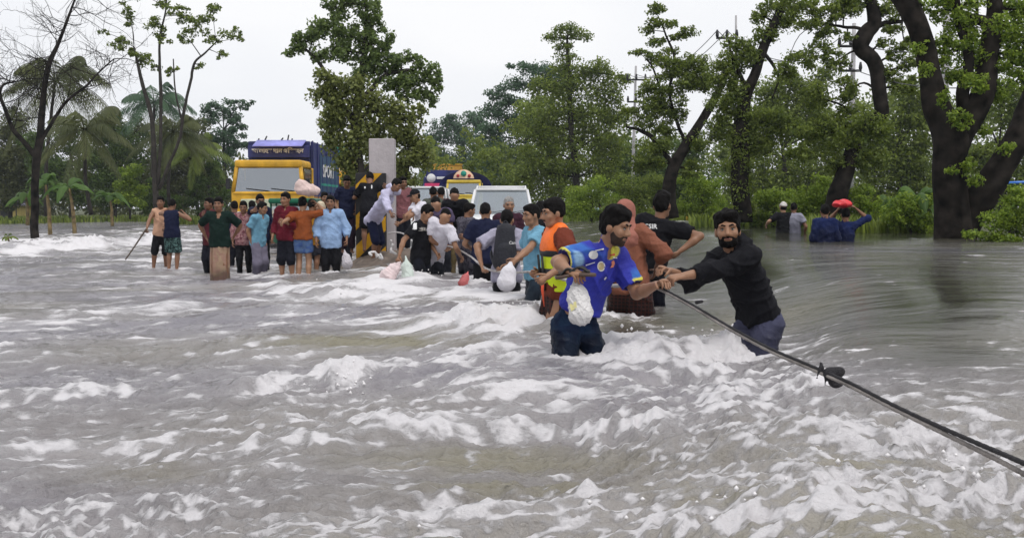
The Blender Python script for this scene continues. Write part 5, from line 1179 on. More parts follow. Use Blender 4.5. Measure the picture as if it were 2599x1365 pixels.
vest = person('person wearing an orange and yellow life jacket, facing left', 'vest', 1400, 505, 288, -74, 1.70, (2, 0), head=(4, 8), la=dict(px=(1392, 700, 8.55), pole=(.6, -.8, -.4), curl=1.2), ra=dict(px=(1368, 690, 9.1), pole=(.4, -.8, -.4), curl=1.2), ll=(.02, .10, -.8), rl=(.02, .16, -.8), top=TEE(REDBR, hem=.10, sleeve=.85, ease=.02), bot=dict(m=PLAID, type='lungi', len=.62, ease=.02), skin=0, beard=.15, group=GR)
person('person in terracotta long shirt and pink head scarf behind the jersey man', 'terra', 1588, 508, 268, 158, 1.66, (4, 6), head=(0, 0), ra=dict(at=(.12, .10, -.36), pole=(1, -.6, 0)), la=dict(at=(.02, .24, -.40)), ll=(.10, .10, -.78), rl=(.04, 0, -.8), top=SHIRT(TERRA, hem=.12, sleeve=1.5, ease=.024), bot=dict(m=PLAID, type='shorts', len=.95, ease=.04), hat=('scarf', SCARFP), skin=3, group=GR)
csir = person('slim person in black tee with white letters on the back, seen from behind', 'csir', 1682, 491, 248, 158, 1.70, (0, -14), head=(-4, 6), ra=dict(px=(1728, 636, 10.2), pole=(.8, -.4, -.6), curl=.6), la=dict(at=(.02, .20, -.42)), top=TEE(BLACK, hem=.16, sleeve=.75, ease=.024), bot=TRO(cl_('black_blue_trousers', 28, 32, 52)), hair='thick', skin=1, group=GR)

# --- man in the printed jersey (foreground)
def jersey_dye(v, n_, J):
    blue = V(srgb(50, 58, 182)); deep = V(srgb(44, 40, 128)); mid = V(srgb(42, 122, 206)); pale = V(srgb(150, 196, 236)); yel = V(srgb(224, 214, 40))
    c = np.tile(blue, (len(v), 1)); t = (v - J['p0']) @ J['sp'] - .13; l = (v - J['p0']) @ J['Lc']; tor = J['torso']
    def mixc(c, col, w): return c * (1 - w[:, None]) + col * w[:, None]
    c = mixc(c, mid, sstep(-.02, -.09, t + .03 * wob(v, 12, 4)) * .9)
    c = mixc(c, deep, sstep(tor - .10, tor - .03, t) * (np.abs(l) < .2) * .9)
    c = mixc(c, mid, sstep(.25, .75, wob(v, 14, 8)) * sstep(tor * .62, tor * .8, t) * sstep(tor * .98, tor * .85, t) * .9)
    c = mixc(c, deep, sstep(.3, .9, wob(v, 9, 18)) * .45)
    for sg in (1, -1):
        a, e = J['arms'][sg][0], J['arms'][sg][1]; dn = nrm(e - a); s_ = (v - a) @ dn; L_ = np.linalg.norm(e - a)
        rad = np.linalg.norm((v - a) - s_[:, None] * dn, axis=1); on = (rad < .11) & (s_ > .01) & (np.abs(l) > .155)
        end = .78 * L_
        c = mixc(c, mid, on * .75 * sstep(end - .10, end - .05, s_ + .025 * wob(v, 22, 3)))
        c = mixc(c, pale, on * sstep(.35, .8, wob(v, 26, 12)) * sstep(end - .15, end - .10, s_) * sstep(end - .03, end - .06, s_))
        c = mixc(c, yel, on * sstep(end - .025, end - .020, s_)); c = mixc(c, deep * .6, on * (s_ > end - .02) * ((n_ @ dn) > .72))  # yellow cuff band; closed sleeve end darkened to stand for the shade inside
    nb = J['nb']; rn = np.linalg.norm(v - (nb + J['Fc'] * .02), axis=1)
    c = mixc(c, yel, sstep(.100, .090, rn) * (((v - nb) @ J['Lc']) > 0.0) * (((v - nb) @ J['Fc']) > -.03))
    g_ = c @ V([.3, .55, .15]); return (c * .86 + g_[:, None] * .14) * .85
hero = person('bearded person in blue printed jersey holding the rope, sandals and a white bag', 'jersey', pel=(1458, 818, 7.28), neck=(1538, 622, 7.12), s=361, h=1.74, yaw=34, twist=0, head=(25, 12, 4),
       ra=dict(px=(1442, 686, 6.70), epx=(1414, 664, 6.92), bend=(.6, -.1, -.1), curl=.9, palm=(.2, .3, -1)), la=dict(px=(1668, 722, 6.90), pole=(.2, -.3, -1), curl=.85, palm=(-.2, .25, -1)), ll=(.17, .08, -.79), rl=(.13, .02, -.80),
       top=dict(m=JERSEY, sleeve=.78, hem=-.115, neck='collar', dye=jersey_dye, ease=.015, name='jersey', fold=1.2), bot=TRO(JEAN, ease=.02, waist=.17), hair='thick', skin=0, beard=.22, beardm=mat('stubble', (.040, .024, .018), .7, .4, 90, .3, .2), wide=.98, group=GR)
decal(hero, circ(1506, 647, 12, 11), PRW, 'white_badge'); decal(hero, circ(1526, 676, 10, 13), PRW, 'round_crest'); decal(hero, circ(1526, 676, 7.5, 10), PRY, 'crest_centre', .007)
decal(hero, [(1552, 664), (1558, 660), (1561, 668), (1557, 678), (1549, 680), (1553, 672)], mat('print_salmon', (.62, .22, .14), .6), 'emblem'); decal(hero, [(1548, 645), (1560, 643), (1561, 648), (1549, 650)], PRR, 'red_mark')
decal(hero, [(1510, 635), (1532, 630), (1533, 633), (1511, 638)], PRW, 'white_bar'); decal(hero, [(1486, 672), (1510, 665), (1510, 667), (1487, 675)], PRW, 'white_bar'); decal(hero, [(1556, 652), (1566, 653), (1567, 656), (1557, 655)], PRW, 'white_bar')
decal(hero, [(1533, 708), (1538, 702), (1540, 705), (1535, 711)], PRW, 'white_mark')

hood = person('bearded person in black hooded top hauling the rope, face turned to the camera', 'hoodie', pel=(1932, 810, 7.46), neck=(1857, 632, 7.36), s=351, h=1.74, yaw=-58, head=(46, -3, -4),
       la=dict(px=(1722, 704, 7.02), pole=(.1, -.1, -1), curl=1.0, palm=(-.3, .3, -1)), ra=dict(px=(1700, 688, 7.22), pole=(.1, -.1, -1), curl=1.0, palm=(-.3, -.2, -1)), ll=(.04, .10, -.78), rl=(.0, .46, -.70),
       top=dict(m=BLACK, sleeve=1.72, hem=-.035, neck='hood', ease=.020, name='hooded_top', fold=1.4), bot=TRO(SLATE, ease=.026, waist=.13), hair='thick', skin=0, beard=.32, wide=.97, group=GR)
# --- right side, mid distance
person('person in white cap and black tee wading away, waist-deep', 'capman', 1988, 513, 104, 186, 1.68, la=dict(at=(.22, .16, -.24), pole=(1, -.3, -.6)), top=TEE(BLACK, sleeve=.8), bot=TRO(BLACK), hat=('cap', CAPW), skin=2, group=GB)
person('person in pale grey tee beside the white cap wearer', 'greytee', 2015, 515, 104, 172, 1.66, ra=dict(at=(.12, .10, -.44)), top=TEE(GREYTEE, hem=.18), bot=TRO(CHAR), skin=1, group=GB)
person('person in navy shirt seen from behind, left of the red bundle carrier', 'navyright', 2094, 519, 140, 178, 1.66, top=SHIRT(NAVY2, hem=.2, sleeve=1.2), bot=TRO(NAVY), skin=1, group=GB)
person('person in navy shirt holding a red bundle on the head', 'redcarrier', 2146, 528, 138, 172, 1.66, ra=dict(at=(.06, .04, .30), pole=(.8, .2, -1), curl=.4), la=dict(at=(-.02, .12, .28), pole=(.5, .6, -.8), curl=.4), top=SHIRT(NAVY2, hem=.2, sleeve=1.2), bot=TRO(NAVY), skin=1, group=GB)
person('tiny distant person in pale blue standing at the far water edge', 'tiny', 1522, 517, 46, 170, 1.66, top=TEE(cl_('pale_aqua', 170, 214, 224), hem=.2), bot=TRO(cl_('aqua_grey', 120, 150, 160)), skin=1, res=(.021, .014), group=GB)
person('driver behind the windscreen of the yellow truck cab', 'driver', 613, 440, 76.8, 0, 1.66, head=(10, 5), la=dict(at=(.05, .35, -.20), curl=1.0), ra=dict(at=(-.05, .35, -.22), curl=1.0), ll=(.05, .40, -.35), rl=(.05, .40, -.35), top=TEE(CHAR), bot=TRO(DKTROUSER), skin=3, res=(.021, .014), group='people inside vehicles')
text_on(csir, 'CSIR', 1651, 575, 34, PRW, .02, .02)

# life jacket on the person facing left
J = vest; kk = J['k']; fl = (J['Fc'], 1.42); p0, sp_, tor = J['p0'], J['sp'], J['torso']
def vestfield(ex, lo, hi):
    S = Field(); c = [(p0 + sp_ * lo, -sp_), (p0 + sp_ * hi, sp_)]
    S.cone(p0 - sp_ * .05, p0 + sp_ * tor * .35, .158 * kk + ex, .150 * kk + ex, .05, fl, c).cone(p0 + sp_ * tor * .3, J['chest'], .150 * kk + ex, .166 * kk + ex, .05, fl, c)
    for sg in (1, -1):
        S.cone(J['chest'] + J['Fc'] * .06 + J['Lc'] * .09 * sg, J['nb'] + J['Lc'] * .10 * sg + J['Fc'] * .02 - sp_ * .01, .05 + ex * .4, .038 + ex * .3, .04, None, c).cone(J['nb'] + J['Lc'] * .10 * sg - sp_ * .01, J['chest'] - J['Fc'] * .06 + J['Lc'] * .09 * sg, .038 + ex * .3, .05 + ex * .4, .04, None, c)
        a = J['shl'][sg]; S.cone(a + J['Lc'] * sg * .02 - sp_ * .05, a + J['Lc'] * sg * .14 - sp_ * .02, .085, .085, .02, None, (), '-')
    return S
VO = mat('vest_orange', srgb(244, 112, 22), .5, .4, 26, .08); VY = mat('vest_yellow', srgb(206, 226, 28), .5, .4, 26, .08); VB = mat('vest_strap', (.015, .015, .018), .6)
v_, q_ = vestfield(.048, .305, .66).mesh(.013); vo = mk('life_jacket_top', relax(v_, q_, 1, .4), q_, VO, J['root'])
v_, q_ = vestfield(.046, -.03, .303).mesh(.013); vy = mk('life_jacket_bottom', relax(v_, q_, 1, .4), q_, VY, J['root'])
for (a_, b_, par) in ((.285, .322, vo), (.125, .16, vy)):
    v_, q_ = vestfield(.058, a_, b_).mesh(.010); s_ = mk('strap', v_, q_, VB); s_.parent = par
for sg in (1, -1):
    o_ = p0 + J['Fc'] * .155 + J['Lc'] * .055 * sg
    s_ = MB().tube(np.array([o_ - sp_ * .02, o_ + sp_ * .29 + J['Fc'] * .016]), .012, 6).build('strap', VB); s_.parent = vy
tl = P(1378, 700, 8.7); t_ = MB().tube(np.array([tl, tl + V([-.005, -.01, -.12]), tl + V([.01, -.02, -.26])]), [.016, .014, .004], 6).build('strap_tail', mat('strap_red', (.75, .10, .04), .5)); t_.parent = vy
for (key, m_, x0, y0, x1, y1) in (('bagman', PRG, 1062, 578, 1080, 586), ('bagman', PRW, 1046, 566, 1058, 582), ('leaner', PRW, 924, 474, 928, 478), ('leaner', PRW, 942, 470, 945, 478)):
    decal(PEOPLE[key], [(x0, y0), ((x0 + x1) / 2, y0 - 1), (x1, y0), (x1, y1), ((x0 + x1) / 2, y1 + 1), (x0, y1)], m_, 'print_patch')
# ------------------------------------------------------------------ vehicles
YEL = mat('truck_yellow', srgb(214, 164, 44), .5, .2, 30, .24, vscale=2.2); BLU = mat('truck_blue', srgb(44, 50, 106), .55, .2, 20, .26, vscale=1.8); PBLU = mat('visor_blue', srgb(150, 150, 224), .5)
TEAL = mat('truck_teal', srgb(36, 72, 104), .55, .2, 20, .16, vscale=2.5); OCH = mat('truck_ochre', srgb(176, 128, 66), .6, .2, 20, .18, vscale=3); DARK = mat('dark_metal', (.02, .02, .023), .6); RUB = mat('tyre_rubber', (.016, .016, .017), .85, .4, 60)
WPAINT = mat('white_paint', (.78, .78, .79), .3, 0, 0, .05); GRN = mat('rickshaw_green', srgb(16, 100, 72), .45); CHR = mat('chrome_grey', (.45, .46, .48), .3, metal=.6); RED = mat('truck_red', srgb(170, 40, 48), .5); LAMP = mat('headlamp', (.7, .7, .66), .15)
CRM = mat('crest_cream', srgb(226, 190, 160), .6); TARP = mat('blue_tarpaulin', srgb(40, 44, 112), .6, .6, 8, .2); GRNP = mat('teal_panel', srgb(40, 150, 130), .6); GREYP = mat('grey_panel', srgb(120, 112, 122), .6); PINK = mat('plate_pink', srgb(214, 60, 110), .5)
GLASS = glassmat('windscreen', (.55, .60, .64), .36); GLASS2 = glassmat('car_glass', (.45, .54, .56), .42)
def wheel(parent, x, y, z, r, w):
    ts = np.array([[x - w / 2, y, z], [x - w / 2 + .02, y, z], [x + w / 2 - .02, y, z], [x + w / 2, y, z]])
    t = MB().tube(ts, [r * .9, r, r, r * .9], 20); v, f = t.data(); o = bpy.data.objects.new('wheel', np_mesh('wheel', v, f)); COL.objects.link(o); o.data.materials.append(RUB); o.parent = parent
    for sx in (-1, 1):
        v, f = MB().tube(np.array([[x + sx * w * .40, y, z], [x + sx * (w / 2 + .012), y, z], [x + sx * (w / 2 + .03), y, z]]), [r * .58, r * .55, r * .2], 16).data()
        rm_ = bpy.data.objects.new('rim', np_mesh('rim', v, f)); COL.objects.link(rm_); rm_.data.materials.append(CHR); rm_.parent = o
    return o
def ltube(name, parent, m, pts, r, n=6):
    v, f = MB().tube(np.array(pts, float), r, n).data(); o = bpy.data.objects.new(name, np_mesh(name, v, f)); COL.objects.link(o); o.data.materials.append(m); o.parent = parent; return o
def lmesh(name, parent, m, v, f, smooth=False):
    o = bpy.data.objects.new(name, np_mesh(name, np.array(v, float), f, smooth)); COL.objects.link(o); o.data.materials.append(m); o.parent = parent; return o
def ltext(txt, parent, m, loc, size, rot, sx=1.0, bold=0.0):
    me = textmesh(txt, size, .004, bold); me.materials.append(m); o = bpy.data.objects.new('lettering', me); COL.objects.link(o); o.parent = parent; o.location = loc; o.rotation_euler = rot; o.scale = (sx, 1, 1); return o

def lorry(label, xc, y0, zg, cabm, W=2.35, cabtop=2.88, wz0=1.86, wz1=2.60, cargo=None, L=5.2, group='trucks queued on the flooded road', cg=None):
    """front of the cab at y0, facing the camera; local x right, y away, z up"""
    r = empty('truck', (xc, y0, zg), label, 'truck', group); hw = W / 2
    # cab: front skin below the screen, pillars, header, sides, back, roof
    front = lbox('front_panel', r, cabm, -hw, hw, 0, .10, .95, wz0, .05, 2)
    lbox('cab_side', r, cabm, -hw, -hw + .07, .05, 1.65, .95, wz0 + .02, .03); lbox('cab_side', r, cabm, hw - .07, hw, .05, 1.65, .95, wz0 + .02, .03)
    for s_ in (-1, 1):
        lmesh('pillar', r, cabm, [(s_ * hw, 0, wz0 - .03), (s_ * (hw - .11), 0, wz0 - .03), (s_ * (hw - .20), .14, wz1 + .06), (s_ * (hw - .09), .14, wz1 + .06), (s_ * hw, .16, wz0 - .03), (s_ * (hw - .11), .16, wz0 - .03), (s_ * (hw - .20), .28, wz1 + .06), (s_ * (hw - .09), .28, wz1 + .06)],
              np.array([(0, 1, 2, 3), (4, 7, 6, 5), (0, 3, 7, 4), (1, 5, 6, 2), (3, 2, 6, 7), (0, 4, 5, 1)]))
        lbox('door_pillar', r, cabm, s_ * (hw - .01), s_ * (hw - .08), 1.5, 1.65, wz0, wz1 + .06, .02); w_ = lbox('door_window', r, GLASS, s_ * (hw - .035), s_ * (hw - .055), .30, 1.5, wz0, wz1, .0)
        ltube('mirror_arm', r, DARK, [(s_ * hw, .1, wz0 + .1), (s_ * (hw + .12), .05, wz0 + .2)], .018); lbox('mirror', r, DARK, s_ * (hw + .04), s_ * (hw + .18), .02, .06, wz0 + .08, wz0 + .42, .02)
        lbox('headlight', r, LAMP, s_ * (hw - .42), s_ * (hw - .18), -.04, .02, 1.02, 1.22, .04, 2)
    rf = lbox('cab_roof', r, cabm, -hw + .08, hw - .08, .10, 1.68, wz1 + .02, cabtop, .12, 3)
    lbox('cab_back', r, DARK, -hw + .08, hw - .08, 1.60, 1.66, .95, wz1 + .05, .0)
    lbox('cab_floor', r, DARK, -hw + .08, hw - .08, .12, 1.6, .90, 1.0, .0); lbox('dashboard', r, DARK, -hw + .1, hw - .1, .16, .5, wz0 - .25, wz0 - .04, .05)
    lmesh('windscreen', r, GLASS, [(-hw + .10, .045, wz0), (hw - .10, .045, wz0), (hw - .19, .19, wz1 + .03), (-hw + .19, .19, wz1 + .03)], np.array([(0, 1, 2, 3)]))
    for x_ in (-.45, .35): ltube('wiper', r, DARK, [(x_ + .5, .0, wz0 + .02), (x_ - .25, .03, wz0 + .10)], .012)
    lbox('windscreen_sill', r, cabm, -hw + .06, hw - .06, -.03, .06, wz0 - .10, wz0 - .01, .03)
    lbox('grille', r, mat('grille_pale', srgb(190, 196, 170), .6), -hw + .3, hw - .3, -.03, .03, 1.28, wz0 - .24, .03)
    lbox('bumper', r, DARK, -hw - .02, hw + .02, -.12, .1, .55, .88, .05); lbox('chassis', r, DARK, -.45, .45, .1, L + 1.8, .55, .8, .02)
    for y_ in (.75, L * .62 + 1.8): wheel(r, -hw + .2, y_, .5, .5, .3); wheel(r, hw - .2, y_, .5, .5, .3)
    if cargo:
        cw, ct, fm, sm = cargo; c2 = cw / 2; ya, yb = 1.85, 1.85 + L
        lbox('cargo_floor', r, DARK, -c2, c2, ya, yb, .85, 1.02, .02)
        lbox('cargo_front', r, fm, -c2, c2, ya - .06, ya, 1.0, ct, .02); lbox('cargo_side', r, sm, -c2 - .05, -c2, ya, yb, 1.0, ct, .02); sr_ = lbox('cargo_side', r, sm, c2, c2 + .05, ya, yb, 1.0, ct, .02)
        lbox('cargo_back', r, sm, -c2, c2, yb, yb + .05, 1.0, ct, .02)
        lbox('cargo_load', r, TARP, -c2 + .05, c2 - .05, ya + .1, yb - .1, 1.1, ct - .12, .1, 2)
        for y_ in np.linspace(ya + .05, yb - .05, 7): lbox('side_post', sr_, DARK if fm is not BLU else BLU, c2 + .05, c2 + .09, y_ - .03, y_ + .03, 1.0, ct + .02, .008)
    return r
x_ = lambda px, d: (px - CX) / FPX * d
t1 = lorry('yellow-cabbed truck with high blue cargo box and lettered header board', x_(681, 33), 33.0, -.02, YEL, cargo=(2.06, 3.58, BLU, BLU))
# header board with lettering, over-hanging visor
lbox('header_board', t1, BLU, -1.03, 1.03, 1.60, 1.78, 3.02, 3.42, .01)
lmesh('header_visor', t1, PBLU, [(-.80, 1.30, 3.40), (.86, 1.30, 3.40), (.90, 1.80, 3.62), (-.76, 1.80, 3.62), (-.80, 1.30, 3.37), (.86, 1.30, 3.37), (.90, 1.80, 3.59), (-.76, 1.80, 3.59)], np.array([(0, 1, 2, 3), (7, 6, 5, 4), (0, 4, 5, 1), (1, 5, 6, 2), (2, 6, 7, 3), (3, 7, 4, 0)]))
ltext('আলাহর দান পিরবহন', t1, PRW, (-.02, 1.585, 3.24), .20, (math.pi / 2, 0, 0), 1.0, .008)
ltext('SPORT', t1, PRW, (1.125, 4.75, 2.62), .62, (math.pi / 2, 0, math.pi / 2), 1.25, .01)
lbox('side_panel', t1, TEAL, 1.085, 1.105, 3.2, 6.9, 1.9, 3.2, .0); lbox('side_stripe', t1, GRNP, 1.10, 1.112, 3.4, 6.8, 2.12, 2.2, .0); lbox('lower_panel', t1, OCH, 1.085, 1.11, 1.9, 6.9, 1.05, 1.72, .0)
for i_, (a_, b_, h_) in enumerate(((-.55, .10, .18), (-.02, .12, .12), (.24, .05, .22), (.38, .03, .10), (-.75, .03, .10))):
    ltube('roof_twig', t1, DARK, [(a_, 1.9, 3.55), (a_ + b_, 1.9, 3.58 + h_)], .025)
sw = ltube('steering_wheel', t1, DARK, [(-.72 + .2 * math.cos(t), .55 + .08 * math.sin(t), 1.85 + .2 * math.sin(t)) for t in np.linspace(0, 6.28, 14)], .016)
t2 = lorry('yellow truck with deep sun visor half hidden behind the blue cargo truck', x_(858, 44), 44.0, .02, YEL, cabtop=2.72, wz0=1.72, wz1=2.25, cargo=(2.1, 3.2, OCH, OCH))
lbox('sun_visor', t2, YEL, -1.1, 1.1, -.35, .2, 2.30, 2.78, .06, 2); lbox('visor_band', t2, RED, -1.0, 1.0, -.1, .3, 3.05, 3.25, .03); lbox('name_board', t2, mat('board_cream', srgb(236, 214, 160), .6), -1.0, 1.0, -.05, .3, 2.80, 3.04, .03)
t3 = lorry('grey and green box truck whose top shows above the blue cargo box', x_(800, 60), 60.0, .3, GREYP, cargo=(2.3, 4.75, GREYP, GRNP))
lbox('green_load', t3, GRNP, .25, 1.15, 1.6, 5, 4.1, 4.72, .05)
t4 = lorry('truck with tall plain yellow container, farthest in the right queue', x_(1134, 76), 76.0, .3, YEL, cargo=(2.2, 3.9, OCH, OCH))
lbox('container_front', t4, mat('container_yellow', srgb(214, 164, 70), .6, .1, 10, .12), -1.08, 1.08, 1.2, 1.75, 2.6, 4.15, .03); lbox('container_edge', t4, YEL, -1.12, 1.12, 1.15, 1.78, 4.16, 4.26, .02)
t5 = lorry('blue truck with round white emblem and pink plate left of the yellow cab', x_(1122, 60), 60.0, .1, BLU, cabtop=3.0, cargo=(2.1, 3.45, BLU, BLU))
v_, f_ = MB().tube(np.array([[-.62, -.02, 2.92], [-.62, .04, 2.92]]), .26, 18).data(); lmesh('emblem', t5, PRW, v_, f_); lbox('number_plate', t5, PINK, -1.0, -.1, -.06, 0, 2.42, 2.62, .02); lbox('white_band', t5, PRW, -.3, .95, -.02, .05, 2.86, 3.0, .01)
t6 = lorry('yellow-cabbed truck with rounded blue tarpaulin and cream crest board', x_(1177, 54), 54.0, .02, mat('cab_lemon', srgb(214, 186, 70), .45, .1, 20, .1), W=1.95, cabtop=2.75, wz0=1.98, wz1=2.55, L=4.5)
n_ = 13; aa = np.linspace(0, math.pi, n_); prof = [(1.42 * math.cos(a) * (1 + .05 * math.sin(3 * a)), 2.05 + 1.22 * math.sin(a) ** .7) for a in aa]
vv = [(p_[0], y_, p_[1] - (.0 if y_ < 4 else .1)) for y_ in (1.9, 2.2, 4, 6.4) for p_ in prof]; fv = grid_faces(4, n_); lmesh('tarpaulin', t6, TARP, vv, [fv, np.array([(i, i + 1, n_ - 1) for i in range(n_ - 2)])], True)
lbox('cargo_bed', t6, BLU, -1.2, 1.2, 1.95, 6.4, .95, 2.1, .03)
cp = [(-.55, 0), (-.5, .18), (-.36, .34), (-.18, .44), (0, .47), (.18, .44), (.36, .34), (.5, .18), (.55, 0)]
vv = [(a, y_, 2.82 + b) for y_ in (.1, .18) for a, b in cp]; m_ = len(cp)
lmesh('crest_board', t6, CRM, vv, [np.array([(i, i + 1, m_ + i + 1, m_ + i) for i in range(m_ - 1)]), np.array([(0, i + 1, i) for i in range(1, m_ - 1)]), np.array([(m_, m_ + i, m_ + i + 1) for i in range(1, m_ - 1)])])
for s_ in (-1, 1):
    v_, f_ = MB().tube(np.array([[s_ * .30, .09, 2.96], [s_ * .30, .05, 2.96]]), .085, 12).data(); lmesh('crest_eye', t6, RED, v_, f_)
v_, f_ = MB().tube(np.array([[0, .09, 3.08], [0, .04, 3.08]]), .15, 14).data(); lmesh('crest_disc', t6, GRNP, v_, f_)

def carbody(label, name, cat, xc, y0, zg, W, Hh, Ln, paint, belt, hood, gw, rails, glass):
    """car or van facing the camera; sections lofted from nose to tail"""
    r = empty(name, (xc, y0, zg), label, cat, 'cars on the flooded road'); hw = W / 2
    def sect(y, w, z0, z1, rnd=.12): return [(-w, y, z0 + rnd), (-w * .99, y, z1 - rnd), (-w + rnd, y, z1), (0, y, z1 + .02), (w - rnd, y, z1), (w * .99, y, z1 - rnd), (w, y, z0 + rnd), (w * .9, y, z0), (-w * .9, y, z0)]
    S_ = [sect(0, hw * .86, .42, belt - .30), sect(.12, hw * .95, .32, belt - .16), sect(hood * .6, hw, .28, belt - .05), sect(hood, hw, .28, belt), sect(Ln * .6, hw, .28, belt + .02), sect(Ln - .1, hw * .97, .32, belt + .02), sect(Ln, hw * .9, .42, belt - .1)]
    v = np.array(sum(S_, [])); n9 = 9; q = np.array([(i * n9 + j, i * n9 + (j + 1) % n9, (i + 1) * n9 + (j + 1) % n9, (i + 1) * n9 + j) for i in range(len(S_) - 1) for j in range(n9)])
    lmesh('body', r, paint, v, [q, np.array([(0, j + 1, j) for j in range(1, 8)]), np.array([(54, 54 + j, 54 + j + 1) for j in range(1, 8)])], True)
    b1, tp = belt - .01, Hh; rw = hw * gw; yb0, yt0 = hood - .05, hood + .62; yb1, yt1 = Ln - .12, Ln - .45; bw = hw * .95
    # greenhouse: pillars, roof, panes
    for s_ in (-1, 1):
        for (ya, yb_, w_) in ((yb0, yt0, .09), (Ln * .55, Ln * .55, .08), (yb1, yt1, .12)): ltube('pillar', r, paint, [(s_ * bw, ya, b1 - .05), (s_ * (rw + (bw - rw) * .45), (ya * .45 + yb_ * .55), (b1 + tp) / 2), (s_ * rw, yb_, tp - .06)], w_ * .5, 7)
        lmesh('side_window', r, glass, [(s_ * (bw - .02), yb0 + .1, b1), (s_ * (bw - .02), yb1 - .1, b1), (s_ * (rw - .01), yt1 - .06, tp - .08), (s_ * (rw - .01), yt0 + .06, tp - .08)], np.array([(0, 1, 2, 3)]))
        lbox('mirror', r, paint, s_ * (hw + .02), s_ * (hw + .24), hood + .10, hood + .22, belt + .02, belt + .20, .05, 2); lbox('headlight', r, LAMP, s_ * (hw * .62), s_ * (hw * .93), .03, .14, belt - .36, belt - .20, .04, 2)
        if rails: ltube('roof_rail', r, WPAINT, [(s_ * (rw - .04), yt0 + .05, tp - .02), (s_ * (rw - .05), yt0 + .3, tp + .06), (s_ * (rw - .05), yt1 - .2, tp + .06), (s_ * (rw - .04), yt1, tp)], .022)
        for y_ in (Ln * .19, Ln * .8): wheel(r, s_ * (hw - .11), y_, .33, .35, .22)
    lmesh('windscreen', r, glass, [(-bw + .04, yb0, b1), (bw - .04, yb0, b1), (rw - .03, yt0, tp - .07), (-rw + .03, yt0, tp - .07)], np.array([(0, 1, 2, 3)]))
    lmesh('rear_window', r, glass, [(bw - .04, yb1, b1), (-bw + .04, yb1, b1), (-rw + .03, yt1, tp - .07), (rw - .03, yt1, tp - .07)], np.array([(0, 1, 2, 3)]))
    lbox('roof', r, paint, -rw, rw, yt0 - .04, yt1 + .04, tp - .075, tp, .035, 2)
    if rails:
        for y_ in (yt0 + .4, yt1 - .3): ltube('roof_bar', r, WPAINT, [(-rw + .05, y_, tp + .06), (rw - .05, y_, tp + .06)], .018)
    lbox('dashboard', r, DARK, -bw + .1, bw - .1, yb0 + .15, yb0 + .45, b1 - .1, b1 - .02, .03)
    for s_ in (-1, 1): lbox('front_seat', r, DARK, s_ * .2, s_ * .62, hood + 1.0, hood + 1.2, .6, b1 + .22, .06, 2)
    ltube('wiper', r, DARK, [(-.5, yb0 - .01, b1 + .04), (.15, yb0 + .08, b1 + .12)], .01); ltube('wiper', r, DARK, [(.1, yb0 - .01, b1 + .04), (.7, yb0 + .08, b1 + .12)], .01)
    lbox('grille', r, DARK, -hw * .5, hw * .5, .01, .1, belt - .42, belt - .26, .02); lbox('number_plate', r, PRW, -.26, .26, -.03, .02, .42, .53, .01)
    return r
carbody('white four-wheel-drive with roof rails facing the crowd', 'white_car', 'car', x_(1272, 29), 27.6, .08, 1.86, 1.80, 4.6, WPAINT, 1.06, 1.15, .80, True, GLASS2)
carbody('white van half hidden behind the crowd left of the blue truck', 'white_van', 'van', x_(1062, 33), 32.5, .10, 1.70, 1.92, 4.4, WPAINT, 1.12, .55, .86, False, GLASS2)

# green three-wheeled taxi
r_ = empty('auto_rickshaw', (x_(736, 27.5), 27.5, -.08), 'green three-wheeled auto rickshaw behind the maroon shirt', 'auto rickshaw')
vs_ = [(-.28, 0, .45), (.28, 0, .45), (.34, .02, .8), (-.34, .02, .8), (-.55, .25, 1.0), (.55, .25, 1.0), (.62, .5, .45), (-.62, .5, .45), (-.62, 2.2, .4), (.62, 2.2, .4), (.62, 2.2, .95), (-.62, 2.2, .95), (-.60, .5, .95), (.60, .5, .95)]
lmesh('body', r_, GRN, vs_, np.array([(0, 1, 2, 3), (3, 2, 5, 4), (0, 3, 4, 7), (1, 6, 5, 2), (7, 4, 12, 8), (6, 9, 13, 5), (8, 12, 11, 11), (9, 10, 13, 13), (8, 11, 10, 9), (0, 7, 6, 1)][:6] + [(8, 11, 10, 9), (0, 7, 6, 1)]))
lbox('canopy', r_, GRN, -.64, .64, .25, 2.2, 1.52, 1.66, .07, 3); lbox('rear_panel', r_, GRN, -.62, .62, 2.12, 2.2, .4, 1.55, .03)
for s_ in (-1, 1):
    ltube('windscreen_post', r_, GRN, [(s_ * .56, .24, .98), (s_ * .60, .42, 1.56)], .03); ltube('door_post', r_, GRN, [(s_ * .60, 1.15, .5), (s_ * .62, 1.15, 1.56)], .025); lbox('side_panel', r_, GRN, s_ * .60, s_ * .64, 1.2, 2.15, .42, .98, .02)
    lbox('side_mesh', r_, CHR, s_ * .615, s_ * .625, .6, 1.1, .55, .95, .0); wheel(r_, s_ * .58, 1.85, .24, .25, .12)
lmesh('windscreen', r_, GLASS, [(-.54, .25, 1.0), (.54, .25, 1.0), (.58, .42, 1.53), (-.58, .42, 1.53)], np.array([(0, 1, 2, 3)]))
wheel(r_, 0, .05, .22, .24, .1); lbox('mudguard', r_, GRN, -.09, .09, -.2, .25, .44, .5, .03); v_, f_ = MB().tube(np.array([[0, -.05, .72], [0, .05, .72]]), [.10, .11], 14).data(); lmesh('headlight', r_, LAMP, v_, f_); lbox('seat', r_, DARK, -.5, .5, 1.5, 2.0, .5, .75, .05)
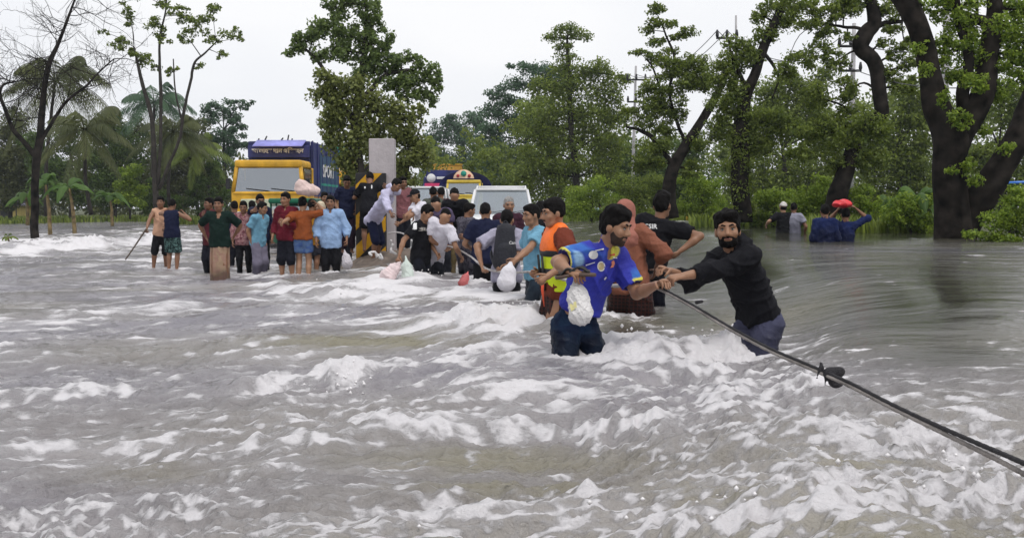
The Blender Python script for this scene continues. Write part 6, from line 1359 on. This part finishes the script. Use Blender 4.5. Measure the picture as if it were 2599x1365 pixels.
# ------------------------------------------------------------------ rope, bags, posts, wires
ROPE_B = mat('rope_black', (.028, .026, .030), .8, .9, 120, .3); ROPE_G = mat('rope_grey', (.30, .27, .25), .75, .9, 90, .3)
def rope(name, label, pts, r, m, n=8, twist=0, group=None):
    p = spline(np.array(pts), 14); 
    if twist:
        t = np.gradient(p, axis=0); t /= np.linalg.norm(t, axis=1)[:, None]; u = nrm(np.cross(t[len(t) // 2], UP)); w = np.cross(t, u); s_ = np.concatenate([[0], np.cumsum(np.linalg.norm(np.diff(p, axis=0), axis=1))])
        p = p + (u * np.cos(s_ * twist)[:, None] + w * np.sin(s_ * twist)[:, None]) * r * .9
    r_ = np.full(len(p), r) * (1 + .12 * np.sin(np.arange(len(p)) * 2.1))
    o = MB().tube(p, r_, n).build(name, m); return tag(o, label, 'rope', group)
near_ = [P(1672, 728, 6.92), P(1700, 742, 6.75), P(1760, 775, 6.45), P(1850, 828, 6.0), P(1950, 882, 5.5), P(2050, 925, 5.05), P(2150, 968, 4.65), P(2260, 1024, 4.25), P(2380, 1080, 3.85), P(2480, 1124, 3.5), P(2560, 1158, 3.25), P(2640, 1194, 3.0), P(2800, 1270, 2.7)]
rope('rope', 'thick black rope from the jersey man\'s hand to the lower right', near_, .0088, ROPE_B, 8, 0, 'rope across the flood')
n2 = [p + V([-.004, -.012, -.013 - .030 * max(0, (i - 7) / 5) ** 1.5 * (i > 7)]) for i, p in enumerate(near_)]
rope('rope', 'pale grey rope running under the black rope to the lower right', n2, .0088, ROPE_G, 8, 0, 'rope across the flood')
far_ = [P(985, 592, 19.0), P(1012, 590, 18.6), P(1050, 603, 17.6), P(1105, 618, 16.4), P(1150, 628, 15.8), P(1190, 648, 15.2), P(1215, 668, 13.6), P(1240, 684, 12.7), P(1290, 692, 12.1), P(1340, 690, 11.3), P(1375, 693, 9.8), P(1420, 706, 8.7), P(1490, 722, 7.9), P(1600, 726, 7.3), P(1672, 728, 6.95)]
rope('rope', 'pale rope passing through the hands of the people in the middle', far_, .014, mat('rope_pale', (.50, .47, .46), .8, .9, 90, .2), 8, 0, 'rope across the flood')
# knot of dark cloth on the rope
K = P(2108, 950, 4.85); F_ = Field(); rg = np.random.default_rng(4)
F_.ell(K, np.eye(3), V([.036, .03, .034]), .02).ell(K + V([.035, -.01, .012]), np.eye(3), V([.03, .025, .03]), .02).ell(K + V([.03, -.01, -.045]), np.eye(3), V([.034, .025, .022]), .015)
for (a_, b_) in (((-.05, 0, .03), (-.068, -.01, -.015)), ((-.025, 0, .0), (-.03, -.01, -.05)), ((.0, 0, -.04), (.055, -.01, -.05)), ((-.04, .01, .03), (-.045, .01, .055))): F_.cone(K + V(a_), K + V(b_), .010, .006, .01)
v_, q_ = F_.mesh(.006); v_ = v_ + vnormals(v_, q_) * (wob(v_, 70, 3) * .006)[:, None]
tag(mk('cloth_knot', v_, q_, ROPE_B), 'dark knotted cloth tied round the rope over the rapids', 'knot')
K2 = P(1773, 767, 6.38); v_, q_ = Field().cone(K2 - V([.012, 0, 0]), K2 + V([.022, 0, .006]), .013, .010).mesh(.006); tag(mk('rope_splice', v_, q_, ROPE_B), 'small black splice on the rope left of the hooded person', 'knot')

PLW = mat('plastic_white', (.70, .68, .67), .34, 1.0, 34, .10, .5, vscale=9); PLP = mat('plastic_pinkish', (.74, .60, .60), .4, .9, 26, .22, .5); PLG = mat('plastic_greenish', (.62, .70, .64), .4, .9, 26, .1, .5); SACK = mat('sack_cloth', srgb(214, 190, 184), .8, .8, 14, .14)
def bag(name, label, cat, top, c, r, m, seed, hgr=.012, rough=1.0, flat=1.5, prints=()):
    """tied bag: neck at top, body centre c, half sizes r=(w, h)"""
    T_, C_ = V(top), V(c); up_ = nrm(T_ - C_); S = Field(); fl_ = (V([0, 1, 0]), flat)
    S.cone(C_ - up_ * r[1] * .35, C_ + up_ * r[1] * .3, r[0], r[0] * .8, .05, fl_).cone(C_ + up_ * r[1] * .3, T_, r[0] * .55, hgr, .05, fl_)
    v, q = S.mesh(max(.008, r[0] * .085)); n_ = vnormals(v, q); v = v + n_ * ((wob(v, 4.5 / r[0], seed) * .05 + ((1 - np.abs(np.sin(v @ V([5.5, 2, 3]) / r[0] + 2 * wob(v, 3 / r[0], seed + 1)))) ** 3 - .3) * .09) * r[0] * rough)[:, None]
    return tag(mk(name, v, q, m), label, cat), (v, q)
b1, vq = bag('plastic_bag', 'white plastic bag hanging from the jersey man\'s right hand', 'bag', P(1458, 702, 6.70), P(1470, 772, 6.66), (.085, .17), PLW, 3)
b1['label'] = 'crumpled white plastic bag hanging below the sandals of the jersey wearer'
decal({'shirt': b1, 'shirt_vq': vq}, [(1445, 772), (1462, 764), (1464, 780), (1450, 790)], mat('print_pale_yellow', (.66, .60, .28), .6), 'faded_print')
bag('cloth_bag', 'white cloth bag hanging on the rope by the sky blue tee', 'bag', P(1296, 668, 11.0), P(1288, 704, 10.95), (.105, .15), mat('cloth_bag_white', (.66, .64, .68), .8, .5, 30, .06), 5, .02, .4)
bag('plastic_bag', 'pinkish plastic bag trailing in the rapids from the black tee wearer', 'bag', P(1018, 662, 15.1), P(992, 692, 15.0), (.12, .22), PLP, 7)
bag('plastic_bag', 'pale green plastic bag beside the black tee wearer\'s legs', 'bag', P(1030, 650, 15.2), P(1034, 690, 15.15), (.10, .24), PLG, 9)
bag('plastic_bag', 'grey plastic bag in the hand of the light blue shirt wearer', 'bag', P(874, 634, 18.2), P(880, 662, 18.1), (.10, .16), mat('plastic_grey', (.5, .47, .5), .4, .9, 26, .1), 11)
bag('bundle', 'red plastic bundle floating beside the camouflage boy\'s legs', 'bag', P(1188, 690, 14.6), P(1178, 712, 14.5), (.07, .14), mat('bundle_red', (.55, .13, .13), .5, .6, 20, .3), 13)
# sack on the head, red bundle on the head
def lump(name, label, cat, c, r, m, seed, h=.016, extra=()):
    S = Field().ell(c, np.eye(3), V(r), .05)
    for (o, rr) in extra: S.ell(V(c) + V(o), np.eye(3), V(rr), .06)
    v, q = S.mesh(h); v = v + vnormals(v, q) * (wob(v, 14, seed) * .016 + ((1 - np.abs(np.sin(v @ V([22., 9, 15]) + 2.4 * wob(v, 9, seed + 1)))) ** 3 - .3) * .020)[:, None]
    return tag(mk(name, v, q, m), label, cat)
lump('sack', 'pale bulging sack balanced on the head of the orange shirt wearer', 'sack', P(780, 482, 18.6), (.21, .17, .11), SACK, 3, extra=(((-.10, 0, .08), (.12, .12, .10)), ((.13, 0, -.02), (.12, .12, .09))))
lump('bundle', 'shiny red bundle balanced on a head in the right-hand water', 'bundle', P(2137, 518, 18.7), (.185, .14, .075), mat('bundle_bright_red', (.72, .035, .045), .35, .4, 20, .15, .5), 5)
# sandals held with the white bag
def sandal(label, a, b_, w):
    a, b_ = V(a), V(b_); dr = nrm(b_ - a); up_ = nrm(UP - dr * np.dot(UP, dr)); sd_ = np.cross(dr, up_); L_ = np.linalg.norm(b_ - a); vs_ = []; ts = np.linspace(0, 1, 11)
    prof = w * (.72 + .28 * np.cos((ts - .72) * 5.2)) * np.sqrt(np.clip(1 - (2 * ts - 1) ** 8, .05, 1))
    for t_, p_ in zip(ts, prof):
        c = a + dr * L_ * t_
        for (s_, z_) in ((-1, -.011), (-1, .011), (1, .011), (1, -.011)): vs_.append(c + sd_ * s_ * p_ + up_ * z_)
    q = [(i * 4 + j, i * 4 + (j + 1) % 4, i * 4 + 4 + (j + 1) % 4, i * 4 + 4 + j) for i in range(10) for j in range(4)] + [(0, 3, 2, 1), (40, 41, 42, 43)]
    root = empty('sandal', a, label, 'sandal', 'pair of sandals in the hand'); mk('sole', np.array(vs_), np.array(q), mat('sandal_brown', (.10, .065, .05), .6, .3, 40), root, False)
    tip = a + dr * L_ * .82 + up_ * .012
    for s_ in (-1, 1): MB().tube(spline(np.array([tip, a + dr * L_ * .6 + up_ * .045 + sd_ * s_ * w * .5, a + dr * L_ * .38 + up_ * .012 + sd_ * s_ * w]), 5), .009, 6).build('strap', mat('sandal_black', (.015, .014, .014), .5), root)
sandal('upper brown sandal held by the jersey wearer, pointing right', P(1418, 692, 6.74), P(1512, 698, 6.60), .045)
sandal('lower dark sandal held by the jersey wearer, pointing left', P(1498, 688, 6.66), P(1410, 706, 6.70), .043)
# walking stick of the person far left
st = spline(np.array([P(372, 580, 21.9), P(345, 620, 21.8), P(317, 660, 21.7)]), 6); st += wob(st, 6, 3)[:, None] * V([.012, 0, .01])
tag(MB().tube(st, np.linspace(.019, .014, len(st)), 7).build('stick', mat('stick_wood', (.10, .075, .055), .8, .6, 30)), 'long crooked stick prodding the flood at far left', 'stick')
# backpack
J = PEOPLE['backpacker']; c_ = J['chest'] - J['Fc'] * .195 - J['sp'] * .03; A_ = V([J['Lc'], J['Fc'], J['sp']])
root = empty('backpack', c_ - J['sp'] * .26, 'black backpack with white script on the grey tee wearer', 'backpack')
BPK = mat('backpack_black', srgb(30, 31, 40), .65, .6, 40, .2)
S = Field(); lo_, hi_ = c_ - J['sp'] * .20, c_ + J['sp'] * .16
S.cone(lo_, hi_, .155, .115, .05, (J['Fc'], 1.5), [(c_ - J['sp'] * .29, -J['sp'])]); v_, q_ = S.mesh(.014); v_ = v_ + vnormals(v_, q_) * (wob(v_, 26, 4) * .006)[:, None]; bp_ = mk('main_bag', v_, q_, BPK, root)
S = Field().cone(c_ - J['sp'] * .20 - J['Fc'] * .07, c_ - J['sp'] * .06 - J['Fc'] * .07, .10, .095, .04, (J['Fc'], 2.0)); v_, q_ = S.mesh(.014); mk('front_pocket', v_, q_, BPK, root)
for s_ in (1, -1):
    pts = [J['nb'] + J['Lc'] * s_ * .09 - J['Fc'] * .10 + J['sp'] * .0, J['nb'] + J['Lc'] * s_ * .10 + J['Fc'] * .0 + J['sp'] * .035, J['chest'] + J['Lc'] * s_ * .13 + J['Fc'] * .145, J['chest'] + J['Lc'] * s_ * .19 - J['sp'] * .12, c_ + J['Lc'] * s_ * .13 - J['sp'] * .24]
    MB().tube(spline(np.array(pts), 5), .020, 6).build('shoulder_strap', BPK, root)
MB().tube(spline(np.array([hi_ + J['Lc'] * .04 + J['sp'] * .09, hi_ + J['sp'] * .14, hi_ - J['Lc'] * .04 + J['sp'] * .09]), 4), .010, 6).build('grab_handle', BPK, root)
text_on({'shirt': bp_, 'shirt_vq': S.mesh(.014) if False else (lambda: (np.array([v.co for v in bp_.data.vertices]), np.array([list(p.vertices) for p in bp_.data.polygons])))()}, 'Camelion', 1312, 616, 40, PRW, -.02, .01)

# concrete post with striped base and mud mound on the median
CON = mat('concrete', (.46, .42, .43), .85, .5, 14, .12, vscale=2.5); dp = 21.2
zb_ = .30; ztop = float(P(968, 352, dp)[2]); xw = [P(x, 500, dp)[0] for x in (937, 1001)]
po = empty('concrete_post', ((xw[0] + xw[1]) / 2, dp, zb_), 'tall pale concrete post with black and yellow striped base', 'post')
lbox('shaft', po, CON, -(xw[1] - xw[0]) / 2, (xw[1] - xw[0]) / 2, 0, .34, -.4, ztop - zb_, .012)
SY = mat('stripe_yellow', srgb(214, 160, 24), .7, .2, 20, .15); SB = mat('stripe_black', (.022, .022, .024), .75, .2, 20, .2)
bw_ = .62; x0_ = P(905, 500, dp)[0] - (xw[0] + xw[1]) / 2; zt_ = float(P(930, 440, dp)[2]) - zb_
bs = lbox('base_block', po, SB, x0_, x0_ + bw_, -.14, -.01, -.4, zt_, .01)
def clipbox(poly, xa, xb, za, zb2):
    for ax_, lim, sgn in ((0, xa, 1), (0, xb, -1), (1, za, 1), (1, zb2, -1)):
        out = []
        for i in range(len(poly)):
            a, b_ = poly[i], poly[(i + 1) % len(poly)]; ia, ib = sgn * (a[ax_] - lim) >= 0, sgn * (b_[ax_] - lim) >= 0
            if ia: out.append(a)
            if ia != ib:
                t = (lim - a[ax_]) / (b_[ax_] - a[ax_]); out.append(tuple(a[i_] + t * (b_[i_] - a[i_]) for i_ in (0, 1)))
        poly = out
        if not poly: return []
    return poly
for i in range(-4, 6):
    zz = i * .62 - .05; pl_ = clipbox([(x0_ - .1, zz - .1), (x0_ + bw_ + .1, zz + .82 - .1), (x0_ + bw_ + .1, zz + .82 + .2), (x0_ - .1, zz + .2)], x0_ + .004, x0_ + bw_ - .004, -.4, zt_ - .004)
    if len(pl_) < 3: continue
    n_ = len(pl_); vs_ = [(a, -.144, b_) for a, b_ in pl_] + [(a, -.139, b_) for a, b_ in pl_]
    me = bpy.data.meshes.new('stripe'); me.from_pydata(vs_, [], [tuple(range(n_))] + [(j, n_ + j, n_ + (j + 1) % n_, (j + 1) % n_) for j in range(n_)]); me.materials.append(SY)
    o = bpy.data.objects.new('stripe', me); COL.objects.link(o); o.parent = bs
gx, gy = np.meshgrid(np.linspace(-3.6, .2, 60), np.linspace(18.6, 23.6, 60), indexing='ij')
e_ = ((gx + 2.0) / 1.75) ** 2 + ((gy - 20.9) / 2.5) ** 2; gz_ = -.35 + .80 * np.exp(-e_ ** 1.6 * .9) + .05 * pn(gx * 2.5, gy * 2.5, 3) + .03 * pn(gx * 7, gy * 7, 4)
tag(mk('median_mound', np.stack([gx, gy, gz_], -1).reshape(-1, 3), grid_faces(60, 60)[:, ::-1], mat('mud', (.16, .125, .10), .7, .7, 8, .3)), 'muddy mound of the road median', kind='structure')
rgd = np.random.default_rng(9)
for i, lab in enumerate(('white crumpled plastic strip on the muddy mound', 'grey plastic sheet scrap caught on the muddy mound')):
    c = P((1000, 975)[i], (628, 636)[i], 19.2); pts = c + np.cumsum(rgd.normal(size=(9, 3)) * V([.09, .05, .05]), 0); pts[:, 2] = np.clip(pts[:, 2], zbase(c[0], c[1]) + .03, c[2] + .12)
    tag(MB().tube(spline(pts, 4), .022, 6).build('plastic_scrap', PLW), lab, 'litter')

# power poles and wires
POLE = mat('pole_concrete', (.42, .41, .42), .8, .3, 20, .12)
def pole(label, d, base, top, w, arms_=(), lean=0):
    b_, t_ = P(*base, d), P(*top, d); r = empty('power_pole', b_, label, 'pole', 'power poles on the right bank')
    MB().tube(np.array([b_ - UP * .3, (b_ + t_) / 2, t_]), np.array([w * 1.0, w * .8, w * .55]) / FPX * d / 2, 10).build('shaft', POLE, r)
    out = []
    for (px0, px1, py) in arms_:
        a, c = P(px0, py, d - .2), P(px1, py, d - .2); ar = MB().tube(np.array([a, c]), .045, 6).build('cross_arm', DARK, r); n_ = max(2, int(abs(px1 - px0) / 22) + 1)
        for i in range(n_):
            q = a + (c - a) * (.04 + .92 * i / (n_ - 1)); ins = MB().tube(np.array([q, q + UP * .08, q + UP * .16, q + UP * .28]), [.03, .06, .055, .03], 7).build('insulator', DARK); ins.parent = ar; out.append(q + UP * .26)
    return out
i1 = pole('slim power pole with two cross-arms left of the leaning tree', 50, (1603, 556), (1614, 168), 10, ((1590, 1640, 203), (1592, 1636, 259)))
i2 = pole('power pole with fork-shaped top above the ivy-covered tree', 36, (1868, 560), (1868, 40), 9, ((1818, 1872, 97),))
i3 = pole('power pole with one cross-arm behind the kinked bough', 34, (2156, 540), (2168, 60), 17, ((2128, 2190, 118), (2130, 2186, 180)))
i4 = pole('stout concrete power pole behind the forked trunk', 25, (2384, 580), (2408, -60), 27, ())
WIRE = mat('wire', (.16, .16, .17), .7)
def wire(a, b_, sag, lab):
    t = np.linspace(0, 1, 24)[:, None]; p = a + (b_ - a) * t; p[:, 2] -= (4 * t[:, 0] * (1 - t[:, 0])) * sag
    tag(MB().tube(p, .014, 5).build('power_line', WIRE), lab, 'cable', 'power lines')
wn = ('left', 'middle', 'right')
for j in range(2):
    wire(i1[j], i2[j % len(i2)], .7, 'power line from the slim pole to the fork-topped pole, ' + ('left strand' if j == 0 else 'right strand'))
    wire(i2[j % len(i2)], i3[j], .9, 'power line from the fork-topped pole to the cross-arm pole, ' + ('left strand' if j == 0 else 'right strand'))
wire(i3[0], P(2700, 60, 20), .5, 'power line crossing behind the forked trunk, upper strand'); wire(i3[3], P(2700, 190, 20), .5, 'power line crossing behind the forked trunk, lower strand')
# yellow drum, blue pipe, hut
d_ = 41; c0, c1 = P(1742, 552, d_), P(1776, 552, d_); r = empty('floating_drum', (c0 + c1) / 2, 'yellow floating drum at the right bank waterline', 'drum')
MB().tube(np.array([c0, c0 + (c1 - c0) * .04, c0 + (c1 - c0) * .3, c0 + (c1 - c0) * .31, c0 + (c1 - c0) * .69, c0 + (c1 - c0) * .7, c0 + (c1 - c0) * .96, c1]), np.array([.10, .12, .12, .128, .128, .12, .12, .10]), 14).build('barrel', mat('drum_yellow', srgb(214, 164, 10), .45), r)
MB().tube(np.array([c1 - UP * 0, c1 + V([.03, 0, 0])]), .03, 8).build('bung', DARK, r)
tag(MB().tube(np.array([P(2548, 465, 24), P(2600, 463, 24), P(2680, 461, 24)]), .035, 8).build('blue_pipe', mat('pipe_blue', srgb(70, 130, 220), .4)), 'pale blue pipe sticking out right of the forked trunk', 'pipe')
hd_ = 95; hx = P(10, 500, hd_); r = empty('hut', (hx[0], hd_, .1), 'small hut with grey roof and yellow wall at the far left edge', 'hut')
HW = mat('hut_wall', srgb(200, 180, 110), .8); HR = mat('hut_roof', srgb(120, 116, 134), .7)
lbox('wall', r, HW, -2.6, 1.2, 0, 3, -.3, 1.5, .02); lmesh('roof', r, HR, [(-3.0, -.5, 1.35), (1.6, -.5, 1.35), (1.4, 1.5, 2.9), (-2.8, 1.5, 2.9), (-3.0, 3.5, 1.35), (1.6, 3.5, 1.35)], [np.array([(0, 1, 2, 3), (3, 2, 5, 4)]), np.array([(1, 5, 2), (0, 3, 4)])])
lbox('door', r, DARK, -.4, .3, -.03, .0, -.2, 1.2, .0); lbox('post', r, DARK, 1.25, 1.33, -.45, -.37, -.3, 1.4, .0)
# rope of splashes: flying drops where the current breaks
rgs = np.random.default_rng(12); vs_, ts_ = [], []; k_ = 0
octa = V([(1, 0, 0), (-1, 0, 0), (0, 1, 0), (0, -1, 0), (0, 0, 1), (0, 0, -1)]); of = np.array([(0, 2, 4), (2, 1, 4), (1, 3, 4), (3, 0, 4), (2, 0, 5), (1, 2, 5), (3, 1, 5), (0, 3, 5)])
for (px, py, w, h_, st_) in HOT:
    if st_ < .65: continue
    n_ = int(26 * st_)
    for _ in range(n_):
        a, b_ = px + rgs.normal() * w * .5, py + rgs.normal() * h_ * .4
        dd_ = max(3.2, CAMZ / max(.02, (b_ - HOR) / FPX) * .82); x = (a - CX) / FPX * dd_; z = float(zwat(x, dd_)) + abs(rgs.normal()) * .05
        s_ = rgs.uniform(.004, .011); vs_.append(V([x, dd_, z]) + octa * s_ * V([1.4, 1, rgs.uniform(.8, 1.8)])); ts_.append(of + k_); k_ += 6
tag(mk('spray_drops', np.concatenate(vs_), [np.concatenate(ts_)], mat('spray', (.8, .78, .78), .4)), 'flying spray over the breaking water', kind='stuff')
# ------------------------------------------------------------------ humid air
hz = bmobj('haze', box_bm(0, 200, 7.5, 960, 480, 21, 0), None); hm_ = bpy.data.materials.new('haze'); hm_.use_nodes = True; hn = hm_.node_tree; hn.nodes.clear()
ho = hn.nodes.new('ShaderNodeOutputMaterial'); hv = hn.nodes.new('ShaderNodeVolumePrincipled'); hv.inputs['Color'].default_value = (.86, .92, 1.0, 1); hv.inputs['Density'].default_value = .00045; hv.inputs['Anisotropy'].default_value = .2
hn.links.new(hv.outputs[0], ho.inputs['Volume']); hz.data.materials.append(hm_); tag(hz, 'thin humid haze over the flood', kind='stuff')
SC.cycles.volume_bounces = 0; SC.cycles.volume_step_rate = 4
